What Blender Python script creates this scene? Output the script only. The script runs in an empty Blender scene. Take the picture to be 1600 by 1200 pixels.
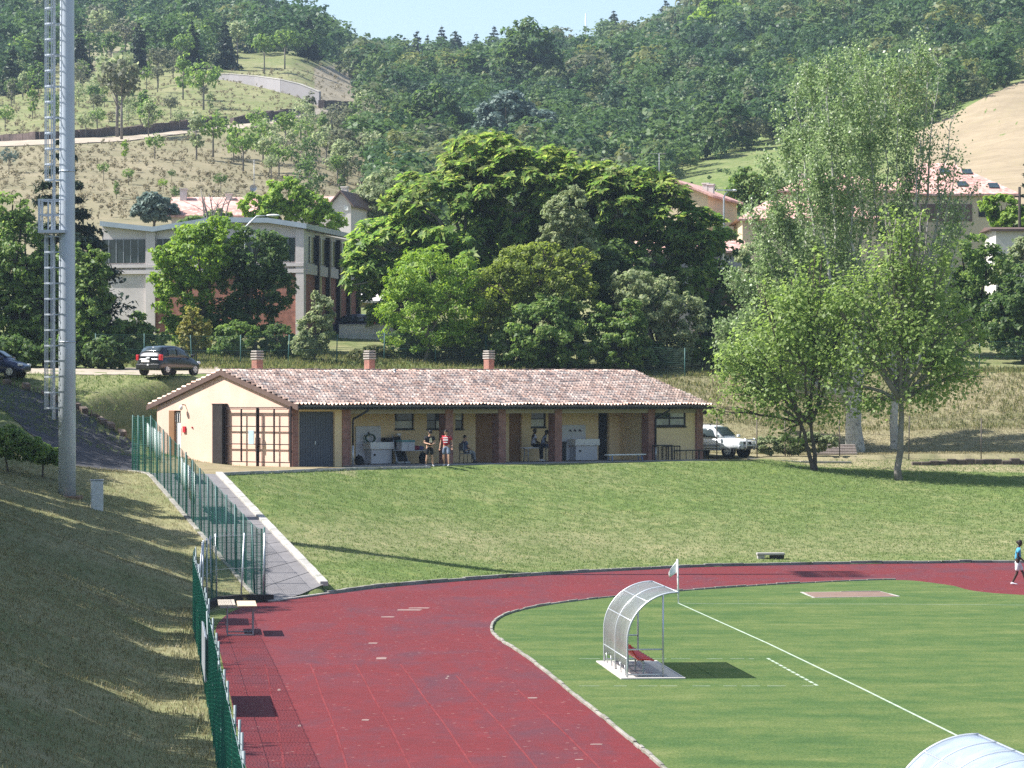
import bpy, bmesh, math, random
import numpy as np
from mathutils import Vector, Matrix
sc = bpy.context.scene
COL = sc.collection
R = math.radians
rng = np.random.default_rng(7)
random.seed(7)

# ---------------------------------------------------------------- camera frame
F, CH, HY = 4850.0, 6.8, 632.0          # focal length in photo pixels, eye height over the track, horizon row
def P(px, py, D):                       # the point a distance D ahead that lies on a line of sight
    return Vector(((px - 800) / F * D, D, CH - (py - HY) / F * D))
def flat(px, py, z=0.0):                # the same on a level plane
    D = F * (CH - z) / (py - HY)
    return ((px - 800) / F * D, D)

# ---------------------------------------------------------------- objects
def tag(o, label=None, cat=None, group=None, kind=None):
    if label: o['label'] = label
    if cat: o['category'] = cat
    if group: o['group'] = group
    if kind: o['kind'] = kind
    return o
def empty(name, loc, label, cat, rz=0.0, group=None):
    o = bpy.data.objects.new(name, None)
    COL.objects.link(o)
    o.location = loc
    o.rotation_euler = (0, 0, rz)
    o.empty_display_size = 0.2
    return tag(o, label, cat, group)
def link(name, me, parent=None, mats=()):
    o = bpy.data.objects.new(name, me)
    COL.objects.link(o)
    if parent is not None: o.parent = parent
    for m in mats:
        me.materials.append(m)
    return o
def mesh_np(name, V, Fq, mats, parent=None, smooth=False, mi=None, attr=None, uv=None):
    V = np.asarray(V, dtype=np.float32); Fq = np.asarray(Fq, dtype=np.int32)
    me = bpy.data.meshes.new(name)
    k = Fq.shape[1]
    me.vertices.add(len(V)); me.vertices.foreach_set('co', V.ravel())
    me.loops.add(Fq.size); me.loops.foreach_set('vertex_index', Fq.ravel())
    me.polygons.add(len(Fq))
    me.polygons.foreach_set('loop_start', np.arange(0, Fq.size, k, dtype=np.int32))
    if smooth: me.polygons.foreach_set('use_smooth', np.ones(len(Fq), dtype=bool))
    if mi is not None: me.polygons.foreach_set('material_index', np.asarray(mi, dtype=np.int32))
    if attr:
        for an, vals in attr.items():
            vals = np.asarray(vals, dtype=np.float32)
            if vals.ndim == 1:
                a = me.attributes.new(an, 'FLOAT', 'POINT'); a.data.foreach_set('value', vals)
            else:
                a = me.attributes.new(an, 'FLOAT_COLOR', 'POINT')
                c = np.ones((len(vals), 4), dtype=np.float32); c[:, :3] = vals
                a.data.foreach_set('color', c.ravel())
    if uv is not None:
        l = me.uv_layers.new(name='UVMap')
        l.data.foreach_set('uv', np.asarray(uv, dtype=np.float32)[Fq.ravel()].ravel())
    me.update(calc_edges=True); me.validate()
    if not isinstance(mats, (list, tuple)): mats = [mats]
    return link(name, me, parent, mats)

class MB:
    """collects boxes, bars, tubes and polygons; build() links them as ONE mesh object"""
    def __init__(s): s.v = []; s.f = []; s.m = []; s.sm = []
    def add(s, v, f, m=0, sm=False):
        o = len(s.v); s.v += [tuple(p) for p in v]
        for q in f: s.f.append([i + o for i in q]); s.m.append(m); s.sm.append(sm)
        return s
    def box(s, x0, x1, y0, y1, z0, z1, m=0):
        v = [(x0,y0,z0),(x1,y0,z0),(x1,y1,z0),(x0,y1,z0),(x0,y0,z1),(x1,y0,z1),(x1,y1,z1),(x0,y1,z1)]
        return s.add(v, [(0,3,2,1),(4,5,6,7),(0,1,5,4),(1,2,6,5),(2,3,7,6),(3,0,4,7)], m)
    def bar(s, a, b, w=.05, t=None, m=0, up=(0,0,1)):
        a = Vector(a); b = Vector(b); d = (b - a)
        if d.length < 1e-6: return s
        d.normalize(); u = Vector(up)
        if abs(d.dot(u)) > .97: u = Vector((0,1,0))
        x = d.cross(u).normalized(); y = x.cross(d).normalized(); t = w if t is None else t
        x *= w/2; y *= t/2
        v = [a-x-y, a+x-y, a+x+y, a-x+y, b-x-y, b+x-y, b+x+y, b-x+y]
        return s.add(v, [(0,1,2,3),(4,7,6,5),(0,4,5,1),(1,5,6,2),(2,6,7,3),(3,7,4,0)], m)
    def tube(s, pts, r, n=8, m=0, cap=True, sm=True):
        pts = [Vector(p) for p in pts]
        rr = [r]*len(pts) if isinstance(r, (int,float)) else list(r)
        vs = []; fs = []; px = None
        for i, p in enumerate(pts):
            d = (pts[min(i+1,len(pts)-1)] - pts[max(i-1,0)])
            if d.length < 1e-9: d = Vector((0,0,1))
            d.normalize()
            if px is None:
                u = Vector((0,0,1)) if abs(d.z) < .9 else Vector((1,0,0))
                px = d.cross(u).normalized()
            else:
                px = (px - d*px.dot(d)).normalized()
            py = d.cross(px)
            for k in range(n):
                a = 2*math.pi*k/n
                vs.append(p + (px*math.cos(a) + py*math.sin(a))*rr[i])
        for i in range(len(pts)-1):
            for k in range(n):
                fs.append((i*n+k, i*n+(k+1)%n, (i+1)*n+(k+1)%n, (i+1)*n+k))
        s.add(vs, fs, m, sm)
        if cap:
            o = len(s.v) - len(vs)
            s.f.append([o+k for k in range(n)][::-1]); s.m.append(m); s.sm.append(False)
            s.f.append([o+(len(pts)-1)*n+k for k in range(n)]); s.m.append(m); s.sm.append(False)
        return s
    def ball(s, c, r, m=0, n=10, k=6):
        c = Vector(c); r = (r,r,r) if isinstance(r,(int,float)) else r
        vs = []; fs = []
        for i in range(k+1):
            t = math.pi*i/k
            for j in range(n):
                a = 2*math.pi*j/n
                vs.append((c.x+r[0]*math.sin(t)*math.cos(a), c.y+r[1]*math.sin(t)*math.sin(a), c.z+r[2]*math.cos(t)))
        for i in range(k):
            for j in range(n):
                fs.append((i*n+j, (i+1)*n+j, (i+1)*n+(j+1)%n, i*n+(j+1)%n))
        return s.add(vs, fs, m, True)
    def quad(s, a, b, c, d, m=0): return s.add([a,b,c,d], [(0,1,2,3)], m)
    def prism(s, poly, ax, t0, t1, m=0):
        """poly of 2-D points extruded along axis ax ('x','y','z')"""
        n = len(poly)
        def pt(p, t):
            return {'x': (t,p[0],p[1]), 'y': (p[0],t,p[1]), 'z': (p[0],p[1],t)}[ax]
        v = [pt(p,t0) for p in poly] + [pt(p,t1) for p in poly]
        f = [tuple(range(n))[::-1], tuple(range(n,2*n))] + [(i,(i+1)%n,n+(i+1)%n,n+i) for i in range(n)]
        return s.add(v, f, m)
    def build(s, name, mats, parent=None, bevel=0, recalc=True, subsurf=0):
        me = bpy.data.meshes.new(name)
        me.from_pydata(s.v, [], s.f)
        me.polygons.foreach_set('material_index', s.m)
        me.polygons.foreach_set('use_smooth', s.sm)
        if recalc:
            bm = bmesh.new(); bm.from_mesh(me)
            bmesh.ops.recalc_face_normals(bm, faces=bm.faces)
            bm.to_mesh(me); bm.free()
        me.update()
        if not isinstance(mats, (list, tuple)): mats = [mats]
        o = link(name, me, parent, mats)
        if bevel:
            b = o.modifiers.new('bevel', 'BEVEL'); b.width = bevel; b.segments = 2; b.limit_method = 'ANGLE'
        if subsurf:
            b = o.modifiers.new('subsurf', 'SUBSURF'); b.levels = subsurf; b.render_levels = subsurf
        return o
def copy_tree(o, parent=None):
    c = o.copy(); COL.objects.link(c)
    if parent is not None: c.parent = parent
    for ch in o.children: copy_tree(ch, c)
    return c

# ---------------------------------------------------------------- materials
def nodes(name):
    m = bpy.data.materials.new(name); m.use_nodes = True
    nt = m.node_tree; nt.nodes.clear()
    out = nt.nodes.new('ShaderNodeOutputMaterial')
    return m, nt, out
def N(nt, t, **kw):
    n = nt.nodes.new(t)
    for k, v in kw.items():
        if k.startswith('i_'): n.inputs[k[2:].replace('_', ' ')].default_value = v
        else: setattr(n, k, v)
    return n
def c4(c): return (c[0], c[1], c[2], 1.0)
def L(nt, a, ao, b, bi): nt.links.new(a.outputs[ao], b.inputs[bi])
def ramp(nt, stops):
    r = nt.nodes.new('ShaderNodeValToRGB'); e = r.color_ramp.elements
    while len(e) > 1: e.remove(e[-1])
    e[0].position = stops[0][0]; e[0].color = c4(stops[0][1])
    for p, c in stops[1:]:
        k = e.new(p); k.color = c4(c)
    return r
def mixc(nt, fac, a, b, mode='MIX'):
    m = nt.nodes.new('ShaderNodeMix'); m.data_type = 'RGBA'; m.blend_type = mode
    for s, v in ((0, fac), (6, a), (7, b)):
        if isinstance(v, (int, float)): m.inputs[s].default_value = v
        elif isinstance(v, tuple): m.inputs[s].default_value = c4(v)
        else: nt.links.new(v, m.inputs[s])
    return m.outputs[2]
def noise(nt, vec, scale, detail=3, rough=.6, dist=0.0):
    n = N(nt, 'ShaderNodeTexNoise'); n.inputs['Scale'].default_value = scale
    n.inputs['Detail'].default_value = detail; n.inputs['Roughness'].default_value = rough
    n.inputs['Distortion'].default_value = dist
    if vec is not None: nt.links.new(vec, n.inputs['Vector'])
    return n.outputs['Fac']
def mathn(nt, op, a, b=0.0, clamp=False):
    n = nt.nodes.new('ShaderNodeMath'); n.operation = op; n.use_clamp = clamp
    for i, v in ((0, a), (1, b)):
        if isinstance(v, (int, float)): n.inputs[i].default_value = v
        else: nt.links.new(v, n.inputs[i])
    return n.outputs[0]
def pbr(nt, out, col, rough=.8, metal=0.0, spec=.3, bump=None, bstr=.3, bdist=.02):
    b = N(nt, 'ShaderNodeBsdfPrincipled')
    if isinstance(col, tuple): b.inputs['Base Color'].default_value = c4(col)
    else: nt.links.new(col, b.inputs['Base Color'])
    if isinstance(rough, (int, float)): b.inputs['Roughness'].default_value = rough
    else: nt.links.new(rough, b.inputs['Roughness'])
    b.inputs['Metallic'].default_value = metal
    b.inputs['Specular IOR Level'].default_value = spec
    if bump is not None:
        bp = N(nt, 'ShaderNodeBump'); bp.inputs['Strength'].default_value = bstr; bp.inputs['Distance'].default_value = bdist
        nt.links.new(bump, bp.inputs['Height']); nt.links.new(bp.outputs[0], b.inputs['Normal'])
    nt.links.new(b.outputs[0], out.inputs[0])
    return b
def coords(nt, world=False):
    if world: return N(nt, 'ShaderNodeNewGeometry').outputs['Position']
    return N(nt, 'ShaderNodeTexCoord').outputs['Object']
def mat(name, col, rough=.7, var=.18, scale=6.0, metal=0.0, spec=.3, bump=.15, world=False, dirt=None):
    """plain weathered surface: one colour broken up by two sizes of noise"""
    m, nt, out = nodes(name); v = coords(nt, world)
    n1 = noise(nt, v, scale, 4); n2 = noise(nt, v, scale*.17, 3)
    s = mathn(nt, 'ADD', mathn(nt, 'MULTIPLY', n1, .5), mathn(nt, 'MULTIPLY', n2, .5))
    lo = tuple(c*(1-var*1.6) for c in col); hi = tuple(min(1,c*(1+var*1.6)) for c in col)
    r = ramp(nt, [(.3, lo), (.7, hi)]); nt.links.new(s, r.inputs[0])
    c = r.outputs[0]
    if dirt:
        n3 = noise(nt, v, scale*.5, 5, .7)
        rr = ramp(nt, [(.52, (0,0,0)), (.7, (1,1,1))]); nt.links.new(n3, rr.inputs[0])
        c = mixc(nt, mathn(nt, 'MULTIPLY', rr.outputs[0], dirt[1]), c, dirt[0])
    pbr(nt, out, c, rough, metal, spec, n1, bump)
    return m
def glass_mat(name, col=(.02,.03,.035), rough=.08):
    m, nt, out = nodes(name); v = coords(nt)
    n1 = noise(nt, v, 1.5, 2)
    r = ramp(nt, [(.3, tuple(c*.7 for c in col)), (.7, tuple(c*1.4 for c in col))]); nt.links.new(n1, r.inputs[0])
    pbr(nt, out, r.outputs[0], rough, 0, .6)
    return m
def leaf_mat(name, stops, trans=.42, rough=.5, spec=.25, tone=None, tcol=None):
    """leaves: every leaf its own shade of the species' greens, light passing through"""
    m, nt, out = nodes(name)
    g = N(nt, 'ShaderNodeNewGeometry')
    r = ramp(nt, stops); nt.links.new(g.outputs['Random Per Island'], r.inputs[0])
    c = r.outputs[0]
    if tone:
        a = N(nt, 'ShaderNodeAttribute', attribute_name='tone')
        t = ramp(nt, tone); nt.links.new(a.outputs['Fac'], t.inputs[0])
        c = mixc(nt, .75, c, t.outputs[0])
    b = N(nt, 'ShaderNodeBsdfPrincipled'); nt.links.new(c, b.inputs['Base Color'])
    b.inputs['Roughness'].default_value = rough; b.inputs['Specular IOR Level'].default_value = spec
    tr = N(nt, 'ShaderNodeBsdfTranslucent')
    hs = N(nt, 'ShaderNodeHueSaturation'); hs.inputs['Hue'].default_value = .497; hs.inputs['Saturation'].default_value = 1.1
    hs.inputs['Value'].default_value = 1.7; nt.links.new(c, hs.inputs['Color']); nt.links.new(hs.outputs[0], tr.inputs[0])
    mx = N(nt, 'ShaderNodeMixShader'); mx.inputs[0].default_value = trans
    nt.links.new(b.outputs[0], mx.inputs[1]); nt.links.new(tr.outputs[0], mx.inputs[2]); nt.links.new(mx.outputs[0], out.inputs[0])
    return m
def brick_mat(name, c1, c2, mortar, scale=1.0, bw=.25, bh=.065):
    m, nt, out = nodes(name); v = coords(nt)
    # brick pattern wrapped round: use x+y for the run, z for the courses
    sp = N(nt, 'ShaderNodeSeparateXYZ'); nt.links.new(v, sp.inputs[0])
    cb = N(nt, 'ShaderNodeCombineXYZ')
    nt.links.new(mathn(nt, 'ADD', sp.outputs[0], sp.outputs[1]), cb.inputs[0]); nt.links.new(sp.outputs[2], cb.inputs[1])
    b = N(nt, 'ShaderNodeTexBrick'); nt.links.new(cb.outputs[0], b.inputs['Vector'])
    b.inputs['Color1'].default_value = c4(c1); b.inputs['Color2'].default_value = c4(c2); b.inputs['Mortar'].default_value = c4(mortar)
    b.inputs['Scale'].default_value = scale; b.inputs['Brick Width'].default_value = bw; b.inputs['Row Height'].default_value = bh
    b.inputs['Mortar Size'].default_value = .008
    n1 = noise(nt, v, 3, 4)
    rr = ramp(nt, [(.3, (.7,.7,.7)), (.7, (1.25,1.2,1.2))]); nt.links.new(n1, rr.inputs[0])
    c = mixc(nt, 1.0, b.outputs['Color'], rr.outputs[0], 'MULTIPLY')
    pbr(nt, out, c, .85, 0, .2, b.outputs['Fac'], -.3, .01)
    return m
M = {}
HAZE = 0.00014
DENOISE = False
EXPO = 1.15
# ---------------------------------------------------------------- the lie of the land
def smooth(a, b, x):
    t = np.clip((x - a) / (b - a), 0, 1); return t*t*(3-2*t)
def poly_dist(X, Y, pl):
    d = np.full(X.shape, 1e9)
    for (x0,y0),(x1,y1) in zip(pl[:-1], pl[1:]):
        dx, dy = x1-x0, y1-y0; L2 = dx*dx+dy*dy+1e-12
        t = np.clip(((X-x0)*dx+(Y-y0)*dy)/L2, 0, 1)
        d = np.minimum(d, np.hypot(X-x0-t*dx, Y-y0-t*dy))
    return d
def inpoly(X, Y, pl):
    c = np.zeros(X.shape, dtype=bool); n = len(pl)
    for i in range(n):
        x0,y0 = pl[i]; x1,y1 = pl[(i+1)%n]
        if y0 == y1: continue
        k = ((y0 > Y) != (y1 > Y)) & (X < (x1-x0)*(Y-y0)/(y1-y0)+x0)
        c ^= k
    return c
def spline(pts, n=8):
    """Catmull-Rom through 2-D points"""
    out = []; p = [pts[0]] + list(pts) + [pts[-1]]
    for i in range(1, len(p)-2):
        a, b, c, d = (np.array(q, float) for q in p[i-1:i+3])
        for k in range(n):
            t = k/n
            out.append(tuple(.5*((2*b)+(-a+c)*t+(2*a-5*b+4*c-d)*t*t+(-a+3*b-3*c+d)*t**3)))
    out.append(tuple(map(float, pts[-1])))
    return out
OUT = spline([(-.1,14),(-2.4,36)] + [flat(*q) for q in ((385,1200),(358,1080),(342,1010),(338,980),(358,958),(395,944),(425,938),(510,928),(600,917),(750,905),(900,895),(1000,890),(1100,885.5),(1300,881.5),(1450,880),(1600,879))] + [(38,132),(56,124),(70,108),(76,88),(76,14)], 6)
INN = spline([(6.3,14),(4.7,36)] + [flat(*q) for q in ((1035,1200),(1000,1170),(950,1128),(900,1089),(860,1056),(815,1022),(782,1001),(768,985),(776,969),(803,957),(860,945),(950,934),(1050,925),(1150,918),(1250,912),(1400,906.5),(1480,914),(1600,930))] + [(30,104),(45,88),(52,70),(52,14)], 6)
A0 = np.array([(455-800)/F*146, 146.0]); ANG = R(43.6)
E1 = np.array([math.cos(ANG), math.sin(ANG)]); E2 = np.array([-math.sin(ANG), math.cos(ANG)])
LEN, WID = 28.4, 10.4
def bpos(u, v): return tuple(A0 + u*E1 + v*E2)
TOP = [(-12.6,133.5),(-10.0,139.1),(-7.3,144.8), bpos(15,-3.1), bpos(29,-2.9),(15,168),(24,171),(36,173),(60,176),(120,182)]
FEN1 = [(0.0,10),(-2.9,35),(-5.5,58),(-10.3,100.6)]
FEN2 = [(-10.3,100.6),(-8.5,107.6),(-17.0,139.0)]
FL = FEN1 + FEN2[1:]
KERB = [(-6.75,111.6),(-12.6,133.5)]
DK = [140,148,155,160,168,175,182,190,200,240,300,360,430,500,600,700,850,1000,1300]
TZ = [  # height over the track, columns of sight left to right
 (-600,[5.2,6.5,7.7,8.5,8.8,9.0,9.4,10.1]),(0,[5.0,6.5,7.7,8.4,8.6,8.9,9.4,10.1]),(100,[4.1,5.5,7.2,8.3,8.5,8.8,9.3,10.0]),
 (200,[3.8,4.6,7.4,8.3,8.4,8.7,9.2,9.9]),(300,[3.8,4.4,7.6,8.3,8.4,8.6,9.1,9.8]),(450,[3.8,3.8,3.9,4.5,7.0,8.4,8.9,9.6]),
 (700,[3.8,3.8,3.8,3.85,4.0,5.0,7.9,9.1]),(1000,[3.8,3.8,3.8,3.85,3.9,4.2,6.3,8.5]),(1150,[3.8,3.8,3.8,3.85,3.95,4.15,5.8,8.4]),
 (1300,[3.8,3.8,3.8,3.85,3.95,4.05,5.3,8.5]),(1600,[3.8,3.8,3.8,3.85,3.95,4.1,5.5,8.7]),(2200,[3.8,3.8,3.8,3.85,3.95,4.1,5.5,8.7])]
TY = {  # beyond: the row on which the ground would be seen
 -600:[520,430,335,255,205,160,105,50,-40,-100,-120], 0:[520,430,335,260,210,165,110,55,-30,-80,-90], 100:[522,430,335,262,206,158,108,58,-20,-65,-75],
 200:[525,430,335,268,203,150,105,60,-10,-50,-55], 300:[528,432,337,272,200,148,98,60,20,5,5], 450:[530,440,342,285,205,150,98,78,60,56,60],
 700:[540,458,380,330,270,220,168,134,116,112,120], 1000:[553,470,395,345,285,225,165,118,84,76,86],
 1150:[560,470,385,320,258,200,135,75,18,-8,-5], 1300:[566,470,375,300,240,180,110,50,-20,-60,-60], 1600:[566,460,330,250,180,120,60,10,-60,-100,-100],
 2200:[566,450,310,230,160,100,40,-10,-80,-120,-120]}
TY[580] = [536,448,358,308,246,196,150,124,114,114,120]
def _tab():
    cols = [c for c, _ in TZ]; cols = sorted(set(cols + list(TY)))
    tz = dict(TZ); T = np.zeros((len(cols), len(DK)))
    for j in range(8):
        T[:, j] = np.interp(cols, [c for c,_ in TZ], [r[j] for _,r in TZ])
    ks = sorted(TY)
    for j in range(8, len(DK)):
        y = np.interp(cols, ks, [TY[k][j-8] for k in ks])
        T[:, j] = CH + (HY - y) * DK[j] / F
    return np.array(cols, float), T
TCOL, TT = _tab()
def htab(px, D):
    px = np.clip(px, TCOL[0], TCOL[-1]-1e-6); D = np.clip(D, DK[0], DK[-1]-1e-6)
    dk = np.array(DK, float)
    i = np.clip(np.searchsorted(TCOL, px, side='right')-1, 0, len(TCOL)-2); j = np.clip(np.searchsorted(dk, D, side='right')-1, 0, len(DK)-2)
    a = (px-TCOL[i])/(TCOL[i+1]-TCOL[i]); b = (D-dk[j])/(dk[j+1]-dk[j])
    a = a*a*(3-2*a)*.6 + a*.4
    return (TT[i,j]*(1-a)+TT[i+1,j]*a)*(1-b) + (TT[i,j+1]*(1-a)+TT[i+1,j+1]*a)*b
OUTP = OUT + [(0,14)]
BANKP = OUT[[i for i,p in enumerate(OUT) if p[1] > 111.0 and p[0] < 0][0]:] + [(120,14),(120,182)] + TOP[::-1]
LEFTP = FL + [(-17.2,141),(-30,143),(-400,150),(-400,-50),(0,-50)]
PATHP = [(-8.5,107.6),KERB[0],KERB[1],(-14,138),(-17,139)]
def base_ramp(Y): return 3.8*np.clip((Y-109.5)/24.0, 0, 1)
def rect_dist(X, Y):
    u = (X-A0[0])*E1[0]+(Y-A0[1])*E1[1]; v = (X-A0[0])*E2[0]+(Y-A0[1])*E2[1]
    return np.hypot(np.maximum(np.maximum(-u, u-LEN), 0), np.maximum(np.maximum(-v, v-WID), 0))
def fbm(X, Y, s, seed=0):
    r = np.random.default_rng(seed); z = np.zeros(np.shape(X))
    for k in range(5):
        a = r.uniform(0, 6.28, 3); f = (1.9**k)/s
        z = z + (np.sin(X*f*math.cos(a[0])+Y*f*math.sin(a[0])+a[1])*np.sin(Y*f*math.cos(a[0]+1)-X*f*math.sin(a[0]+1)*1.3+a[2]))/(1.6**k)
    return z
def H(X, Y):
    X = np.asarray(X, float); Y = np.asarray(Y, float); shp = X.shape
    X = X.ravel(); Y = Y.ravel(); Ys = np.maximum(Y, 1.0)
    px = 800+F*X/Ys
    z = htab(px, Y)
    rd = rect_dist(X, Y); w = smooth(1.2, 3.8, rd)
    z = np.where(Y < 200, 3.83*(1-w)+z*w, z)
    z = z + np.where(Y > 230, fbm(X, Y, 22, 3)*np.clip((Y-230)/400, 0, 1)*.9, 0) + fbm(X, Y, 3.0, 5)*.05*(rd > 2)
    z = np.where(Y < 133.5, base_ramp(Y)-.02, z)
    bk = inpoly(X, Y, BANKP)
    d1 = poly_dist(X, Y, OUT); d2 = poly_dist(X, Y, TOP); t = d1/(d1+d2+1e-9)
    z = np.where(bk, 3.80*t**1.3 + fbm(X, Y, 2.5, 9)*.05*np.clip(d1/4,0,1)*np.clip(d2/2,0,1), z)
    pa = inpoly(X, Y, PATHP); z = np.where(pa, base_ramp(Y)-.03, z)
    lf = inpoly(X, Y, LEFTP)
    d = poly_dist(X, Y, FL); k = np.interp(Y, [0,100,124,140], [1,1,.6,.12])
    rise = .10*np.minimum(d, 1.2) + .42*np.clip(d-1.2, 0, 13) + .12*np.clip(d-14.2, 0, 60)
    zl = base_ramp(Y) + k*rise + fbm(X, Y, 1.6, 11)*.035*np.clip(d, 0, 1)
    wl = smooth(131, 143, Y)
    z = np.where(lf, zl*(1-wl)+htab(px, Y)*wl, z)
    z = np.where(inpoly(X, Y, OUTP), -.03, z)
    return z.reshape(shp)
def hz(x, y): return float(H(np.array([x]), np.array([y]))[0])
def G(px, D, dz=0.0):
    """ground point in the line of sight px at distance D"""
    x = (px-800)/F*D
    return Vector((x, D, hz(x, D)+dz))
def ground_at(px, py, D0=176.0, D1=1000.0):
    """first ground point seen at a pixel"""
    Ds = np.linspace(D0, D1, 1600); X = (px-800)/F*Ds
    y = HY + (CH - H(X, Ds))*F/Ds
    i = np.argmax(y <= py)
    if y[i] > py: i = np.argmin(y)
    return Vector((X[i], Ds[i], float(CH-(y[i]-HY)*Ds[i]/F)))
# ---------------------------------------------------------------- ground materials
def grass_mat(name, green, dry, earth, mown=None, fine=14.0):
    m, nt, out = nodes(name); v = coords(nt, True)
    a = N(nt, 'ShaderNodeAttribute', attribute_name='zone')
    sp = N(nt, 'ShaderNodeSeparateColor'); nt.links.new(a.outputs['Color'], sp.inputs[0])
    nf = noise(nt, v, fine, 4, .7); nm = noise(nt, v, 1.3, 4, .65, .3); nl = noise(nt, v, .16, 4, .6); nx = noise(nt, v, fine*3.3, 2, .6)
    s = mathn(nt, 'ADD', mathn(nt, 'MULTIPLY', nf, .45), mathn(nt, 'MULTIPLY', nm, .55))
    rg = ramp(nt, [(.32, tuple(c*.55 for c in green)), (.5, green), (.68, (green[0]*1.7, green[1]*1.35, green[2]*1.25))]); nt.links.new(s, rg.inputs[0])
    s2 = mathn(nt, 'ADD', mathn(nt, 'MULTIPLY', nf, .6), mathn(nt, 'MULTIPLY', nl, .4))
    rd = ramp(nt, [(.34, tuple(c*.6 for c in dry)), (.52, dry), (.66, tuple(c*1.3 for c in dry))]); nt.links.new(s2, rd.inputs[0])
    re = ramp(nt, [(.35, tuple(c*.7 for c in earth)), (.65, tuple(c*1.2 for c in earth))]); nt.links.new(nm, re.inputs[0])
    # how dry: zone value pushed about by noise, so patches have ragged edges
    k = mathn(nt, 'ADD', sp.outputs[0], mathn(nt, 'MULTIPLY', mathn(nt, 'SUBTRACT', mathn(nt, 'ADD', mathn(nt, 'MULTIPLY', nm, .5), mathn(nt, 'MULTIPLY', nl, .5)), .5), 1.9))
    k = mathn(nt, 'ADD', k, mathn(nt, 'MULTIPLY', mathn(nt, 'SUBTRACT', nx, .5), .9), True)
    c = mixc(nt, k, rg.outputs[0], rd.outputs[0])
    k2 = mathn(nt, 'MULTIPLY', mathn(nt, 'SUBTRACT', mathn(nt, 'ADD', sp.outputs[1], mathn(nt, 'MULTIPLY', mathn(nt, 'SUBTRACT', nm, .5), .8)), .3), 2.5, True)
    c = mixc(nt, k2, c, re.outputs[0])
    hz_ = ramp(nt, [(.3, (.13,.125,.075)), (.5, (.20,.175,.115)), (.7, (.27,.23,.16))]); nt.links.new(s2, hz_.inputs[0])
    c = mixc(nt, mathn(nt, 'MULTIPLY', sp.outputs[2], mathn(nt, 'ADD', .35, mathn(nt, 'MULTIPLY', nm, .9)), True), c, hz_.outputs[0])
    pbr(nt, out, c, .95, 0, .02, s, .55, .06)
    return m
M['ground'] = grass_mat('meadow_ground', (.115,.165,.052), (.30,.255,.155), (.30,.26,.19))
def pitch_mat():
    m, nt, out = nodes('pitch_grass'); v = coords(nt, True)
    mp = N(nt, 'ShaderNodeMapping'); mp.inputs['Rotation'].default_value = (0,0,R(5)); mp.inputs['Scale'].default_value = (.22,.5,1); nt.links.new(v, mp.inputs[0])
    nl = noise(nt, mp.outputs[0], 1.0, 4, .65, .6); nf = noise(nt, v, 16, 4, .75); nm = noise(nt, v, 1.1, 4, .6)
    mp2 = N(nt, 'ShaderNodeMapping'); mp2.inputs['Scale'].default_value = (1.0,.35,1); nt.links.new(v, mp2.inputs[0])
    na = noise(nt, mp2.outputs[0], 2.2, 3, .7)
    s = mathn(nt, 'ADD', mathn(nt, 'MULTIPLY', nl, .42), mathn(nt, 'ADD', mathn(nt, 'MULTIPLY', nm, .22), mathn(nt, 'ADD', mathn(nt, 'MULTIPLY', nf, .24), mathn(nt, 'MULTIPLY', na, .14))))
    r = ramp(nt, [(.36, (.047,.090,.034)), (.46, (.068,.115,.040)), (.56, (.105,.142,.050)), (.68, (.165,.185,.078))]); nt.links.new(s, r.inputs[0])
    f2 = ramp(nt, [(.3, (.62,.66,.6)), (.5, (1,1,1)), (.72, (1.35,1.3,1.2))]); nt.links.new(nf, f2.inputs[0])
    pbr(nt, out, mixc(nt, 1.0, r.outputs[0], f2.outputs[0], 'MULTIPLY'), .95, 0, .02, nf, .5, .04); return m
M['pitch'] = pitch_mat()
def track_mat():
    m, nt, out = nodes('red_track'); v = coords(nt, True)
    n1 = noise(nt, v, .16, 5, .68, .6); n2 = noise(nt, v, 2.2, 5, .7); n3 = noise(nt, v, 38, 2, .6)
    mp = N(nt, 'ShaderNodeMapping'); mp.inputs['Scale'].default_value = (.5,.10,1); nt.links.new(v, mp.inputs[0])
    n4 = noise(nt, mp.outputs[0], 1.3, 5, .7, 1.0)
    r = ramp(nt, [(.3, (.098,.0135,.0155)), (.5, (.136,.0160,.0175)), (.7, (.185,.022,.0225))]); nt.links.new(mathn(nt, 'ADD', mathn(nt, 'MULTIPLY', n1, .5), mathn(nt, 'MULTIPLY', n2, .5)), r.inputs[0])
    w = ramp(nt, [(.50, (0,0,0)), (.66, (1,1,1))]); nt.links.new(mathn(nt, 'ADD', mathn(nt, 'MULTIPLY', n1, .62), mathn(nt, 'MULTIPLY', n4, .45)), w.inputs[0])
    c = mixc(nt, mathn(nt, 'MULTIPLY', w.outputs[0], .72), r.outputs[0], (.072,.026,.036))
    vo = N(nt, 'ShaderNodeTexVoronoi'); vo.inputs['Scale'].default_value = 2.3; nt.links.new(v, vo.inputs['Vector'])
    sp = ramp(nt, [(.07, (1,1,1)), (.12, (0,0,0))]); nt.links.new(vo.outputs['Distance'], sp.inputs[0])
    c = mixc(nt, mathn(nt, 'MULTIPLY', sp.outputs[0], mathn(nt, 'MULTIPLY', n2, .9)), c, (.34,.22,.19))
    g = ramp(nt, [(.35, (.75,.75,.75)), (.65, (1.25,1.25,1.25))]); nt.links.new(n3, g.inputs[0])
    c = mixc(nt, 1.0, c, g.outputs[0], 'MULTIPLY')
    pbr(nt, out, c, .8, 0, .25, n3, .35, .01); return m
M['track'] = track_mat()
M['asphalt'] = mat('asphalt', (.042,.042,.047), .9, .25, 5, bump=.3, world=True)
M['path'] = mat('path_concrete', (.175,.165,.165), .9, .14, 3, world=True, dirt=((.11,.10,.10), .5))
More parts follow.
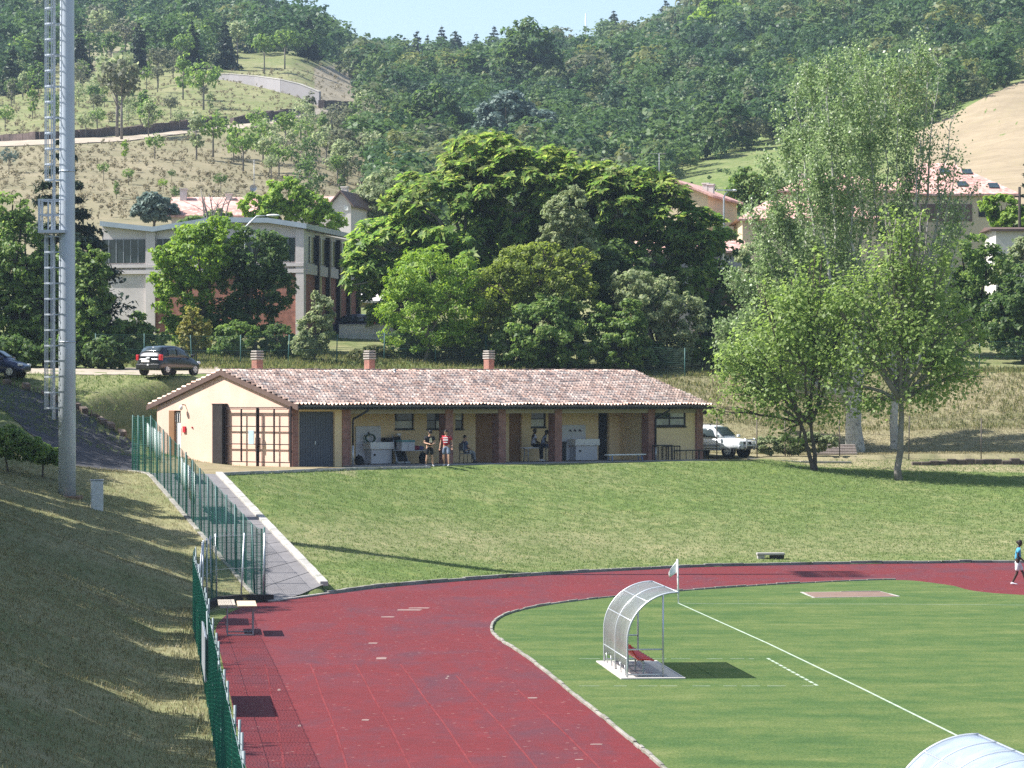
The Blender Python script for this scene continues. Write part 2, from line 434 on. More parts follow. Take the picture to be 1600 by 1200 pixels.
M['concrete'] = mat('concrete', (.36,.34,.31), .9, .16, 4, dirt=((.18,.17,.14), .5))
M['kerbstone'] = mat('kerb_stone', (.40,.38,.35), .9, .2, 3, world=True, dirt=((.12,.13,.07), .8))
M['dirt'] = mat('dirt_track', (.36,.30,.23), .95, .2, 2, world=True, dirt=((.16,.17,.08), .5))
M['paint'] = mat('white_line', (.36,.43,.33), .9, .25, 9, world=True, dirt=((.16,.22,.10), .85))
M['lane'] = mat('lane_line', (.180,.043,.046), .9, .2, 3, world=True, dirt=((.14,.02,.025), 1.0), spec=.02)
M['black'] = mat('shadow_and_joint_black', (.012,.012,.014), .7, .2, 5, world=True)  # black of the painted gutter shadow and of the path joints
M['straw'] = mat('straw_field', (.285,.23,.155), .95, .15, .5, world=True, dirt=((.235,.20,.115), .6), spec=.0)

# ---------------------------------------------------------------- ground sheet
def lerp_line(x, pts): return np.interp(x, [p[0] for p in pts], [p[1] for p in pts])
STRAW_TOP = [(1420,215),(1490,180),(1545,150),(1600,126),(1700,85),(1900,20)]
MEAD_TOP = [(1030,290),(1060,283),(1090,268),(1130,252),(1180,236),(1300,212),(1420,205)]
LEFT_TOP = [(-600,150),(0,152),(60,125),(100,95),(200,95),(215,118),(330,112),(400,108),(440,108),(470,95),(520,105),(560,118)]
def make_ground():
    u = np.concatenate([np.linspace(-3500,-300,46)[:-1], np.linspace(-300,1900,300), np.linspace(1900,5200,46)[1:]])
    y = np.concatenate([np.linspace(12,46,18)[:-1], np.linspace(46,190,300)[:-1], np.geomspace(190,1290,190)])
    PX, Y = np.meshgrid(u, y); X = (PX-800)/F*Y
    Z = H(X, Y)
    n, k = PX.shape
    V = np.stack([X.ravel(), Y.ravel(), Z.ravel()], 1)
    i = np.arange((n-1)*k).reshape(n-1, k)[:, :-1].ravel()
    Q = np.stack([i, i+1, i+k+1, i+k], 1)
    py = HY + (CH-Z)*F/Y
    dry = np.full(PX.shape, .18); earth = np.zeros(PX.shape)
    bank = inpoly(X.ravel(), Y.ravel(), BANKP).reshape(X.shape)
    dry = np.where(bank, .14 + .22*smooth(800, 850, py)*(1-smooth(868, 885, py)) - .1*(py < 800), dry)
    left = inpoly(X.ravel(), Y.ravel(), LEFTP).reshape(X.shape) & (Y < 142)
    dry = np.where(left, .55, dry)
    dry = np.where((Y > 140) & (Y <= 168) & (PX < 420), .42, dry)
    dry = np.where((Y > 166) & (Y <= 191) & (PX > 960), .78, dry)
    dry = np.where((Y > 191) & (Y <= 240), .35, dry)
    hill = (Y > 240) & (PX < 600)
    dry = np.where(hill, np.clip(.45 + .35*smooth(205, 250, py) - .12*np.exp(-((py-165)/35)**2), 0, 1), dry)
    earth = np.where(hill & (PX < 580), .36*np.exp(-((py-lerp_line(PX, [(-600,240),(0,226),(200,222),(330,205),(450,195),(560,175),(600,160)]))/16)**2), earth)
    earth = np.where(hill & (PX > 110) & (PX < 215) & (py > 62) & (py < 112), .5, earth)
    earth = np.where(hill & (PX > 490) & (PX < 575) & (py > 104) & (py < 172), .95, earth)
    dry = np.where((Y > 240) & (PX >= 600), .15, dry)
    dry = np.where((Y > 240) & (PX < 600) & (py < lerp_line(PX, LEFT_TOP)), .3, dry)
    dry = np.where((PX > 110) & (PX < 560) & (Y > 142) & (Y < 148), .5, dry)
    dust = np.where((Y > 240) & (PX < 600), .18 + .75*smooth(192, 240, py), 0.0) + np.where((Y > 168) & (Y < 190) & (PX > 960), .35, 0)
    mesh_np('ground', V, Q, M['ground'], None, True, attr={'zone': np.stack([dry.ravel(), earth.ravel(), dust.ravel()], 1)})['kind'] = 'structure'
make_ground()
def ngon(name, pts, z, m, kind='structure'):
    bm = bmesh.new(); f = bm.faces.new([bm.verts.new((x, y, z)) for x, y in pts])
    if f.normal.z < 0: f.normal_flip()
    bmesh.ops.triangulate(bm, faces=bm.faces[:], ngon_method='EAR_CLIP')
    for q in bm.faces:
        if q.normal.z < 0: q.normal_flip()
    me = bpy.data.meshes.new(name); bm.to_mesh(me); bm.free()
    o = link(name, me, None, [m]); o['kind'] = kind; return o
ngon('track', OUT, .0, M['track'])
ngon('pitch', INN, .008, M['pitch'])
def strip_mb(mb, pts, w, z0, h, zf=None, m=0):
    """a band of width w along a 2-D polyline: flat when h is 0, else a kerb"""
    n = len(pts); Lp = []; Rp = []
    for i in range(n):
        a = Vector(pts[max(i-1,0)]); b = Vector(pts[min(i+1,n-1)]); d = (b-a).normalized(); p = Vector(pts[i])
        nn = Vector((-d.y, d.x))*w/2; Lp.append(p+nn); Rp.append(p-nn)
    v = []; f = []
    for i in range(n):
        z = zf(*pts[i]) if zf else 0
        if h: v += [(Lp[i].x,Lp[i].y,z+z0),(Lp[i].x,Lp[i].y,z+z0+h),(Rp[i].x,Rp[i].y,z+z0+h),(Rp[i].x,Rp[i].y,z+z0)]
        else: v += [(Lp[i].x,Lp[i].y,z+z0),(Rp[i].x,Rp[i].y,z+z0)]
    k = 4 if h else 2
    for i in range(n-1):
        for j in range(k-1): f.append((i*k+j, i*k+j+1, (i+1)*k+j+1, (i+1)*k+j))
    if h: f += [(0,1,2,3), ((n-1)*4+3,(n-1)*4+2,(n-1)*4+1,(n-1)*4)]
    mb.add(v, f, m); return mb
def struct(mb, name, m, bevel=0):
    o = mb.build(name, m, bevel=bevel); o['kind'] = 'structure'; return o
def sub(pts, step):
    o = []
    for a, b in zip(pts[:-1], pts[1:]):
        n = max(1, int(math.dist(a, b)/step))
        o += [(a[0]+(b[0]-a[0])*k/n, a[1]+(b[1]-a[1])*k/n) for k in range(n)]
    return o + [pts[-1]]
def kerb_blocks(pts, w, h, L_, gap=.015, zf=None, z0=0.0, jit=.012):
    mb = MB(); p = sub(pts, L_)
    for a, b in zip(p[:-1], p[1:]):
        d = Vector(b)-Vector(a)
        if d.length < .05: continue
        g = d.normalized()*gap; q = [tuple(Vector(a)+g), tuple(Vector(b)-g)]
        j = random.uniform(-jit, jit)
        strip_mb(mb, q, w, z0+j, h, zf)
    return mb
inn_vis = [p for p in INN if p[1] > 36 and p[0] < 15.2]
M['kerbold'] = mat('mossy_kerb', (.27,.255,.225), .95, .3, 2.5, world=True, dirt=((.075,.09,.035), .95), spec=.05)
struct(kerb_blocks(inn_vis, .08, .07, 1.0, .012, jit=.02), 'pitch_kerb', M['kerbold'], .015)
out_vis = [p for p in OUT if p[0] > -6.9 and p[1] > 111]
struct(kerb_blocks(out_vis, .16, .12, 1.0, .01, jit=.02), 'track_kerb', M['kerbold'], .015)
def offset(pts, d):
    o = []
    for i in range(len(pts)):
        a = Vector(pts[max(i-1,0)]); b = Vector(pts[min(i+1,len(pts)-1)]); t = (b-a).normalized()
        o.append((pts[i][0]-t.y*d, pts[i][1]+t.x*d))
    return o
struct(strip_mb(MB(), offset(out_vis, -.20), .20, .006, 0), 'track_drain_shadow', M['black'])  # flat black strip: the drain gutter's shadow put in as colour
mb = MB()
straight = [p for p in INN if 14 <= p[1] <= 84 and p[0] < 8][:40]
straight = [p for i, p in enumerate(straight) if i == 0 or p[1] > straight[i-1][1]]
for k, end in ((1,74),(2,78),(3,82),(4,84),(5,88),(6,84)):
    q = [(x-1.18*k, y) for x, y in straight if y < end]
    strip_mb(mb, sub(q, 2), .045, .005, 0)
struct(mb, 'lane_markings', M['lane'])
mb = MB()
for x, y, w, hh in ((640,953,40,2.2),(655,950,34,1.6),(606,964,22,1.6),(596,1028.5,17,3.5),(583,1005,15,2),(571,1125,12,2.2),(832,1090.5,16,2),(932,1163,20,1.6),(905,1187,14,1.4),(698,1060,4,2),(436,1078,5,3),(468,1134,5,3),(700,1057,4,2)):
    q = [flat(x-w/2,y+hh/2),flat(x+w*.4,y+hh/2),flat(x+w/2,y-hh/3),flat(x+w*.1,y-hh/2),flat(x-w*.45,y-hh/3)]
    mb.add([(a,b,.0045) for a,b in q], [(0,1,2,3,4)])
struct(mb, 'bare_patches', mat('bare_concrete_patch', (.25,.17,.155), .95, .25, 6, world=True, spec=.02))
mb = MB()
touch = [flat(*q) for q in ((1060,943),(1200,1006),(1350,1078),(1495,1150),(1600,1203),(1800,1305))]
goal = [flat(1060,943), flat(1110,943.8), flat(1400,944.5), flat(1600,946), flat(1900,948)]
strip_mb(mb, sub(touch, 1), .068, .013, 0); strip_mb(mb, sub(goal, 1), .06, .0135, 0)
a, b = Vector(flat(1199,1029)), Vector(flat(1279,1073))
for k in range(12): strip_mb(mb, [tuple(a.lerp(b, k/12)), tuple(a.lerp(b, (k+.72)/12))], .08, .013, 0)
for y, x0, x1 in ((1072.5,905,1278),(1030,905,1198)):
    xs = x0
    while xs < x1:
        w = random.uniform(8, 34); strip_mb(mb, [flat(xs, y), flat(min(xs+w, x1), y)], .055, .0132, 0); xs += w+random.uniform(4, 26)
struct(mb, 'pitch_markings', M['paint'])

# ---------------------------------------------------------------- paths, roads, yards draped on the ground
def drape(name, rows, m, dz=.02, zf=None, sm=True):
    """rows: list of equal-length lists of (x, y)"""
    A = np.array(rows); n, k = A.shape[:2]
    Z = (H(A[...,0], A[...,1]) if zf is None else zf(A[...,0], A[...,1])) + dz
    V = np.concatenate([A.reshape(-1,2), Z.reshape(-1,1)], 1)
    i = np.arange((n-1)*k).reshape(n-1,k)[:,:-1].ravel()
    o = mesh_np(name, V, np.stack([i,i+1,i+k+1,i+k],1), m, None, sm); o['kind'] = 'structure'; return o
def lerp2(a, b, t): return (a[0]+(b[0]-a[0])*t, a[1]+(b[1]-a[1])*t)
F2a, F2b = FEN2[1], FEN2[2]
drape('path', [[lerp2(lerp2(F2a, (-16.2,136), t), lerp2(KERB[0], KERB[1], t), s) for s in np.linspace(0,1,6)] for t in np.linspace(0,1,40)], M['path'], .012, lambda x, y: base_ramp(y))
mb = MB()
for t in (.10,.19,.27,.345,.42,.5,.58,.66,.75,.84):
    strip_mb(mb, [lerp2(lerp2(F2a,(-16.2,136),t), lerp2(KERB[0],KERB[1],t), s) for s in (.02,.5,.98)], .035, .018, 0, lambda x,y: float(base_ramp(np.array(y))))
struct(mb, 'path_joints', M['black'])
zr = lambda x, y: float(base_ramp(np.array(float(y))))
struct(kerb_blocks([lerp2(KERB[0],KERB[1],t) for t in np.linspace(0,1,24)], .30, .17, 1.0, .004, zr, -.06), 'path_kerb', M['kerbstone'], .02)
struct(strip_mb(MB(), [flat(421,940), flat(460,935.5), flat(512,928)], .18, .006, .05), 'path_threshold', M['kerbstone'])
def px_rows(lo, hi, D0, xs, nr=6):
    rows = [[] for _ in range(nr)]
    for x in xs:
        a = ground_at(x, lerp_line(x, lo), D0); b = ground_at(x, lerp_line(x, hi), D0)
        for r in range(nr): rows[r].append(lerp2((a.x,a.y),(b.x,b.y), r/(nr-1)))
    return rows
drape('road', px_rows([(-80,600),(0,640),(60,690),(110,734),(240,738)], [(-80,588),(0,600),(60,616),(150,657),(207,694),(240,712)], 136, np.linspace(-80,215,60), 8), M['asphalt'], .035)
struct(kerb_blocks([(G(x, 0) if False else ground_at(x, lerp_line(x, [(-80,588),(0,600),(60,616),(150,657),(207,694),(240,712)]), 136)).to_2d()[:] for x in range(8, 206, 6)], .34, .42, 1.25, .10, lambda x,y: hz(x,y)-.16, 0, .12), 'road_kerb', mat('weathered_kerb', (.15,.115,.09), .95, .3, 3, world=True), .07)
drape('dirt_road', px_rows([(-200,592),(0,588),(200,588),(345,584)], [(-200,578),(0,577),(120,577),(345,574)], 150, np.linspace(-200,345,60), 5), M['dirt'], .03)
yard = [[lerp2(bpos(-1+u,-.3), [bpos(-6,-4),bpos(2,-2.2)][0] if u < 3 else bpos(u-1,-1.6), s) for s in np.linspace(0,1,4)] for u in np.linspace(0, 8, 12)]
M['yard'] = mat('dry_yard', (.25,.205,.125), .95, .2, 3, world=True, dirt=((.13,.15,.06), .6), spec=.02)
drape('courtyard', [[lerp2(lerp2((-15.5,136.2), bpos(-.02,10.2), t), lerp2((-12.7,133.7), (-7.4,144.9), t), s) for s in np.linspace(0,1,8)] for t in np.linspace(0,1,16)], M['yard'], .035)
struct(kerb_blocks([(-12.55,133.4),(-7.25,144.7),bpos(6,-3.1)], .12, .14, 1.2, .01, lambda x,y: hz(x,y)-.04), 'yard_kerb', M['kerbstone'], .01)
drape('hill_path', px_rows([(-200,236),(0,230),(100,226),(200,221),(300,208),(400,200),(450,190),(500,179),(560,166),(576,150)],
      [(-200,229),(0,222),(100,218),(200,214),(300,202),(400,193),(450,182),(500,171),(560,158),(570,149)], 240, np.linspace(-200,574,90), 3), M['dirt'], .10)
drape('straw_field', px_rows([(1400,330),(1900,330)], STRAW_TOP, 235, np.linspace(1428,1900,70), 24), M['straw'], .12)
# ---------------------------------------------------------------- the changing-room building
M['plaster'] = mat('cream_plaster', (.70,.53,.31), .9, .06, 1.2, dirt=((.46,.33,.2), .35))
M['gable'] = mat('peach_plaster', (.70,.475,.375), .9, .05, .9, dirt=((.72,.60,.46), .6))
M['brick'] = brick_mat('red_brick', (.30,.13,.095), (.24,.10,.08), (.30,.24,.20))
M['verge'] = mat('brown_board', (.13,.085,.07), .7, .15, 3)
M['soffit'] = mat('grey_soffit', (.34,.30,.24), .9, .1, 2)
M['gutter'] = mat('dark_gutter', (.025,.025,.028), .5, .2, 4)
M['greydoor'] = mat('grey_door', (.075,.085,.105), .6, .12, 3)
M['darkdoor'] = mat('dark_door', (.014,.016,.02), .6, .2, 3)
M['browndoor'] = mat('brown_door', (.24,.13,.065), .7, .12, 2.5)
M['glass'] = glass_mat('window_glass')
M['milk'] = glass_mat('frosted_glass', (.34,.34,.32), .25)
M['darkframe'] = mat('dark_frame', (.018,.018,.02), .5, .2, 5)
M['white'] = mat('white_paint', (.72,.72,.70), .6, .06, 3, dirt=((.5,.48,.42), .4))
M['floor'] = mat('porch_floor', (.28,.26,.25), .9, .2, 2, dirt=((.1,.09,.09), .5))
M['galv'] = mat('galvanised', (.46,.48,.50), .45, .1, 6, metal=.6, spec=.5)
M['steel'] = mat('steel_grey', (.30,.32,.34), .5, .12, 6, metal=.3, spec=.5)
M['pillar'] = mat('dark_pillar', (.028,.024,.023), .9, .22, 3, dirt=((.05,.045,.04), .7))
def tile_mat():
    m, nt, out = nodes('roof_tile'); 
    uvn = N(nt, 'ShaderNodeUVMap'); fl = N(nt, 'ShaderNodeVectorMath', operation='FLOOR'); nt.links.new(uvn.outputs[0], fl.inputs[0])
    wn = N(nt, 'ShaderNodeTexWhiteNoise', noise_dimensions='2D'); nt.links.new(fl.outputs[0], wn.inputs['Vector'])
    r = ramp(nt, [(0,(.54,.35,.27)),(.10,(.66,.45,.36)),(.5,(.74,.54,.44)),(.82,(.80,.63,.53)),(.95,(.82,.70,.60)),(1,(.50,.33,.26))]); nt.links.new(wn.outputs['Value'], r.inputs[0])
    v = coords(nt); n1 = noise(nt, v, .9, 5, .7, .5); n2 = noise(nt, v, 9, 4)
    st = ramp(nt, [(.52,(0,0,0)),(.66,(1,1,1))]); nt.links.new(n1, st.inputs[0])
    c = mixc(nt, mathn(nt, 'MULTIPLY', st.outputs[0], .35), r.outputs[0], (.30,.22,.18))
    g = ramp(nt, [(.3,(.72,.7,.68)),(.7,(1.2,1.2,1.2))]); nt.links.new(n2, g.inputs[0])
    pbr(nt, out, mixc(nt, 1.0, c, g.outputs[0], 'MULTIPLY'), .85, 0, .2, n2, .3, .01); return m
M['tile'] = tile_mat()
B0 = 3.9
house = empty('changing_room_building', (A0[0], A0[1], B0), 'long low pavilion with peach gable, brick columns and tiled roof above the grass bank', 'building', ANG)
def u_of(px, v=0.0):
    k = (px-800)/F
    return (k*(A0[1]+v*E2[1]) - A0[0] - v*E2[0])/(E1[0]-k*E1[1])
def v_of(px, u=0.0):
    k = (px-800)/F
    return (k*(A0[1]+u*E1[1]) - A0[0] - u*E1[0])/(E2[0]-k*E2[1])
def z_of(py, u, v):
    D = A0[1]+u*E1[1]+v*E2[1]
    return CH-(py-HY)*D/F-B0
def bw(u, v, z=0.0):
    x, y = bpos(u, v); return Vector((x, y, B0+z))
def wall_holes(mb, ax, a0, a1, z0, z1, t0, t1, holes, m=0):
    """wall along ax ('x' or 'y') from a0 to a1, thickness t0..t1, with rectangular openings (a, b, zlo, zhi)"""
    xs = sorted({a0, a1, *[h[0] for h in holes], *[h[1] for h in holes]}); zs = sorted({z0, z1, *[h[2] for h in holes], *[h[3] for h in holes]})
    for i in range(len(xs)-1):
        k = 0
        while k < len(zs)-1:
            cx = (xs[i]+xs[i+1])/2
            solid = lambda q: not any(h[0] < cx < h[1] and h[2] < (zs[q]+zs[q+1])/2 < h[3] for h in holes)
            if not solid(k): k += 1; continue
            j = k
            while j < len(zs)-1 and solid(j): j += 1
            if ax == 'x': mb.box(xs[i], xs[i+1], t0, t1, zs[k], zs[j], m)
            else: mb.box(t0, t1, xs[i], xs[i+1], zs[k], zs[j], m)
            k = j
HZ = 2.80                                   # wall height under the eaves
RZ0, RZ1 = 4.52, 4.72                       # ridge over the floor, left and right end
VB = 2.2                                    # porch back wall
uc = [(u_of(530.5), u_of(551)), (u_of(690.5), u_of(711.5)), (u_of(772.5), u_of(795)), (u_of(862), u_of(881)), (u_of(1010.5), u_of(1024)), (u_of(1085), u_of(1100))]
# columns are square: face width .5
cols = [(.5*(a+b)-.25, .5*(a+b)+.25) for a, b in uc]
gz = lambda px: None
# front walls: garage bay and closed room bay
mb = MB()
g0, g1 = u_of(467.5), u_of(523)
wall_holes(mb, 'x', .42, cols[0][0], -.3, HZ, 0, .25, [(g0, g1, -.3, z_of(643, g0, 0))])
w0, w1 = u_of(1023.5), u_of(1073)
wz0, wz1 = z_of(667, w0, 0), z_of(639.5, w0, 0)
wall_holes(mb, 'x', cols[4][1], cols[5][0], -.3, HZ, .06, .3, [(w0, w1, wz0, wz1)])
mb.box(cols[0][0]+.1, cols[0][1]-.1, .5, VB, -.3, HZ)                # side wall of the garage bay
mb.box(cols[4][0]+.1, cols[4][1]-.1, .5, VB, -.3, HZ)
# porch back wall
def bu(px): return u_of(px, VB)
def bz(py, px=800): return z_of(py, bu(px), VB)
wins = [(617,647,643,671),(667,698,643,671),(711.5,724.5,643,671),(830,853,641,668)]
doors = [(743,776,642,722,'b'),(795.5,815,642,722,'b'),(935,950.5,641,716,'d'),(982,995.5,641,716,'d')]
holes = [(bu(a), bu(b), bz(d,a), bz(c,a)) for a,b,c,d in wins] + [(bu(a), bu(b), -.3, bz(c,a)) for a,b,c,d,_ in doors]
wall_holes(mb, 'x', cols[0][1]-.1, cols[4][0]+.1, -.3, HZ, VB, VB+.25, holes)
mb.box(.42, LEN-.3, WID-.25, WID, -.3, HZ)                            # rear wall
mb.box(LEN-.26, LEN-.01, .5, WID-.25, -.3, HZ)
mb.prism([(.3,HZ),(WID-.02,HZ),(WID/2,RZ1-.22)], 'x', LEN-.26, LEN-.01)
mb.box(bu(950.5)+.02, bu(982)-.02, VB-.06, VB-.003, -.3, 2.3)
mb.build('wall', M['plaster'], house)
# gable wall with its door opening
mb = MB()
dv1, dv0 = v_of(264), v_of(282.5)
dz = z_of(641.5, 0, dv0)
wall_holes(mb, 'y', 0, WID, -.5, HZ, 0, .3, [(dv0, dv1, -.5, dz)])
mb.prism([(0,HZ),(WID,HZ),(WID/2,RZ0-.2)], 'x', 0, .3)
mb.box(.005, .4, -.015, .0, -.5, HZ)
mb.build('gable_wall', M['gable'], house)
mb = MB()
for (a, b) in cols: mb_ = MB(); mb_.box(a, b, -.06, .44, -.15, HZ-.05); mb_.build('column', M['brick'], house, .01)
MB().box(.02, .42, -.05, .36, -.3, HZ-.02).build('corner_pillar', M['brick'], house, .01)
MB().box(cols[0][0]+.02, LEN, -1.05, VB, -.42, -.02).build('porch_floor', M['floor'], house, .02)
MB().box(-.1, cols[0][0], -.55, .3, -.5, -.1).build('door_sill', M['concrete'], house, .02)
MB().box(.3, LEN-.05, -.5, VB+.2, HZ, HZ+.06).box(cols[0][0], LEN-.05, -.02, .26, HZ-.34, HZ+.0).build('lintel_beam', M['soffit'], house)
mb = MB(); mb.box(g0+.01, (g0+g1)/2-.008, .1, .16, -.1, z_of(643.5,g0,0)); mb.box((g0+g1)/2+.008, g1-.01, .1, .16, -.1, z_of(643.5,g0,0))
gd = mb.build('garage_door', M['greydoor'], house, .01)
mb = MB()
for k in range(1, 14):
    x = g0 + (g1-g0)*k/14
    mb.box(x-.012, x+.012, .085, .1, -.05, z_of(645,g0,0))
mb.build('panel_ribs', M['greydoor'], gd); MB().box((g0+g1)/2-.09,(g0+g1)/2-.04,.05,.1,1.0,1.16).build('handle', M['galv'], gd)
mb = MB(); mb.box(dv0*0+.12,.17,dv0+.05,dv1-.05,-.3,dz-.06)
gdr = mb.build('side_door', M['white'], house)
mb = MB(); zz = z_of(655,0,dv0)
mb.box(.1,.119,dv0+.16,dv1-.2,zz-.15,dz-.15); mb.build('pane', M['glass'], gdr)
mb = MB()
for k in range(4): y = dv0+.2+(dv1-dv0-.45)*k/3; mb.bar((.085,y,zz-.15),(.085,y,dz-.15),.03)
mb.build('grille', M['white'], gdr)
mb = MB(); mb.box(-.01,.3,dv1-.42,dv1-.004,-.3,dz-.004); mb.build('door_jamb', M['browndoor'], house)
def window(x0, x1, z0, z1, y, panes, frame=.05, depth=.06, mp=('glass',)):
    mb = MB()
    mb.box(x0,x0+frame,y,y+depth,z0,z1).box(x1-frame,x1,y,y+depth,z0,z1).box(x0+frame,x1-frame,y,y+depth,z0,z0+frame).box(x0+frame,x1-frame,y,y+depth,z1-frame,z1)
    nx, nz = panes
    for k in range(1, nx): x = x0+(x1-x0)*k/nx; mb.box(x-frame/2,x+frame/2,y+.002,y+depth-.002,z0+frame,z1-frame)
    for k in range(1, nz): z = z0+(z1-z0)*k/nz; mb.box(x0+frame,x1-frame,y+.004,y+depth-.004,z-frame/2,z+frame/2)
    fr = mb.build('window', M['darkframe'], house)
    for i in range(nx):
        for j in range(nz):
            a = x0+(x1-x0)*i/nx; b = x0+(x1-x0)*(i+1)/nx; c = z0+(z1-z0)*j/nz; d = z0+(z1-z0)*(j+1)/nz
            MB().box(a+.01,b-.01,y+.02,y+.035,c+.01,d-.01).build('pane', M[mp[(i+j*nx) % len(mp)]], fr)
    MB().box(x0-.05,x1+.05,y-.1,y+.05,z0-.06,z0).build('sill', M['darkframe'], fr)
window(w0+.01, w1-.01, wz0+.01, wz1-.01, .1, (2,2), .09, .07, ('milk','milk','glass','milk'))
for i, (a,b,c,d) in enumerate(wins):
    window(bu(a)+.01, bu(b)-.01, bz(d,a)+.01, bz(c,a)-.01, VB+.07, (2,2) if i in (1,) else (1,2), .05, .07, ('milk','glass') if i in (0,3) else ('glass','milk','glass','glass'))
for i, (a,b,c,d,k) in enumerate(doors):
    dd = MB().box(bu(a)+.01, bu(b)-.01, VB+.1, VB+.16, -.02, bz(c,a)-.01).build('door', M['browndoor' if k == 'b' else 'darkdoor'], house)
    MB().box(bu(b)-.2, bu(b)-.08, VB+.06, VB+.1, 1.0, 1.05).build('handle', M['steel'], dd)
mb = MB(); mb.box(.28, LEN-.3, .3+VB, VB+.3+.02, -.0, .01); 
# ---- roof: rows of curved clay tiles
def tile_slope(name, u0, u1, v_r, v_e, zr0, zr1, ze, parent, flip=False):
    pitch, course = .235, .40
    L_ = math.hypot(v_e-v_r, zr0-ze); nc = int(round(L_/course)); nt_ = int(round((u1-u0)/pitch))
    prof = np.array([(0,0),(.14,.052),(.30,.078),(.46,.06),(.58,.012),(.72,-.012),(.88,-.012),(1.0,0)])[:-1]
    us = []; pz = []; uu = []
    for t in range(nt_+1):
        for a, b in prof:
            if t == nt_ and a > 0: break
            us.append(u0+(t+a)*(u1-u0)/nt_); pz.append(b); uu.append(t+a*.999)
    us = np.array(us); pz = np.array(pz); uu = np.array(uu)
    rows = []; r2 = np.random.default_rng(5)
    jit = r2.normal(0, .012, (nc, nt_+1)); sl = r2.normal(0, .03, (nc, nt_+1))
    tidx = np.minimum(np.floor(uu).astype(int), nt_)
    V = []; UV = []
    for c in range(nc):
        for k, lift in ((0, .0), (1, .09)):
            s = (c+k)/nc + (sl[c][tidx]/nc*.9 if k else 0)
            zr = zr0+(zr1-zr0)*(us-u0)/(u1-u0)
            sag = .035*np.sin((us-u0)*.55)*np.sin(np.pi*np.clip(s,0,1)) + .02*np.sin(us*1.7+1)
            v = v_r+(v_e-v_r)*s; z = zr+(ze-zr)*s + pz + lift + jit[c][tidx]*(.4+.6*k) + sag
            V.append(np.stack([us, v+0*us, z], 1)); UV.append(np.stack([uu, np.full(len(us), c+.5)], 1))
    V = np.concatenate(V); UV = np.concatenate(UV); k = len(us)
    Q = []
    for c in range(2*nc-1):
        i = np.arange(k-1)+c*k; q = np.stack([i, i+1, i+k+1, i+k], 1)
        Q.append(q[:, ::-1] if not flip else q)
    # UV per vertex: riser rows shared, good enough for one colour per tile
    return mesh_np(name, V, np.concatenate(Q), M['tile'], parent, False, uv=UV)
OH = .62
RV = WID/2
EZ = HZ+.02
mbr = MB()
zl = lambda v: EZ + .02
# slab under the tiles
for s, ve in ((1, -OH), (-1, WID+OH)):
    a = [(-.07, RV, RZ0-.11), (LEN+.14, RV, RZ1-.11), (LEN+.14, ve, EZ-.08), (-.07, ve, EZ-.08)]
    b = [(x, y, z-.07) for x, y, z in a]
    mbr.add(a+b, [(0,1,2,3),(4,7,6,5),(0,4,5,1),(1,5,6,2),(2,6,7,3),(3,7,4,0)])
roof = mbr.build('roof', M['soffit'], house)
tile_slope('tiles', -.10, LEN+.18, RV, -OH-.04, RZ0, RZ1, EZ, roof)
tile_slope('tiles', -.10, LEN+.18, RV, WID+OH+.04, RZ0, RZ1, EZ, roof, True)
mb = MB()
n = 70
for k in range(n):
    a = -.10+(LEN+.28)*k/n; b = -.10+(LEN+.28)*(k+1)/n+.03
    za = RZ0+(RZ1-RZ0)*k/n; j = random.uniform(-.012,.02)
    mb.tube([(a,RV,za-.02+j),(b,RV,za-.01+j)], [.115,.135], 8)
mb.build('ridge_tiles', M['verge'], roof)
mb = MB()
for ve in (-OH-.05, WID+OH+.05):
    for x0, zz in ((-.11, RZ0), ):
        a = [(x0,RV,zz+.03),(x0,ve,EZ+.03),(x0,ve,EZ-.2),(x0,RV,zz-.2)]
        b = [(x0-.05,y,z) for _,y,z in a]
        mb.add(a+b, [(0,1,2,3),(4,7,6,5),(0,4,5,1),(1,5,6,2),(2,6,7,3),(3,7,4,0)])
mb.build('verge_board', M['verge'], roof)
mb = MB()
gp = [(-.05, -OH-.12, EZ-.03), (LEN+.2, -OH-.12, EZ-.03)]
nn = 10; vs = []; fs = []
for i, p in enumerate(gp):
    for k in range(nn+1):
        a = math.pi + math.pi*k/nn; vs.append((p[0], p[1]+.075*math.cos(a), p[2]+.075*math.sin(a)))
for k in range(nn): fs.append((k, k+1, nn+2+k, nn+1+k))
mb.add(vs, fs); mb.box(-.05, LEN+.14, -OH-.03, -OH+.0, EZ-.16, EZ-.05)
mb.build('gutter', M['gutter'], house, recalc=False)
for c in (0, 4):
    x = cols[c][1]+.07 if c == 0 else cols[c][1]-.02
    mb = MB(); mb.tube([(x+.45,-OH-.12,EZ-.1),(x+.43,-OH-.1,EZ-.22),(x+.02,-.14,EZ-.62),(x,-.12,EZ-.75),(x,-.12,.95 if c==0 else .65)], .05, 8)
    mb.tube([(x,-.12,.95 if c==0 else .65),(x,-.12,-.02)], .055, 8, 1)
    mb.build('downpipe', [M['gutter'], M['galv']], house)
def chimney(px):
    v = RV+1.5; u = u_of(px, v)
    mb = MB(); w = .20
    zt = z_of(546, u, v)
    mb.box(u-w, u+w, v-w, v+w, 3.6, zt-.52)
    ch = mb.build('chimney', M['brick'], roof, .01)
    mb = MB()
    for k in range(4):
        z = zt-.5+k*.125; e = w+.035 if k < 3 else w+.015
        mb.box(u-e, u+e, v-e, v+e, z, z+.07)
        if k < 3: mb.box(u-w+.06, u+w-.06, v-w+.06, v+w-.06, z+.07, z+.125)
    mb.build('cap', M['concrete'], ch, .008)
for px in (402, 577.5, 764): chimney(px)
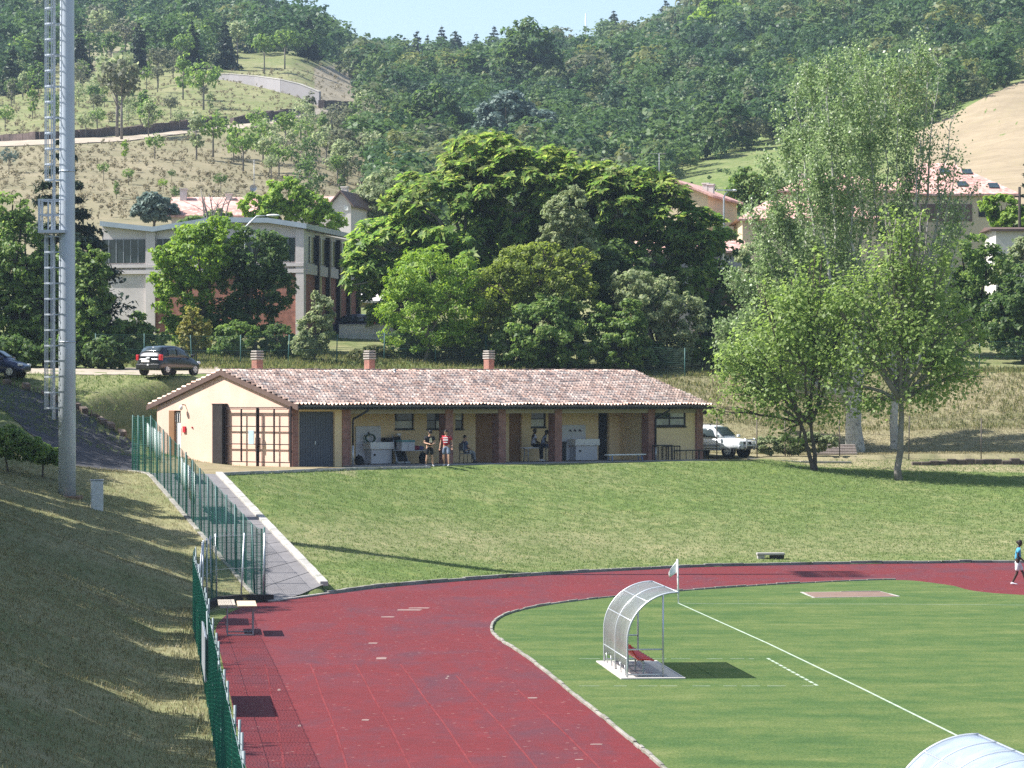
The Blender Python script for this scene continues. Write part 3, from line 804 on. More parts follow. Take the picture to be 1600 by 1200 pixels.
u = u_of(617, RV-.4); MB().tube([(u,RV-.4,RZ0-.25),(u,RV-.4,RZ0+.12)], .05, 8).tube([(u,RV-.4,RZ0+.12),(u,RV-.4,RZ0+.17)], .085, 8).build('vent_pipe', M['galv'], roof)
# small fittings on the gable
yv = v_of(289.5); zf = z_of(636,0,yv)
wl = MB().tube([(0,yv,zf+.1),(-.18,yv,zf+.12),(-.25,yv,zf+.05)], .025, 8).build('wall_lamp', M['verge'], house)
MB().ball((-.25,yv,zf-.03), (.10,.10,.13)).build('lamp_shade', M['white'], wl)
yv = v_of(289); zf = z_of(671,0,yv); MB().box(-.08,0,yv-.10,yv+.10,zf-.15,zf+.15).build('alarm_box', mat('red_box', (.5,.03,.04), .5), house, .01)
yv = v_of(301); zf = z_of(668,0,yv); MB().tube([(0,yv,zf),(-.05,yv,zf)], .045, 10).build('bell', mat('red_bell', (.25,.02,.03), .5), house)
yv = v_of(281); zf = z_of(674,0,yv); MB().box(-.02,0,yv-.12,yv+.12,zf-.17,zf+.17).build('notice', M['white'], house)
ux = LEN+.0; MB().box(LEN+.01,LEN+.40,.08,.3,HZ-.42,HZ-.22).tube([(LEN,.2,HZ-.2),(LEN+.35,.2,HZ-.2)], .02, 6).build('flood_lamp', M['darkframe'], house)
v = VB-.0
# ---- pillar and gate in front of the gable
gx = -.20
pv1, pv0 = v_of(335.5, gx), v_of(351, gx)
pt = empty('gate_pillar', bw(gx, (pv0+pv1)/2, -.3), 'tall dark weathered concrete pillar beside the metal gate, against the peach gable', 'pillar', ANG)
MB().box(-.16,.16,-(pv1-pv0)/2,(pv1-pv0)/2,0,z_of(632.5,gx,pv0)+.3).build('shaft', M['pillar'], pt, .015)
MB().box(-.18,.18,-(pv1-pv0)/2-.02,(pv1-pv0)/2+.02,z_of(632.5,gx,pv0)+.3,z_of(632.5,gx,pv0)+.36).build('cap', M['pillar'], pt, .01)
M['gate'] = mat('gate_brown', (.022,.014,.015), .6, .2, 5)
gv1, gv0 = v_of(352, gx), v_of(454, gx)
zt = z_of(638.5, gx, gv0); zb = z_of(727, gx, gv0)
gate = empty('metal_gate', bw(gx, gv0, 0), 'brown tubular double gate with a blue notice in front of the peach gable', 'gate', ANG)
W = gv1-gv0; mid = v_of(403, gx)-gv0
for a, b in ((.04, mid-.05), (mid+.05, W-.04)):
    mb = MB(); m_ = (a+b)/2
    for y in (a, b, m_): mb.bar((0,y,zb+.1),(0,y,zt), .055)
    for z in (zb+.12, zb+.12+(zt-zb-.12)/3, zb+.12+(zt-zb-.12)*2/3, zt-.02): mb.bar((0.003,a,z),(0.003,b,z), .045)
    mb.bar((0,a+.09,zb+.18),(0,a+.09,zt-.08),.02); mb.bar((0,m_+.06,zb+.18),(0,m_+.06,zt-.08),.02)
    mb.build('gate_leaf', M['gate'], gate)
MB().bar((-.02,mid,zb-.12),(-.02,mid,zt+.03),.14,.06).build('meeting_post', M['gate'], gate)
MB().bar((0,-.02,zb-.1),(0,-.02,zt+.12),.07).bar((0,W+.02,zb-.1),(0,W+.02,zt+.12),.07).bar((0,-.02,zt+.05),(0,W+.02,zt+.05),.04).build('gate_frame', M['gate'], gate)
nv = v_of(393.5, gx)-gv0; nz = z_of(684, gx, gv0)
MB().box(-.05,-.03,nv-.20,nv+.20,nz-.33,nz+.33).build('notice', mat('pale_blue_sign', (.36,.47,.53), .5, .08, 2), gate)
MB().box(-.12,-.02,mid-.1,mid+.02,zb+.9,zb+1.5).build('lock_box', M['gate'], gate, .01)

# ---------------------------------------------------------------- things under the porch
M['tilewhite'] = mat('pale_tiling', (.50,.50,.53), .4, .06, 3, dirt=((.36,.36,.38), .4))
M['rubber'] = mat('black_rubber', (.016,.016,.018), .7, .3, 5)
M['hose'] = mat('green_hose', (.035,.09,.06), .5)
def sink(name, px0, px1, py0, label, taps, basin):
    u0, u1 = bu(px0), bu(px1)
    o = empty(name, bw((u0+u1)/2, VB, 0), label, 'wash basin', ANG); w = (u1-u0)/2
    MB().box(-w, w, -.06, -.004, .0, bz(py0,px0)).build('splashback', M['tilewhite'], o, .01)
    b0, b1 = bu(basin[0])-(u0+u1)/2, bu(basin[1])-(u0+u1)/2
    zt = bz(basin[2], px0)
    mb = MB(); mb.box(b0,b1,-.62,-.061,zt-.34,zt-.27).box(b0,b1,-.62,-.55,zt-.27,zt).box(b0,b1,-.13,-.061,zt-.27,zt).box(b0,b0+.07,-.55,-.13,zt-.27,zt).box(b1-.07,b1,-.55,-.13,zt-.27,zt)
    mb.build('basin', M['white'], o, .015)
    MB().box(b0+.15,b1-.05,-.5,-.062,0,zt-.341).build('pedestal', M['tilewhite'], o, .01)
    for t in taps:
        x = bu(t)-(u0+u1)/2
        MB().tube([(x,-.06,zt+.42),(x,-.16,zt+.43),(x,-.19,zt+.38)], .025, 6).ball((x,-.11,zt+.47),.035).build('tap', M['darkframe'], o)
    MB().tube([(0,-.502,zt-.62),(0,-.56,zt-.62)], .05, 8).build('drain', M['darkframe'], o)
    return o
s1 = sink('wash_basin', 555, 594, 666, 'grey tiled wash basin with a green hose over its tap, left end of porch', (574,), (566,603,691))
s2 = sink('wash_basin', 877, 914, 664, 'grey tiled wash basin with three taps beside the dark doorway', (889,896,904), (886,924,686))
hx, hy_ = bu(574), VB-.3; zc = bz(684,574)
pts = []
for k in range(40):
    a = 2*math.pi*k/14.5
    pts.append((.30*math.cos(a)*(1+.04*math.sin(k)), -.04*math.sin(k*.6), .0+.22*math.sin(a)*(1 if math.sin(a) < 0 else .75)))
ho = empty('garden_hose', bw(hx, VB-.22, zc), 'coil of green hose hanging over the left wash basin', 'hose', ANG)
MB().tube(pts, .028, 6).build('coil', M['hose'], ho)
MB().tube([(.2,0,-.18),(.1,-.1,-.28),(-.35,-.2,-.3),(-.6,-.25,-.25),(-.62,-.22,.05),(-.45,-.1,.12)], .018, 6).build('hose_end', M['hose'], ho)
def bag(name, px, py, v, r, label, m, cat='bag'):
    u = u_of(px, v); o = empty(name, bw(u, v, 0), label, cat, ANG)
    mb = MB(); mb.ball((0,0,r[2]*.85), (r[0],r[1],r[2]), 0, 12, 8); mb.ball((r[0]*.7,0.02,r[2]*.5), (r[0]*.6,r[1]*.8,r[2]*.55), 0, 10, 6)
    mb.build('bag_body', m, o); MB().tube([(-r[0]*.5,0,r[2]*1.6),(-r[0]*.2,-.02,r[2]*2.05),(r[0]*.3,0,r[2]*1.55)], .02, 6).build('strap', m, o)
bag('sports_bag', 561, 718, .9, (.26,.18,.24), 'black slumped bag on the porch floor below the left wash basin', M['rubber'])
# folded trolley leaning beside the basin
u = bu(611); o = empty('folded_trolley', bw(u, VB-.55, 0), 'dark folded stand with pale side rails leaning by the wash basin', 'stand', ANG)
MB().add([(-.32,-.25,.12),(.34,-.25,.12),(.26,.25,1.32),(-.18,.25,1.32),(-.32,-.29,.12),(.34,-.29,.12),(.26,.2,1.32),(-.18,.2,1.32)], [(0,1,2,3),(4,7,6,5),(0,4,5,1),(1,5,6,2),(2,6,7,3),(3,7,4,0)]).build('panel', M['darkdoor'], o)
for sx, tx in ((-.36,-.2),(.38,.28)): MB().bar((sx,-.3,.05),(tx,.24,1.38),.05).build('rail', M['galv'], o)
MB().box(-.42,.42,-.42,-.2,.0,.1).build('foot', M['steel'], o, .01)
MB().ball((.14,.16,1.42),(.16,.14,.09)).build('cushion', M['white'], o)
u = bu(600); o = empty('dark_bin', bw(u, VB-.25, 0), 'narrow dark plastic bin between wash basin and folded stand', 'bin', ANG)
MB().box(-.2,.2,-.2,.2,0,1.15).build('bin_body', M['darkdoor'], o, .03); MB().box(-.22,.22,-.22,.22,1.151,1.27).build('lid', M['darkframe'], o, .03)
u = u_of(882, 1.5); o = empty('dark_bin', bw(u, VB-.35, 0), 'dark waste bin standing left of the three-tap wash basin', 'bin', ANG)
MB().box(-.26,.26,-.24,.24,0,.88).build('bin_body', M['darkdoor'], o, .03); MB().box(-.28,.28,-.26,.26,.881,.98).build('lid', M['darkframe'], o, .03)
# table with boxes
u0, u1 = u_of(620, 1.3), u_of(668, 1.3)
o = empty('folding_table', bw((u0+u1)/2, 1.3, 0), 'folding table behind the person in black, piled with boxes', 'table', ANG); w = (u1-u0)/2
zt = z_of(703.5, u0, 1.3)
MB().box(-w,w,-.32,.32,zt-.04,zt).build('tabletop', M['tilewhite'], o, .01)
for sx in (-w+.25, w-.25):
    for sy in (-.25,.25): MB().tube([(sx,sy,zt-.04),(sx+.06*(1 if sx<0 else -1),sy,.0)], .02, 6).build('leg', M['darkframe'], o)
M['cyan'] = mat('pale_cyan_box', (.42,.58,.62), .6, .1, 5)
for i, (px, lab) in enumerate(((628.5,'white box with a teal top, left one of two on the folding table'),(639,'white box with a teal top, right one of two on the folding table'))):
    u = u_of(px, 1.3); b = empty('carton', bw(u, 1.3, zt), lab, 'box', ANG, 'boxes on the porch table')
    MB().box(-.21,.21,-.2,.2,0,.40).build('carton_body', M['tilewhite'], b, .01); MB().box(-.23,.23,-.22,.22,.401,.50).build('lid', mat('teal_lid', (.10,.26,.28), .5), b, .01)
for px, c, r, lab, nm in ((650,(.22,.03,.05),(.22,.16,.12),'crumpled red garment lying on the folding table','garment'),(657,(.10,.09,.22),(.22,.16,.11),'crumpled purple garment lying on the folding table','garment')):
    u = u_of(px, 1.25); b = empty(nm, bw(u, 1.25, zt), lab, 'clothes', ANG)
    MB().ball((0,0,r[2]*.9), r).ball((.12,.03,r[2]*.6),(r[0]*.6,r[1]*.6,r[2]*.6)).build('cloth', mat('cloth', c, .9), b)
bag('backpack', 661, 696, 1.0, (.22,.2,.3), 'black rucksack on the porch floor left of the person in black', M['rubber'])
# blue-legged bench in front of the porch
def bench(name, px0, px1, v, py, label, top, legm, wtop=.34, lean=.08):
    u0, u1 = u_of(px0, v), u_of(px1, v); o = empty(name, bw((u0+u1)/2, v, -.02), label, 'bench', ANG); w = (u1-u0)/2
    zt = z_of(py, u0, v)+.02
    MB().box(-w,w,-wtop/2,wtop/2,zt-.06,zt).build('seat', top, o, .012)
    for sx in (-w+.3, w-.3):
        for sy in (-1, 1): MB().tube([(sx,sy*wtop*.35,zt-.06),(sx+lean*(1 if sx>0 else -1)*.5,sy*wtop*.5,0)], .028, 6).build('leg', legm, o)
        MB().bar((sx,-wtop*.35,zt*.45),(sx,wtop*.35,zt*.45),.03).build('stretcher', legm, o)
    return o
bench('wooden_bench', 947.5, 1006, -.75, 710, 'white topped bench with blue legs in front of the porch', M['white'], mat('blue_metal', (.12,.22,.42), .5))
bench('wooden_bench', 816, 862, 1.2, 699, 'small pale bench under the porch with two seated children', M['tilewhite'], M['steel'])
# metal racks under the right window
def rack(px0, px1, py0, v, label):
    u0, u1 = u_of(px0, v), u_of(px1, v); zt = z_of(py0, u0, v); o = empty('metal_rack', bw(u0, v, 0), label, 'rack', ANG); w = u1-u0
    mb = MB()
    for x in (0, w): mb.bar((x,-.2,0),(x,-.2,zt),.04).bar((x,.2,0),(x,.2,zt),.04).bar((x,-.2,zt-.02),(x,.2,zt-.02),.04)
    mb.bar((0,-.2,zt),(w,-.2,zt),.05).bar((0,.2,zt),(w,.2,zt),.05)
    mb.build('frame', M['gutter'], o)
    for k in range(1, 4): MB().bar((w*k/4,-.2,0),(w*k/4,-.2,zt),.025).build('bar', M['gutter'], o)
rack(1024, 1046, 696, -.5, 'taller dark metal rack below the white window')
rack(1040, 1058, 697, -.35, 'narrow dark metal rack between the taller and the long low rack')
rack(1058, 1097, 704, -.5, 'long low dark metal rack beside the last brick column')
# ---------------------------------------------------------------- fences
M['net'] = mat('green_netting', (.035,.19,.13), .55, .2, 4, world=True)
M['post'] = mat('green_post', (.05,.13,.12), .5, .15, 4)
M['f1post'] = mat('dull_metal_post', (.20,.24,.25), .6, .12, 5, metal=.2)
M['galvpost'] = mat('galvanised_post', (.50,.53,.55), .4, .12, 5, metal=.5, spec=.5)
M['rustpost'] = mat('rusty_post', (.12,.10,.085), .7, .2, 6)
M['banner'] = mat('white_banner', (.66,.70,.70), .6, .07, 2, dirt=((.5,.52,.5), .4))
M['olivenet'] = mat('grey_green_wire', (.10,.16,.13), .6, .2, 4, world=True)
def fence(name, line, h, step, label, net, postm, strand=.05, sw=.006, hgap=.10, pr=.028, tagpost=None, rails=True, base=None, jitter=.02, group=None, poff=0.0):
    zf = base or (lambda x, y: hz(x, y))
    p0 = line[0]; o = empty(name, (p0[0], p0[1], zf(*p0)), label, 'fence', 0, group)
    ox, oy, oz = o.location
    dense = sub(line, strand); xy = np.array(dense); Z = np.array([zf(*line[0])]) if False else None
    if base: Zg = np.array([base(x, y) for x, y in dense])
    else: Zg = H(xy[:,0], xy[:,1])
    if len(Zg) > 12: Zg = np.convolve(np.pad(Zg, 6, mode='edge'), np.ones(13)/13, 'valid')
    V = []; Q = []
    d = np.gradient(xy, axis=0); d /= np.linalg.norm(d, axis=1)[:,None]+1e-9
    n = len(xy); s2 = sw/2
    wob = .03*np.sin(np.arange(n)*.37)+.02*np.sin(np.arange(n)*.11+1)
    nx = np.stack([-d[:,1], d[:,0]], 1)
    xw = xy + nx*wob[:,None]*.6
    hh = h - .02 + .02*np.sin(np.arange(n)*.21)
    # upright strands (crossed ribbons), then level strands
    for ax in (d, nx):
        a = np.concatenate([xw-ax*s2, Zg[:,None]+.03], 1); b = np.concatenate([xw+ax*s2, Zg[:,None]+.03], 1)
        c = b.copy(); c[:,2] = Zg+hh; e = a.copy(); e[:,2] = Zg+hh
        k = len(V)*1
        base_i = sum(len(v) for v in V)
        V += [np.stack([a,b,c,e], 1).reshape(-1,3)]
        Q += [np.arange(4*n).reshape(-1,4)+base_i]
    for z in np.arange(.05, h, hgap):
        base_i = sum(len(v) for v in V)
        lo = np.concatenate([xw, (Zg+z-s2)[:,None]], 1); hi = np.concatenate([xw, (Zg+z+s2)[:,None]], 1)
        V += [np.stack([lo, hi], 1).reshape(-1,3)]
        i = np.arange(n-1)*2+base_i
        Q += [np.stack([i, i+2, i+3, i+1], 1)]
    V = np.concatenate(V) - np.array([ox,oy,oz]); mesh_np('netting', V, np.concatenate(Q), net, o)
    pts = sub(line, step); proto = None
    for i, q in enumerate(pts):
        z = zf(*q)
        if proto is None:
            proto = MB().tube([(0,0,-.4),(0,0,h+.06)], pr, 8).build('post', postm, o); c = proto
        else:
            c = proto.copy(); COL.objects.link(c); c.parent = o
        c.location = (q[0]-ox+poff, q[1]-oy, z-oz); c.rotation_euler = (random.gauss(0,jitter), random.gauss(0,jitter), 0)
    if rails:
        mb = MB()
        for z in (.08, h*.5, h-.02):
            mb.tube([(x-ox, y-oy, zz-oz+z) for (x, y), zz in list(zip(dense, Zg))[::max(1,int(1/strand))]], .006, 4)
        mb.build('line_wire', postm, o)
    return o
f1 = fence('netting_fence', [(-2.0,27),(-2.9,35),(-5.5,58),(-8.0,80),(-9.6,93.5),(-10.3,100.6)], 2.15, 2.1, 'dense green netting fence running along the left edge of the red track', M['net'], M['f1post'], .05, .0075, .08, pr=.022, poff=.05)
f1b = fence('netting_fence', [(-10.15,101.5),(-9.95,104.6),(-9.3,106.4),(-8.45,107.5)], 2.3, 1.02, 'short green fence with bright metal posts across the foot of the ramp', M['net'], M['galvpost'], .06, .006, .09)
zr2 = lambda x, y: float(base_ramp(np.array(float(y))))+.02
f2 = fence('netting_fence', [(-8.6,107.9),(-11.6,119.0),(-17.0,139.0)], 2.45, 1.85, 'see-through green mesh fence climbing beside the ramp to the building', M['net'], M['post'], .06, .0062, .085, base=zr2, pr=.034)
MB().tube([(-.15+8.6-8.6,-.3,.05),(.05,-.15,2.3)], .03, 8).build('brace', M['galvpost'], f1b)
bpy.data.objects[f1b.children[-1].name].location = (-8.6+10.15, 107.2-101.5, 0)
# low footing under the fence beside the ramp
struct(kerb_blocks([(-8.72,108.3),(-17.1,139)], .22, .30, 1.6, .02, lambda x, y: zr2(x,y)-.25, 0), 'fence_footing', M['kerbold'], .02)
struct(kerb_blocks([(-10.2,101.3),(-9.9,104.6),(-9.2,106.5),(-8.3,107.4)], .22, .30, .9, .01, lambda x, y: hz(x,y)-.05, 0), 'fence_footing', M['pillar'], .02)
def banner(px0, px1, yt, yb, label, on, t0, t1, zlo, zhi, group=None, dark=False, off=.05, m=None):
    a = Vector(lerp2(on[0], on[1], t0)); b = Vector(lerp2(on[0], on[1], t1)); d = (b-a).normalized(); nrm = Vector((d.y,-d.x))*off
    za, zb = zr2(*a), zr2(*b); o = empty('fence_banner', (a.x, a.y, za), label, 'banner', 0, group)
    n = 8; V = []; Q = []
    for i in range(n+1):
        q = a.lerp(b, i/n)+nrm*(1+.5*math.sin(i*1.9)); z = za+(zb-za)*i/n - za
        cut = .25*abs(math.sin(i*1.1)) if i > n*.4 else 0
        V += [(q.x-a.x,q.y-a.y,z+zlo+cut),(q.x-a.x,q.y-a.y,z+zhi-.03*math.sin(i*1.3))]
    Q = [(2*i,2*i+2,2*i+3,2*i+1) for i in range(n)]
    ob = mesh_np('sheet', V, Q, m or M['banner'], o, True); sol = ob.modifiers.new('thick','SOLIDIFY'); sol.thickness = .01
    MB().tube([(V[1][0],V[1][1],V[1][2]),(V[-1][0],V[-1][1],V[-1][2])], .012, 5).build('cord', M['galvpost'], o)
    return o
FB = (( -8.6,107.9),(-17.0,139.0))
def t_of(px):
    k = (px-800)/F; a, b = FB
    return (k*a[1]-a[0])/((b[0]-a[0])-k*(b[1]-a[1]))
banner(0,0,0,0,'torn white banner on the upper mesh fence, farther from the track', FB, t_of(250.5), t_of(227.5), .95, 2.15, 'white banners on the ramp fence')
banner(0,0,0,0,'torn white banner on the mesh fence, nearer the track', FB, t_of(303.5), t_of(280.5), .75, 2.0, 'white banners on the ramp fence')
def board(name, x0, D0, x1, D1, zlo, zhi, label, m, off):
    a = Vector((x0,D0)); b = Vector((x1,D1)); d = (b-a); L_ = d.length
    o = empty(name, (a.x,a.y,0), label, 'sign', math.atan2(d.y,d.x))
    MB().box(0,L_,off-.012,off+.012,zlo,zhi).build('panel', m, o, .004)
    MB().box(0,L_,off-.035,off-.013,zlo+.02,zlo+.06).box(0,L_,off-.035,off-.013,zhi-.06,zhi-.02).build('batten', M['galv'], o)
    return o
def f1x(D): return float(np.interp(D, [8,35,58,80,93.5,100.6], [.6,-2.9,-5.5,-8.0,-9.6,-10.3]))
board('fence_board', f1x(67.5), 67.5, f1x(72.4), 72.4, .75, 1.75, 'long blank pale board tied to the trackside netting fence', M['steel'], .09)
board('fence_board', f1x(95.5), 95.5, f1x(98.6), 98.6, .95, 1.75, 'small grey board high on the trackside fence near its far corner', M['steel'], -.12)
# ---------------------------------------------------------------- boards on trestles by the fence corner
o = empty('trestle_bench', (-8.02, 91.8, 0), 'two pale wooden boards on a thin metal trestle beside the fence corner', 'bench', R(90+6))
M['wood'] = mat('pale_wood', (.56,.43,.30), .8, .15, 6)
M['wood2'] = mat('weathered_wood', (.42,.36,.29), .8, .15, 6)
# local x runs away from the camera, local y to the left
MB().box(-.85,1.55,-.46,.10,.86,.90).build('board', M['wood'], o, .008)
MB().box(-.20,2.35,.16,.66,.85,.89).build('board', M['wood2'], o, .008)
mb = MB()
for x in (-.55, .75): 
    mb.bar((x,-.36,0),(x,-.36,.86),.035).bar((x,.40,0),(x,.40,.85),.035).bar((x,-.36,.84),(x,.62,.84),.035).bar((x,-.36,.03),(x,.40,.03),.035)
mb.bar((-.55,-.36,.03),(.75,-.36,.03),.035)
mb.build('trestle', M['steel'], o)
# ---------------------------------------------------------------- floodlight mast
M['mast'] = mat('mast_paint', (.46,.50,.55), .4, .06, 1.5, metal=.2, spec=.5, dirt=((.30,.33,.36), .5))
mx, my = -17.7, 123.5; mz = 3.05
mast = empty('floodlight_mast', (mx, my, mz), 'tall grey floodlight mast with caged ladder on the left bank', 'floodlight mast')
mb = MB(); zs = [0, 6, 11.2, 11.2, 20, 31]; rs = [.345, .325, .31, .31, .285, .24]
V = []
n = 16
mb.tube([(0,0,-.8),(0,0,6),(0,0,12),(0,0,20),(0,0,31)], [.355,.335,.315,.285,.24], 16)
mb.build('pole', M['mast'], mast)
mb = MB(); mb.tube([(0,0,6.2),(0,0,6.26)], .345, 16).tube([(0,0,13.0),(0,0,13.06)], .325, 16); mb.build('joint_collar', M['mast'], mast)
MB().box(-.75,.55,-.55,.65,-.9,.12).build('plinth', mat('rusty_concrete', (.20,.13,.09), .9, .25, 3), mast, .03)
def w_of(px, dy=0): return (px-800)/F*(my+dy) - mx
def mzh(py): return CH-(py-HY)*my/F - mz
ys = -.12
lad = MB()
zpl = mzh(360)
x0, x1 = w_of(80.5), w_of(92)
# upper ladder: two stiles at the mast's left, cage hoops further left
lx = -.52
for y in (-.22,.22): lad.bar((lx,y,zpl),(lx,y,29.5),.05)
for k in range(int((29.5-zpl)/.30)): lad.bar((lx,-.22,zpl+.15+k*.30),(lx,.22,zpl+.15+k*.30),.022)
lad.build('ladder', M['mast'], mast)
cg = MB()
for k in range(0, 26):
    z = zpl+2.0+k*.62
    if z > 29: break
    pts = [(lx+0.02-.0,.34*math.cos(a)*1.0,z) if False else (lx-.36*math.sin(a), .36*math.cos(a), z) for a in np.linspace(0, math.pi, 9)]
    for a, b in zip(pts[:-1], pts[1:]): cg.bar(a, b, .012, .06)
    if k % 2 == 0:
        for y in (-.3,.3): cg.bar((lx,y,z),(-.25,y*.6,z),.04)
for a in np.linspace(.15, math.pi-.15, 5): cg.bar((lx-.36*math.sin(a),.36*math.cos(a),zpl+2.0),(lx-.36*math.sin(a),.36*math.cos(a),29),.04,.01)
cg.build('ladder_cage', M['mast'], mast)
pl = MB(); a0, a1 = w_of(62), w_of(106)
pl.box(a0,a1-.05,-.5,.5,zpl-.12,zpl)
zt_ = mzh(312)
for x in (a0+.04, (a0+a1)/2-.15):
    for y in (-.47,.47): pl.bar((x,y,zpl),(x,y,zt_),.06)
for z in (zt_-.03, (zpl+zt_)/2):
    pl.bar((a0+.04,-.47,z),(a1-.1,-.47,z),.05).bar((a0+.04,.47,z),(a1-.1,.47,z),.05).bar((a0+.04,-.47,z),(a0+.04,.47,z),.05)
pl.bar((a0+.04,-.2,zpl),(a0+.04,-.2,zt_),.03).bar((a0+.04,.1,zpl),(a0+.04,.1,zt_),.03)
pl.build('platform', M['mast'], mast)
ll = MB(); b0 = w_of(84)
zlo = mzh(700)
for y in (-.22,.22): ll.bar((b0,y,mzh(655)),(b0,y,zpl),.05)
for k in range(int((zpl-mzh(655))/.30)): ll.bar((b0,-.22,mzh(655)+k*.30),(b0,.22,mzh(655)+k*.30),.022)
k = 0; z = zpl-.25
while z > mzh(640):
    pts = [(b0-.36*math.sin(a), .36*math.cos(a), z) for a in np.linspace(0, math.pi, 9)]
    for a, b in zip(pts[:-1], pts[1:]): ll.bar(a, b, .012, .06)
    ll.bar((b0,-.25,z),(-.2,-.1,z),.04); z -= .62
for a in np.linspace(.15, math.pi-.15, 5): ll.bar((b0-.36*math.sin(a),.36*math.cos(a),mzh(640)),(b0-.36*math.sin(a),.36*math.cos(a),zpl),.04,.01)
ll.build('lower_ladder', M['mast'], mast)
fl = MB(); fl.box(-.35,.35,-2.3,2.3,29.6,29.75)
for k in range(3): fl.bar((.1,-2.3,30.0+k*.75),(.1,2.3,30.0+k*.75),.10)
fl.bar((.0,-2.2,29.7),(.05,-2.2,31.7),.1).bar((.0,2.2,29.7),(.05,2.2,31.7),.1).build('lamp_frame', M['mast'], mast)
for k in range(3):
    for j in range(5):
        MB().box(.16,.45,-.28,.28,-.25,.25).build('floodlight', M['steel'], mast, .03).location = (0,-1.9+j*.95,30.05+k*.75)
# grey cabinet near the mast
q = P(151.5, 791, 121.5); q.z = hz(q.x, q.y)
o = empty('cable_cabinet', q, 'small pale grey metal cabinet on the bank beside the mast', 'cabinet', R(10))
MB().box(-.24,.24,-.17,.17,-.2,1.13).build('cabinet_body', M['galvpost'], o, .015); MB().box(-.27,.27,-.2,.2,1.131,1.18).build('lid', M['steel'], o, .01)
MB().box(-.2,.2,-.19,-.171,.15,1.05).build('door', M['galvpost'], o, .006)

# ---------------------------------------------------------------- dugouts
def poly_mat(name, col, al, rough=.28):
    m, nt, out = nodes(name); v = coords(nt)
    n1 = noise(nt, v, 2.0, 4); n2 = noise(nt, v, .8, 5, .7, 1.2)
    w = N(nt, 'ShaderNodeTexWave'); w.inputs['Scale'].default_value = 22; nt.links.new(v, w.inputs['Vector'])
    r = ramp(nt, [(.35, tuple(c*.72 for c in col)), (.65, tuple(min(1,c*1.15) for c in col))]); nt.links.new(mathn(nt, 'ADD', mathn(nt, 'MULTIPLY', n2, .7), mathn(nt, 'MULTIPLY', n1, .3)), r.inputs[0])
    b = N(nt, 'ShaderNodeBsdfPrincipled'); nt.links.new(r.outputs[0], b.inputs['Base Color']); b.inputs['Roughness'].default_value = rough; b.inputs['Specular IOR Level'].default_value = .5
    bp = N(nt, 'ShaderNodeBump'); bp.inputs['Strength'].default_value = .2; nt.links.new(w.outputs['Fac'], bp.inputs['Height']); nt.links.new(bp.outputs[0], b.inputs['Normal'])
    tl = N(nt, 'ShaderNodeBsdfTranslucent'); nt.links.new(r.outputs[0], tl.inputs[0])
    tp = N(nt, 'ShaderNodeBsdfTransparent'); tp.inputs[0].default_value = (.8,.84,.86,1)
    m1 = N(nt, 'ShaderNodeMixShader'); m1.inputs[0].default_value = .35; nt.links.new(b.outputs[0], m1.inputs[1]); nt.links.new(tl.outputs[0], m1.inputs[2])
    m2 = N(nt, 'ShaderNodeMixShader'); m2.inputs[0].default_value = al; nt.links.new(m1.outputs[0], m2.inputs[1]); nt.links.new(tp.outputs[0], m2.inputs[2]); nt.links.new(m2.outputs[0], out.inputs[0])
    return m
M['poly'] = poly_mat('polycarbonate_aged', (.36,.37,.36), .40)
M['polyblue'] = poly_mat('polycarbonate_blue', (.52,.60,.72), .10)
M['alu'] = mat('aluminium', (.50,.53,.55), .4, .08, 5, metal=.5, spec=.5)
M['redseat'] = mat('red_plastic', (.55,.035,.03), .4, .1, 4)
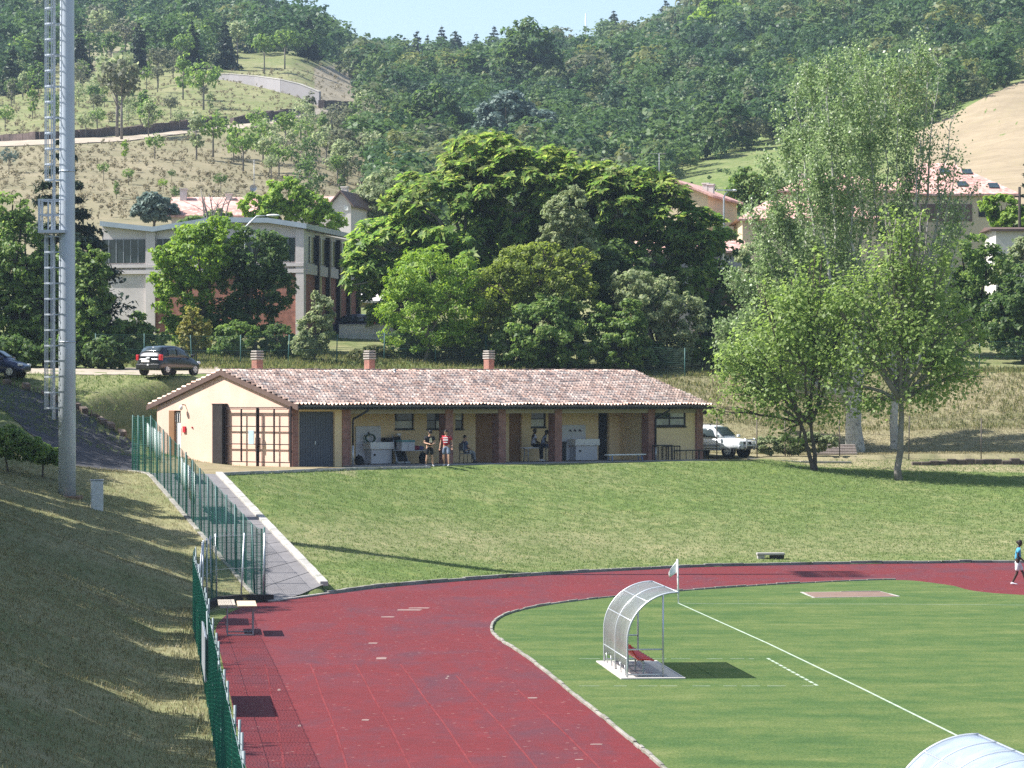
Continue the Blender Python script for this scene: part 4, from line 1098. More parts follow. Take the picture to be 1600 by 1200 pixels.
def dugout(name, origin, yaw, length, depth, height, label, pm, bays, seats):
    """local x: along the open side (away), y: from the back (0) to the open front (depth)"""
    o = empty(name, (origin[0], origin[1], 0.008), label, 'dugout', yaw)
    prof = []
    n = 22; rr = depth*1.12
    hv = height-rr*.98                      # upright part of the back
    for k in range(4): prof.append((.05*0, .28 + (hv-.28)*k/3))
    for k in range(1, n+1):
        a = math.pi/2*k/n*1.02
        prof.append((rr*(1-math.cos(a)), hv + rr*.98*math.sin(a)))
    def at(s, x): return (x, prof[s][0], prof[s][1])
    V = []; Q = []; xs = np.linspace(0, length, 13)
    for x in xs: V += [at(s, x) for s in range(len(prof))]
    k = len(prof)
    for i in range(len(xs)-1): Q += [(i*k+s, i*k+s+1, (i+1)*k+s+1, (i+1)*k+s) for s in range(k-1)]
    ob = mesh_np('canopy', V, Q, pm, o, True); so = ob.modifiers.new('thick','SOLIDIFY'); so.thickness = .012; so.offset = 1
    for j in range(bays+1):
        x = length*j/bays
        MB().tube([(x,prof[0][0],.0)]+[at(s, x) for s in range(len(prof))], .026 if j in (0,bays) else .02, 8).build('rib', M['alu'], o)
    mb = MB()
    for s in (1, 9, len(prof)-1, 16): mb.tube([at(s,-.02), at(s,length+.02)], .016, 6)
    mb.build('purlin', M['alu'], o)
    fx = depth*.80
    for x in (0.0, length):
        sidx = min(range(len(prof)), key=lambda s: abs(prof[s][0]-fx))
        mb = MB(); mb.tube([(x,fx,0),(x,fx,prof[sidx][1])], .024, 8).tube([(x,0,.72),(x,fx,.72)], .02, 8).tube([(x,0,.10),(x,fx,.10)], .018, 8)
        mb.build('end_frame', M['alu'], o)
    # far end pane
    mb = MB(); mb.add([(.015,.02,.3),(.015,fx*.48,.3),(.015,fx*.48,height*.80),(.015,.12,height*.66),(.015,.02,height*.45)], [(0,1,2,3,4)]); mb.build('end_pane', pm, o)
    MB().box(-.28,length+.2,-.18,depth*1.28,-.008,.035).build('slab', mat('slab_concrete', (.46,.43,.40), .9, .12, 3, dirt=((.3,.27,.24), .5)), o, .01)
    mb = MB(); mb.bar((.1,.42,.40),(length-.1,.42,.40),.05)
    for j in range(4):
        x = .15+(length-.3)*j/3; mb.bar((x,.42,.03),(x,.42,.40),.045).bar((x,.28,.05),(x,.62,.05),.04)
    mb.build('seat_rail', M['steel'], o)
    seat = None
    for j in range(seats):
        x = .34+(length-.68)*j/(seats-1)
        if seat is None:
            pr = [(.70,.425),(.60,.435),(.42,.44),(.30,.45),(.24,.50),(.17,.62),(.11,.76),(.08,.82)]
            V = []; Q = []; m_ = 7
            for w in range(m_):
                t = -1+2*w/(m_-1)
                for i, (y, z) in enumerate(pr):
                    ww = .21*(1 if i < 6 else .9)
                    V.append((t*ww, y-(.03*t*t if i > 3 else 0)*-1, z+.035*t*t*(1 if i < 4 else .3)))
            kk = len(pr)
            for w in range(m_-1): Q += [(w*kk+i, w*kk+i+1, (w+1)*kk+i+1, (w+1)*kk+i) for i in range(kk-1)]
            seat = mesh_np('seat', V, Q, M['redseat'], o, True); s_ = seat.modifiers.new('thick','SOLIDIFY'); s_.thickness = .02
            c = seat
        else:
            c = seat.copy(); COL.objects.link(c); c.parent = o
        c.location = (x, 0, 0)
    for j in range(5): x = length*(j+.5)/5; MB().tube([(x,0.03,.03),(x,.0,.30)], .014, 6).build('back_foot', M['alu'], o)
    return o
qa, qb = flat(980,1061), flat(944,1036)
yaw = math.atan2(qb[1]-qa[1], qb[0]-qa[0]); ln = math.dist(qa, qb)
# mirror so that the open side (local y) points right: local y = rot90(x) points left, so start at the far end
dug = dugout('team_dugout', qb, yaw+math.pi, ln, 1.12, 2.13, 'weathered clear-roofed dugout with red seats beside the touchline', M['poly'], 2, 9)
d2 = Vector((qa[0]-qb[0], qa[1]-qb[1])).normalized()
near2 = (5.3, 43.7)
dugout('team_dugout', near2, yaw+math.pi, 5.2, 1.12, 2.13, 'pale blue curved dugout roof at the bottom right corner of the pitch', M['polyblue'], 5, 9)
# corner flag
cf = empty('corner_flag', (*flat(1060,943), .0), 'white corner flag on a white pole at the corner of the pitch', 'corner flag')
MB().tube([(0,0,0),(-.03,0,1.52)], .03, 8).build('pole', M['white'], cf)
V = []; Q = []
for i in range(6):
    for j in range(6):
        s, t = i/5, j/5
        V.append((-.03-.26*s-.05*s*math.sin(3*t), .06*math.sin(4*s+2*t), 1.50-.42*t*(1-.35*s)-.34*s))
for i in range(5): Q += [(i*6+j, i*6+j+1, (i+1)*6+j+1, (i+1)*6+j) for j in range(5)]
fo = mesh_np('flag', V, Q, M['white'], cf, True); fo.modifiers.new('t','SOLIDIFY').thickness = .006
# take-off board on the grass, sand coloured, and a concrete block
o = ngon('sand_pit', [flat(*q) for q in ((1252,926),(1272,934.5),(1405,932.5),(1375,924.5))], .016, mat('sand', (.19,.125,.095), .95, .15, 3, world=True))
struct(kerb_blocks([flat(*q) for q in ((1252,926),(1272,934.5),(1405,932.5),(1375,924.5),(1252,926))], .08, .02, 1.2, .004, None, .004), 'sand_pit_edge', M['kerbstone'])
q = ground_at(1203, 873, 118, 150)
o = empty('concrete_bench', (q.x,q.y,q.z), 'low concrete block bench lying at the foot of the grass bank', 'bench', R(4))
MB().box(-.58,.62,-.2,.2,.16,.26).build('slab', M['concrete'], o, .02); MB().box(-.55,-.25,-.16,.16,-.1,.16).build('block', M['concrete'], o, .02); MB().box(.0,.6,-.14,.14,-.1,.16).build('block', M['pillar'], o, .02)

# ---------------------------------------------------------------- upper fences, walls and hedge behind the building
def gl(px, D): x = (px-800)/F*D; return (x, D)
fence('wire_fence', [gl(150,180),gl(300,182),gl(450,186),gl(600,190),gl(760,192),gl(900,192),gl(1070,190)], 1.75, 2.7, 'green wire fence along the rough grass above the tiled roof', M['olivenet'], M['post'], .09, .006, .12, .03)
fence('wire_fence', [gl(1440,190),gl(1530,191),gl(1660,192)], 1.9, 2.7, 'green wire fence on top of the dry slope at the right', M['olivenet'], M['post'], .09, .006, .12, .03)
fence('wire_fence', [gl(1120,167.0),gl(1183,168),gl(1227,169.0),gl(1312,169.8),gl(1420,170),gl(1533,170.2),gl(1680,170.6)], 2.35, 2.05, 'thin rusty post and wire fence at the foot of the dry slope', M['olivenet'], M['rustpost'], .14, .003, .2, .03)
struct(kerb_blocks([gl(1168,166.5),gl(1330,168)], .22, .12, 2.0, .01, lambda x,y: hz(x,y)-.03, 0), 'slope_kerb', M['concrete'], .02)
M['stone'] = mat('rough_stone', (.105,.085,.072), .95, .3, 2.5, world=True, dirt=((.08,.075,.06), .7))
w = empty('stone_wall', (*gl(1425,168.2), hz(*gl(1425,168.2))), 'low rough stone retaining wall at the foot of the dry slope', 'wall')
mb = MB(); x0, y0, z0 = w.location; line = sub([gl(1425,168.2),gl(1480,168.6),gl(1690,169.8)], .48)
for i, (a, b) in enumerate(zip(line[:-1], line[1:])):
    z = hz(*a)-z0-.1; h = .34+random.uniform(-.10,.10); j = random.uniform(-.12,.08)
    mb.box(a[0]-x0-.01, b[0]-x0+.004, a[1]-y0-.14+j, a[1]-y0+.25, z, z+h)
mb.build('stones', M['stone'], w, .05)
st = empty('concrete_steps', (*gl(1290,171.5), hz(*gl(1290,171.5))), 'short flight of pinkish concrete steps beside the thick poplar trunk', 'steps')
M['pinkc'] = mat('pink_concrete', (.38,.325,.29), .9, .14, 4)
mb = MB()
for k in range(4): mb.box(-.55+k*.22, 1.75, k*.3, k*.3+.34, -.2, .13+k*.15)
mb.build('treads', M['pinkc'], st, .015)
# ---------------------------------------------------------------- cars (local x forwards, z up)
def paint(name, col, rough=.25):
    m, nt, out = nodes(name); v = coords(nt); n1 = noise(nt, v, 3, 4)
    r = ramp(nt, [(.3, tuple(c*.85 for c in col)), (.7, tuple(c*1.12 for c in col))]); nt.links.new(n1, r.inputs[0])
    b = pbr(nt, out, r.outputs[0], rough, 0, .5); b.inputs['Coat Weight'].default_value = .25; b.inputs['Coat Roughness'].default_value = .08
    return m
M['carblack'] = paint('black_paint', (.006,.007,.010)); M['carblue'] = paint('dark_blue_paint', (.012,.018,.06)); M['carsilver'] = paint('silver_paint', (.74,.76,.78), .4)
M['carglass'] = glass_mat('car_glass', (.035,.05,.055), .05)
M['tyre'] = mat('tyre', (.016,.016,.017), .85, .2, 8); M['rim'] = mat('wheel_rim', (.46,.47,.48), .4, .1, 8, metal=.5)
M['plastic'] = mat('black_plastic', (.02,.02,.022), .6, .2, 8)
M['redlamp'] = mat('red_lamp', (.45,.012,.02), .25, .1, 8, spec=.5); M['clearlamp'] = mat('clear_lamp', (.62,.64,.66), .15, .1, 8, spec=.6)
M['plate'] = mat('number_plate', (.75,.75,.72), .5, .05, 8)
def car(name, loc, rz, label, cat, pm, lower, roof, wheels, wr, ww, glass, extras, body_sub=2):
    """lower: stations (x, z_bottom, z_top, half-width bottom, half-width top); roof: belt ring & top ring of the cabin"""
    o = empty(name, loc, label, cat, rz)
    mb = MB(); V = []; k = 10
    for x, zb, zt, wb, wt in lower:
        h = zt-zb
        ring = [(0,zb),(wb*.8,zb),(wb*.97,zb+.06),(max(wb,wt)*1.0,zb+h*.35),(max(wb,wt)*1.0,zb+h*.62),(wt*.97,zt-.05),(wt*.85,zt),(0,zt+.02)]
        full = ring + [(-y,z) for y, z in ring[-2:0:-1]]
        V += [(x,y,z) for y, z in full]; k = len(full)
    n = len(lower); fs = []
    for i in range(n-1):
        for j in range(k): fs.append((i*k+j, i*k+(j+1)%k, (i+1)*k+(j+1)%k, (i+1)*k+j))
    fs.append(tuple(range(k))[::-1]); fs.append(tuple((n-1)*k+j for j in range(k)))
    mb.add(V, fs, 0, True)
    body = mb.build('body', pm, o, subsurf=body_sub)
    cs = np.array(roof)
    def st(x): return [float(np.interp(x, cs[:,0], cs[:,k])) for k in (1,2,3,4)]
    def side(x, v, sg, off=0.0):
        zb, zt, wb, wt = st(x); q = (wb+(wt-wb)*(.35*v+.65*v*v))+off
        return Vector((x, sg*q, zb+(zt-.07-zb)*v))
    V = []; k = 0
    for x, zb, zt, wb, wt in roof:
        h = [(0,zb-.12),(wb*.9,zb-.12),(wb,zb),(wb+(wt-wb)*.34,zb+(zt-.07-zb)*.5),(wt,zt-.07),(wt*.8,zt),(0,zt+.02)]
        full = h + [(-y,z) for y, z in h[-2:0:-1]]; V += [(x,y,z) for y, z in full]; k = len(full)
    n = len(roof); fs = [tuple(range(k))[::-1], tuple((n-1)*k+j for j in range(k))]
    for i in range(n-1):
        for j in range(k): fs.append((i*k+j, i*k+(j+1)%k, (i+1)*k+(j+1)%k, (i+1)*k+j))
    MB().add(V, fs, 0, True).build('cabin', pm, o, subsurf=1)
    for nm, kind, p in glass:
        V = []; nx, nv = 7, 5
        if kind == 'side':
            x0, x1, v0, v1, sg, sl0, sl1 = p
            for i in range(nx):
                for j in range(nv):
                    v = v0+(v1-v0)*j/(nv-1); a = x0+sl0*v; b = x1+sl1*v
                    V.append(side(a+(b-a)*i/(nx-1), v, sg, .010))
        else:
            x0, x1, f = p
            for i in range(nx):
                x = x0+(x1-x0)*i/(nx-1); zb, zt, wb, wt = st(x)
                for j in range(nv): t = -1+2*j/(nv-1); V.append(Vector((x, t*wt*f, zt+.016+.012*(1-t*t))))
        Q = [(i*nv+j, (i+1)*nv+j, (i+1)*nv+j+1, i*nv+j+1) for i in range(nx-1) for j in range(nv-1)]
        g = mesh_np(nm, V, Q, M['carglass'], o, True); m_ = g.modifiers.new('t','SOLIDIFY'); m_.thickness = .02; m_.offset = 0
    for x in wheels:
        for s in (-1, 1):
            y = s*ww
            MB().tube([(x,y-s*.14,wr),(x,y+s*.03,wr)], wr*1.16, 24, 0, True, False).build('wheel_arch', M['plastic'], o)
            wh = MB().tube([(x,y-s*.12,wr),(x,y-s*.10,wr),(x,y+s*.03,wr),(x,y+s*.06,wr)], [wr*.92,wr,wr,wr*.9], 24, 0, True, False).build('wheel', M['tyre'], o)
            mb = MB().tube([(x,y+s*.05,wr),(x,y+s*.075,wr)], [wr*.66,wr*.60], 20, 0, True, False)
            rim = mb.build('rim', M['rim'], wh)
            mb = MB()
            for q in range(5):
                a = 2*math.pi*q/5+.3
                mb.ball((x+wr*.38*math.cos(a), y+s*.076, wr+wr*.38*math.sin(a)), (wr*.11,.008,wr*.11), 0, 8, 4)
            mb.build('vent', M['plastic'], rim)
    for nm, m, (x0,x1,y0,y1,z0,z1), bev in extras:
        MB().box(x0,x1,y0,y1,z0,z1).build(nm, m, o, bev)
    return o
HB_low = [(-1.84,.34,.60,.55,.55),(-1.80,.24,.86,.74,.72),(-1.55,.22,.92,.82,.80),(-.9,.22,.94,.84,.81),(0,.22,.94,.84,.82),(.75,.22,.93,.83,.80),(1.15,.22,.88,.82,.76),(1.62,.24,.74,.78,.68),(1.86,.28,.62,.66,.56),(1.92,.34,.54,.48,.44)]
HB_roof = [(-1.80,.86,.89,.74,.66),(-1.68,.87,1.08,.76,.68),(-1.44,.87,1.33,.77,.66),(-1.15,.87,1.45,.77,.63),(-.5,.87,1.505,.77,.61),(.1,.87,1.475,.77,.61),(.45,.87,1.34,.76,.63),(.85,.86,1.08,.75,.66),(1.14,.85,.91,.72,.64)]
HBG = [('rear_window','top',(-1.62,-1.24,.86)),('windscreen','top',(.98,.36,.90)),('side_window','side',(-.34,.78,.14,.86,-1,.06,-.38)),('side_window','side',(-1.10,-.42,.14,.86,-1,.02,.02)),('side_window','side',(-.34,.78,.14,.86,1,.06,-.38)),('side_window','side',(-1.10,-.42,.14,.86,1,.02,.02))]
def hatch(loc, rz, label, pm):
    ex = [('bumper', pm, (-1.90,-1.70,-.74,.74,.26,.55), .05), ('tail_lamp', M['redlamp'], (-1.80,-1.62,-.80,-.62,.72,1.02), .03), ('tail_lamp', M['redlamp'], (-1.80,-1.62,.62,.80,.72,1.02), .03),
          ('number_plate', M['plate'], (-1.885,-1.80,-.10,.40,.63,.74), .005), ('badge', M['clearlamp'], (-1.86,-1.80,-.12,.10,.80,.90), .03), ('towing_ball', M['clearlamp'], (-1.93,-1.89,-.10,.02,.44,.54), .02),
          ('headlamp', M['clearlamp'], (1.62,1.83,-.72,-.46,.56,.70), .04), ('headlamp', M['clearlamp'], (1.62,1.83,.46,.72,.56,.70), .04),
          ('wing_mirror', pm, (.78,.92,-.96,-.78,.92,1.05), .03), ('wing_mirror', pm, (.78,.92,.78,.96,.92,1.05), .03), ('grille', M['plastic'], (1.80,1.925,-.40,.40,.36,.46), .01),
          ('door_handle', M['plastic'], (-.25,-.08,-.855,-.83,.80,.84), .008), ('brake_lamp', M['clearlamp'], (-1.40,-1.30,-.06,.06,1.36,1.42), .01)]
    return car('parked_car', loc, rz, label, 'car', pm, HB_low, HB_roof, (-1.22,1.22), .29, .74, HBG, ex)
g = G(246, 158.5)
hatch(G(264, 160.0, .04), R(61), 'black parked hatchback seen from behind on the upper dirt road', M['carblack'])
q = G(-12, 158.0, .04)
hatch(q, R(-12), 'dark blue parked car nosing in at the left edge of the upper dirt road', M['carblue'])
SUV_low = [(-2.2,.48,.90,.70,.70),(-2.14,.42,1.02,.82,.80),(-1.5,.40,1.06,.86,.83),(0,.40,1.07,.87,.84),(.72,.40,1.06,.87,.82),(1.2,.40,1.02,.86,.78),(1.85,.42,.95,.82,.72),(2.12,.44,.88,.74,.66),(2.2,.50,.80,.62,.58)]
SUV_roof = [(-2.16,1.0,1.04,.80,.74),(-2.10,1.02,1.45,.82,.74),(-1.95,1.02,1.69,.83,.70),(-1.0,1.03,1.74,.83,.68),(.0,1.03,1.73,.83,.68),(.28,1.03,1.66,.83,.68),(.62,1.03,1.38,.82,.70),(1.0,1.02,1.06,.80,.72)]
SG = [('windscreen','top',(.92,.32,.90)),('side_window','side',(-.30,.72,.10,.86,-1,.02,-.42)),('side_window','side',(-1.15,-.38,.10,.86,-1,.02,.02)),('side_window','side',(-2.0,-1.23,.10,.86,-1,.04,.0)),('side_window','side',(-.30,.72,.10,.86,1,.02,-.42)),('side_window','side',(-1.15,-.38,.10,.86,1,.02,.02))]
ex = [('bumper', M['steel'], (2.02,2.30,-.80,.80,.44,.66), .06), ('grille', M['plastic'], (2.10,2.235,-.42,.42,.70,.86), .02), ('headlamp', M['clearlamp'], (2.0,2.17,-.72,-.46,.70,.88), .05), ('headlamp', M['clearlamp'], (2.0,2.17,.46,.72,.70,.88), .05),
      ('fog_lamp', M['clearlamp'], (2.28,2.32,-.34,-.16,.70,.84), .04), ('fog_lamp', M['clearlamp'], (2.28,2.32,.16,.34,.70,.84), .04), ('number_plate', M['plastic'], (2.302,2.32,-.26,.26,.46,.58), .005),
      ('sill_step', M['galv'], (-1.0,1.0,-.98,-.84,.36,.42), .02), ('side_moulding', M['steel'], (-1.0,.95,-.905,-.86,.60,.70), .02), ('wing_mirror', M['carsilver'], (.78,.92,-1.06,-.86,1.06,1.22), .04), ('wing_mirror', M['carsilver'], (.78,.92,.86,1.06,1.06,1.22), .04)]
suv = car('parked_car', G(1118, 169.0, .02), R(-40), 'silver off-road car with a front bull bar parked behind the last brick column', 'car', M['carsilver'], SUV_low, SUV_roof, (-1.35,1.38), .37, .74, SG, ex)
mb = MB()
for y in (-.42,.42): mb.tube([(2.25,y,.40),(2.38,y,.55),(2.38,y,.95),(2.22,y,1.02)], .04, 8)
mb.tube([(2.38,-.42,.95),(2.38,.42,.95)], .035, 8).tube([(2.38,-.42,.62),(2.38,.42,.62)], .03, 8)
mb.build('bull_bar', M['rim'], suv)
mb = MB()
for y in (-.6,.6): mb.tube([(-1.7,y,1.70),(-1.6,y,1.78),(.0,y,1.79),(.15,y,1.72)], .025, 6)
mb.build('roof_rail', M['plastic'], suv)

# ---------------------------------------------------------------- people
def skin_mesh(verts, edges, radii, root=0, sub=1):
    me = bpy.data.meshes.new('tmp'); me.from_pydata([tuple(v) for v in verts], edges, [])
    o = bpy.data.objects.new('tmp', me); COL.objects.link(o)
    md = o.modifiers.new('s', 'SKIN'); md.use_smooth_shade = True
    for i, r in enumerate(radii):
        sv = me.skin_vertices[0].data[i]; rr = r if isinstance(r, tuple) else (r, r)
        sv.radius = rr; sv.use_root = (i == root)
    s = o.modifiers.new('d', 'SUBSURF'); s.levels = sub; s.render_levels = sub
    dg = bpy.context.evaluated_depsgraph_get()
    out = bpy.data.meshes.new_from_object(o.evaluated_get(dg))
    V = [tuple(v.co) for v in out.vertices]; Fc = [tuple(p.vertices) for p in out.polygons]
    bpy.data.objects.remove(o); bpy.data.meshes.remove(me); bpy.data.meshes.remove(out)
    return V, Fc
M['skin'] = mat('skin', (.52,.31,.21), .6, .06, 9, bump=.02); M['skindark'] = mat('skin_dark', (.055,.032,.024), .5, .08, 9, bump=.02); M['skinmid'] = mat('skin_tan', (.40,.23,.15), .6, .06, 9, bump=.02)
M['hairdark'] = mat('dark_hair', (.022,.016,.013), .6, .25, 20); M['eye'] = mat('eye', (.02,.015,.015), .3)
def person(loc, rz, label, J, skin, hair, shirt, shorts, shoes, long_trousers=False, extra_shirt=None, hat=None, group=None, scale=1.0, hairlong=False):
    """J: joints in local space, facing +x, y to the left: pelvis chest neck head; per side sh el wr hip kn an"""
    o = empty('person', loc, label, 'person', rz, group); o.scale = (scale,)*3
    j = {k: Vector(v) for k, v in J.items()}
    vs = []; es = []; rs = []; ix = {}
    def add(k, p, r, par=None):
        ix[k] = len(vs); vs.append(Vector(p)); rs.append(r)
        if par: es.append((ix[par], ix[k]))
    add('pel', j['pel'], (.15,.12)); add('waist', j['pel'].lerp(j['chest'], .45), (.13,.10), 'pel'); add('chest', j['chest'], (.155,.115), 'waist'); add('neck', j['neck'], .055, 'chest')
    hd = (j['head']-j['neck']); add('hb', j['neck']+hd*.45, .055, 'neck')
    for s in ('l','r'):
        add('sh'+s, j['sh'+s], .062, 'chest'); add('ua'+s, j['sh'+s].lerp(j['el'+s],.5), .050, 'sh'+s); add('el'+s, j['el'+s], .040, 'ua'+s); add('fa'+s, j['el'+s].lerp(j['wr'+s],.4), .040, 'el'+s); add('wr'+s, j['wr'+s], .027, 'fa'+s)
        d = (j['wr'+s]-j['el'+s]).normalized(); add('pa'+s, j['wr'+s]+d*.07, (.036,.02), 'wr'+s)
        add('hip'+s, j['hip'+s], .088, 'pel'); add('th'+s, j['hip'+s].lerp(j['kn'+s],.5), .075, 'hip'+s); add('kn'+s, j['kn'+s], .054, 'th'+s); add('ca'+s, j['kn'+s].lerp(j['an'+s],.35), .054, 'kn'+s); add('an'+s, j['an'+s], .036, 'ca'+s)
    V, Fc = skin_mesh(vs, es, rs)
    mb = MB().add(V, Fc, 0, True)
    # head: skull, jaw, nose, ears, eyes, mouth
    f = Vector(J.get('face', (1,0,0))).normalized(); up = hd.normalized(); sd = up.cross(f).normalized(); f = sd.cross(up).normalized()
    h = j['head']
    T = Matrix((f, sd, up)).transposed()
    def hp(x, y, z): return h + T @ Vector((x, y, z))
    def ell(c, r, m=0, n=12, k=8):
        vv = []; ff = []
        for i in range(k+1):
            t = math.pi*i/k
            for q in range(n):
                a = 2*math.pi*q/n; vv.append(hp(c[0]+r[0]*math.sin(t)*math.cos(a), c[1]+r[1]*math.sin(t)*math.sin(a), c[2]+r[2]*math.cos(t)))
        for i in range(k):
            for q in range(n): ff.append((i*n+q, (i+1)*n+q, (i+1)*n+(q+1)%n, i*n+(q+1)%n))
        mb.add(vv, ff, m, True)
    ell((0,0,.02), (.095,.076,.105)); ell((.03,0,-.055), (.062,.056,.06)); ell((.098,0,-.012), (.018,.014,.024), 0, 8, 5)
    for s in (-1,1): ell((-.005,s*.078,-.01), (.022,.012,.032), 0, 8, 5); ell((.084,s*.032,.016), (.010,.014,.009), 1, 8, 5)
    ell((.083,0,-.055), (.010,.026,.006), 1, 8, 4)
    # hands: palm, four unequal curled fingers and a thumb from the side
    for s, sg in (('l',1),('r',-1)):
        d = (j['wr'+s]-j['el'+s]).normalized(); w = Vector((0,0,1)).cross(d); w = Vector((1,0,0)) if w.length < .3 else w.normalized()
        c = d.cross(w).normalized(); p0 = j['wr'+s]+d*.075
        for q, (off, ln) in enumerate(((-.027,.066),(-.009,.076),(.009,.070),(.026,.055))):
            a = p0+w*off; b = a+d*ln*.55+c*.006; e = b+d*ln*.38+c*.022
            mb.tube([a, b, e], [.0095,.009,.007], 6)
        a = j['wr'+s]+d*.03-w*.026; mb.tube([a, a+d*.03-w*.022, a+d*.058-w*.026+c*.01], [.011,.010,.008], 6)
    mb.build('body', [skin, M['eye']], o, recalc=True)
    # hair
    hb = MB(); mbk = mb
    vv = []; ff = []; n, k = 14, 6
    for i in range(k+1):
        t = math.pi*.62*i/k
        for q in range(n):
            a = 2*math.pi*q/n; fr = math.cos(a)
            tt = t*(1.0 if fr < .3 else .66) * (1.25 if hairlong and fr < .2 else 1)
            x, y, z = .104*math.sin(tt)*math.cos(a)-.008, .086*math.sin(tt)*math.sin(a), .112*math.cos(tt)+.024
            r = 1+.05*math.sin(5*a+3*t); vv.append(hp(x*r, y*r, z*r))
    for i in range(k):
        for q in range(n): ff.append((i*n+q, (i+1)*n+q, (i+1)*n+(q+1)%n, i*n+(q+1)%n))
    hb.add(vv, ff, 0, True)
    if hairlong: hb.ball(hp(-.105,0,.02), (.05,.045,.05))
    hb.build('hair', hair, o)
    if hat: 
        hm = MB(); hm.ball(hp(0,0,.07), (.108,.09,.075)); vv = [hp(.05+.13*math.cos(a), .085*math.sin(a), .055-.015*abs(math.cos(a))) for a in np.linspace(-1.5,1.5,9)]
        hm.add(vv+[v+up*.012 for v in vv], [tuple(range(9)), tuple(range(17,8,-1))]+[(i,i+1,i+10,i+9) for i in range(8)]); hm.build('cap', hat, o)
    # shirt
    vs = []; es = []; rs = []; ix = {}
    add('hem', j['pel']+Vector((0,0,-.02)), (.175,.145)); add('waist', j['pel'].lerp(j['chest'],.5), (.165,.13), 'hem'); add('chest', j['chest'], (.17,.13), 'waist'); add('nk', j['chest'].lerp(j['neck'],.55), .085, 'chest')
    for s in ('l','r'): add('sh'+s, j['sh'+s], .078, 'chest'); add('sl'+s, j['sh'+s].lerp(j['el'+s],.62), .070, 'sh'+s)
    V, Fc = skin_mesh(vs, es, rs); sh = MB().add(V, Fc, 0, True).build('shirt', shirt, o)
    # shorts or trousers
    vs = []; es = []; rs = []; ix = {}
    add('pel', j['pel']+Vector((0,0,.03)), (.165,.135)); add('cr', j['pel']+Vector((0,0,-.06)), (.16,.135), 'pel')
    for s in ('l','r'):
        add('hip'+s, j['hip'+s], .103, 'cr'); add('th'+s, j['hip'+s].lerp(j['kn'+s],.55), .098, 'hip'+s); add('kn'+s, j['hip'+s].lerp(j['kn'+s],.90 if not long_trousers else 1), .088, 'th'+s)
        if long_trousers: add('ca'+s, j['kn'+s].lerp(j['an'+s],.5), .075, 'kn'+s); add('an'+s, j['kn'+s].lerp(j['an'+s],.96), .066, 'ca'+s)
    V, Fc = skin_mesh(vs, es, rs); MB().add(V, Fc, 0, True).build('trousers' if long_trousers else 'shorts', shorts, o)
    for s in ('l','r'):
        a = j['an'+s]; fw = Vector(J.get('toe'+s, (1,0,0))).normalized(); fw.z = 0; sdw = Vector((-fw.y, fw.x, 0))
        vv = []; ff = []
        for i, (t, w_, hgt) in enumerate(((-.07,.030,.085),(-.04,.042,.11),(.03,.045,.10),(.10,.050,.07),(.17,.044,.055),(.205,.022,.035))):
            b = Vector((a.x, a.y, a.z-.085))+fw*t
            vv += [b-sdw*w_, b-sdw*w_*.8+Vector((0,0,hgt)), b+sdw*w_*.8+Vector((0,0,hgt)), b+sdw*w_]
        for i in range(5):
            for q in range(4): ff.append((i*4+q, i*4+(q+1)%4, (i+1)*4+(q+1)%4, (i+1)*4+q))
        ff += [(0,1,2,3), (20,23,22,21)]
        MB().add(vv, ff, 0, True).build('shoe', shoes, o, subsurf=1)
    return o
def stand(lean=0, spread=.1, armf=.12, **kw):
    J = dict(pel=(0,0,.95), chest=(lean*.6,0,1.30), neck=(lean,0,1.50), head=(lean+.04,0,1.63), shl=(lean*.8,.19,1.41), shr=(lean*.8,-.19,1.41), ell=(.0,.25,1.13), elr=(.0,-.25,1.13), wrl=(armf,.22,.90), wrr=(armf,-.22,.90),
             hipl=(0,.095,.91), hipr=(0,-.095,.91), knl=(.03,.10+spread*.3,.49), knr=(.03,-.10-spread*.3,.49), anl=(-.01,.10+spread,.088), anr=(-.01,-.10-spread,.088))
    J.update(kw); return J
def sit(seat=.45, **kw):
    J = dict(pel=(0,0,seat+.10), chest=(.03,0,seat+.46), neck=(.06,0,seat+.66), head=(.09,0,seat+.79), shl=(.04,.18,seat+.57), shr=(.04,-.18,seat+.57), ell=(.10,.23,seat+.30), elr=(.10,-.23,seat+.30), wrl=(.30,.10,seat+.20), wrr=(.30,-.10,seat+.20),
             hipl=(.03,.09,seat+.08), hipr=(.03,-.09,seat+.08), knl=(.43,.11,seat+.06), knr=(.43,-.11,seat+.06), anl=(.45,.10,.088), anr=(.45,-.10,.088))
    J.update(kw); return J
def cloth(name, c, var=.15): return mat(name, c, .9, var, 9, bump=.1)
M['blackcloth'] = cloth('black_cloth', (.014,.014,.017)); M['redcloth'] = cloth('red_cloth', (.42,.025,.045)); M['denim'] = cloth('denim', (.16,.20,.27)); M['whitecloth'] = cloth('white_cloth', (.70,.70,.70), .05)
M['cyan_cloth'] = cloth('turquoise_cloth', (.08,.34,.50)); M['bluecloth'] = cloth('slate_blue_cloth', (.10,.12,.20)); M['greycloth'] = cloth('grey_cloth', (.22,.23,.24)); M['shoe'] = cloth('pale_shoe', (.5,.5,.5)); M['palelilac'] = cloth('pale_lilac_cloth', (.42,.42,.50))
M['print'] = cloth('shirt_print', (.62,.58,.42), .1)
FW = R(-90)                                   # facing the camera
pv = -.75
def porch(px, v, z=0.0):
    p_ = bw(u_of(px, v), v, z-.02)
    if v < -1.1: p_.z = hz(p_.x, p_.y)
    return p_
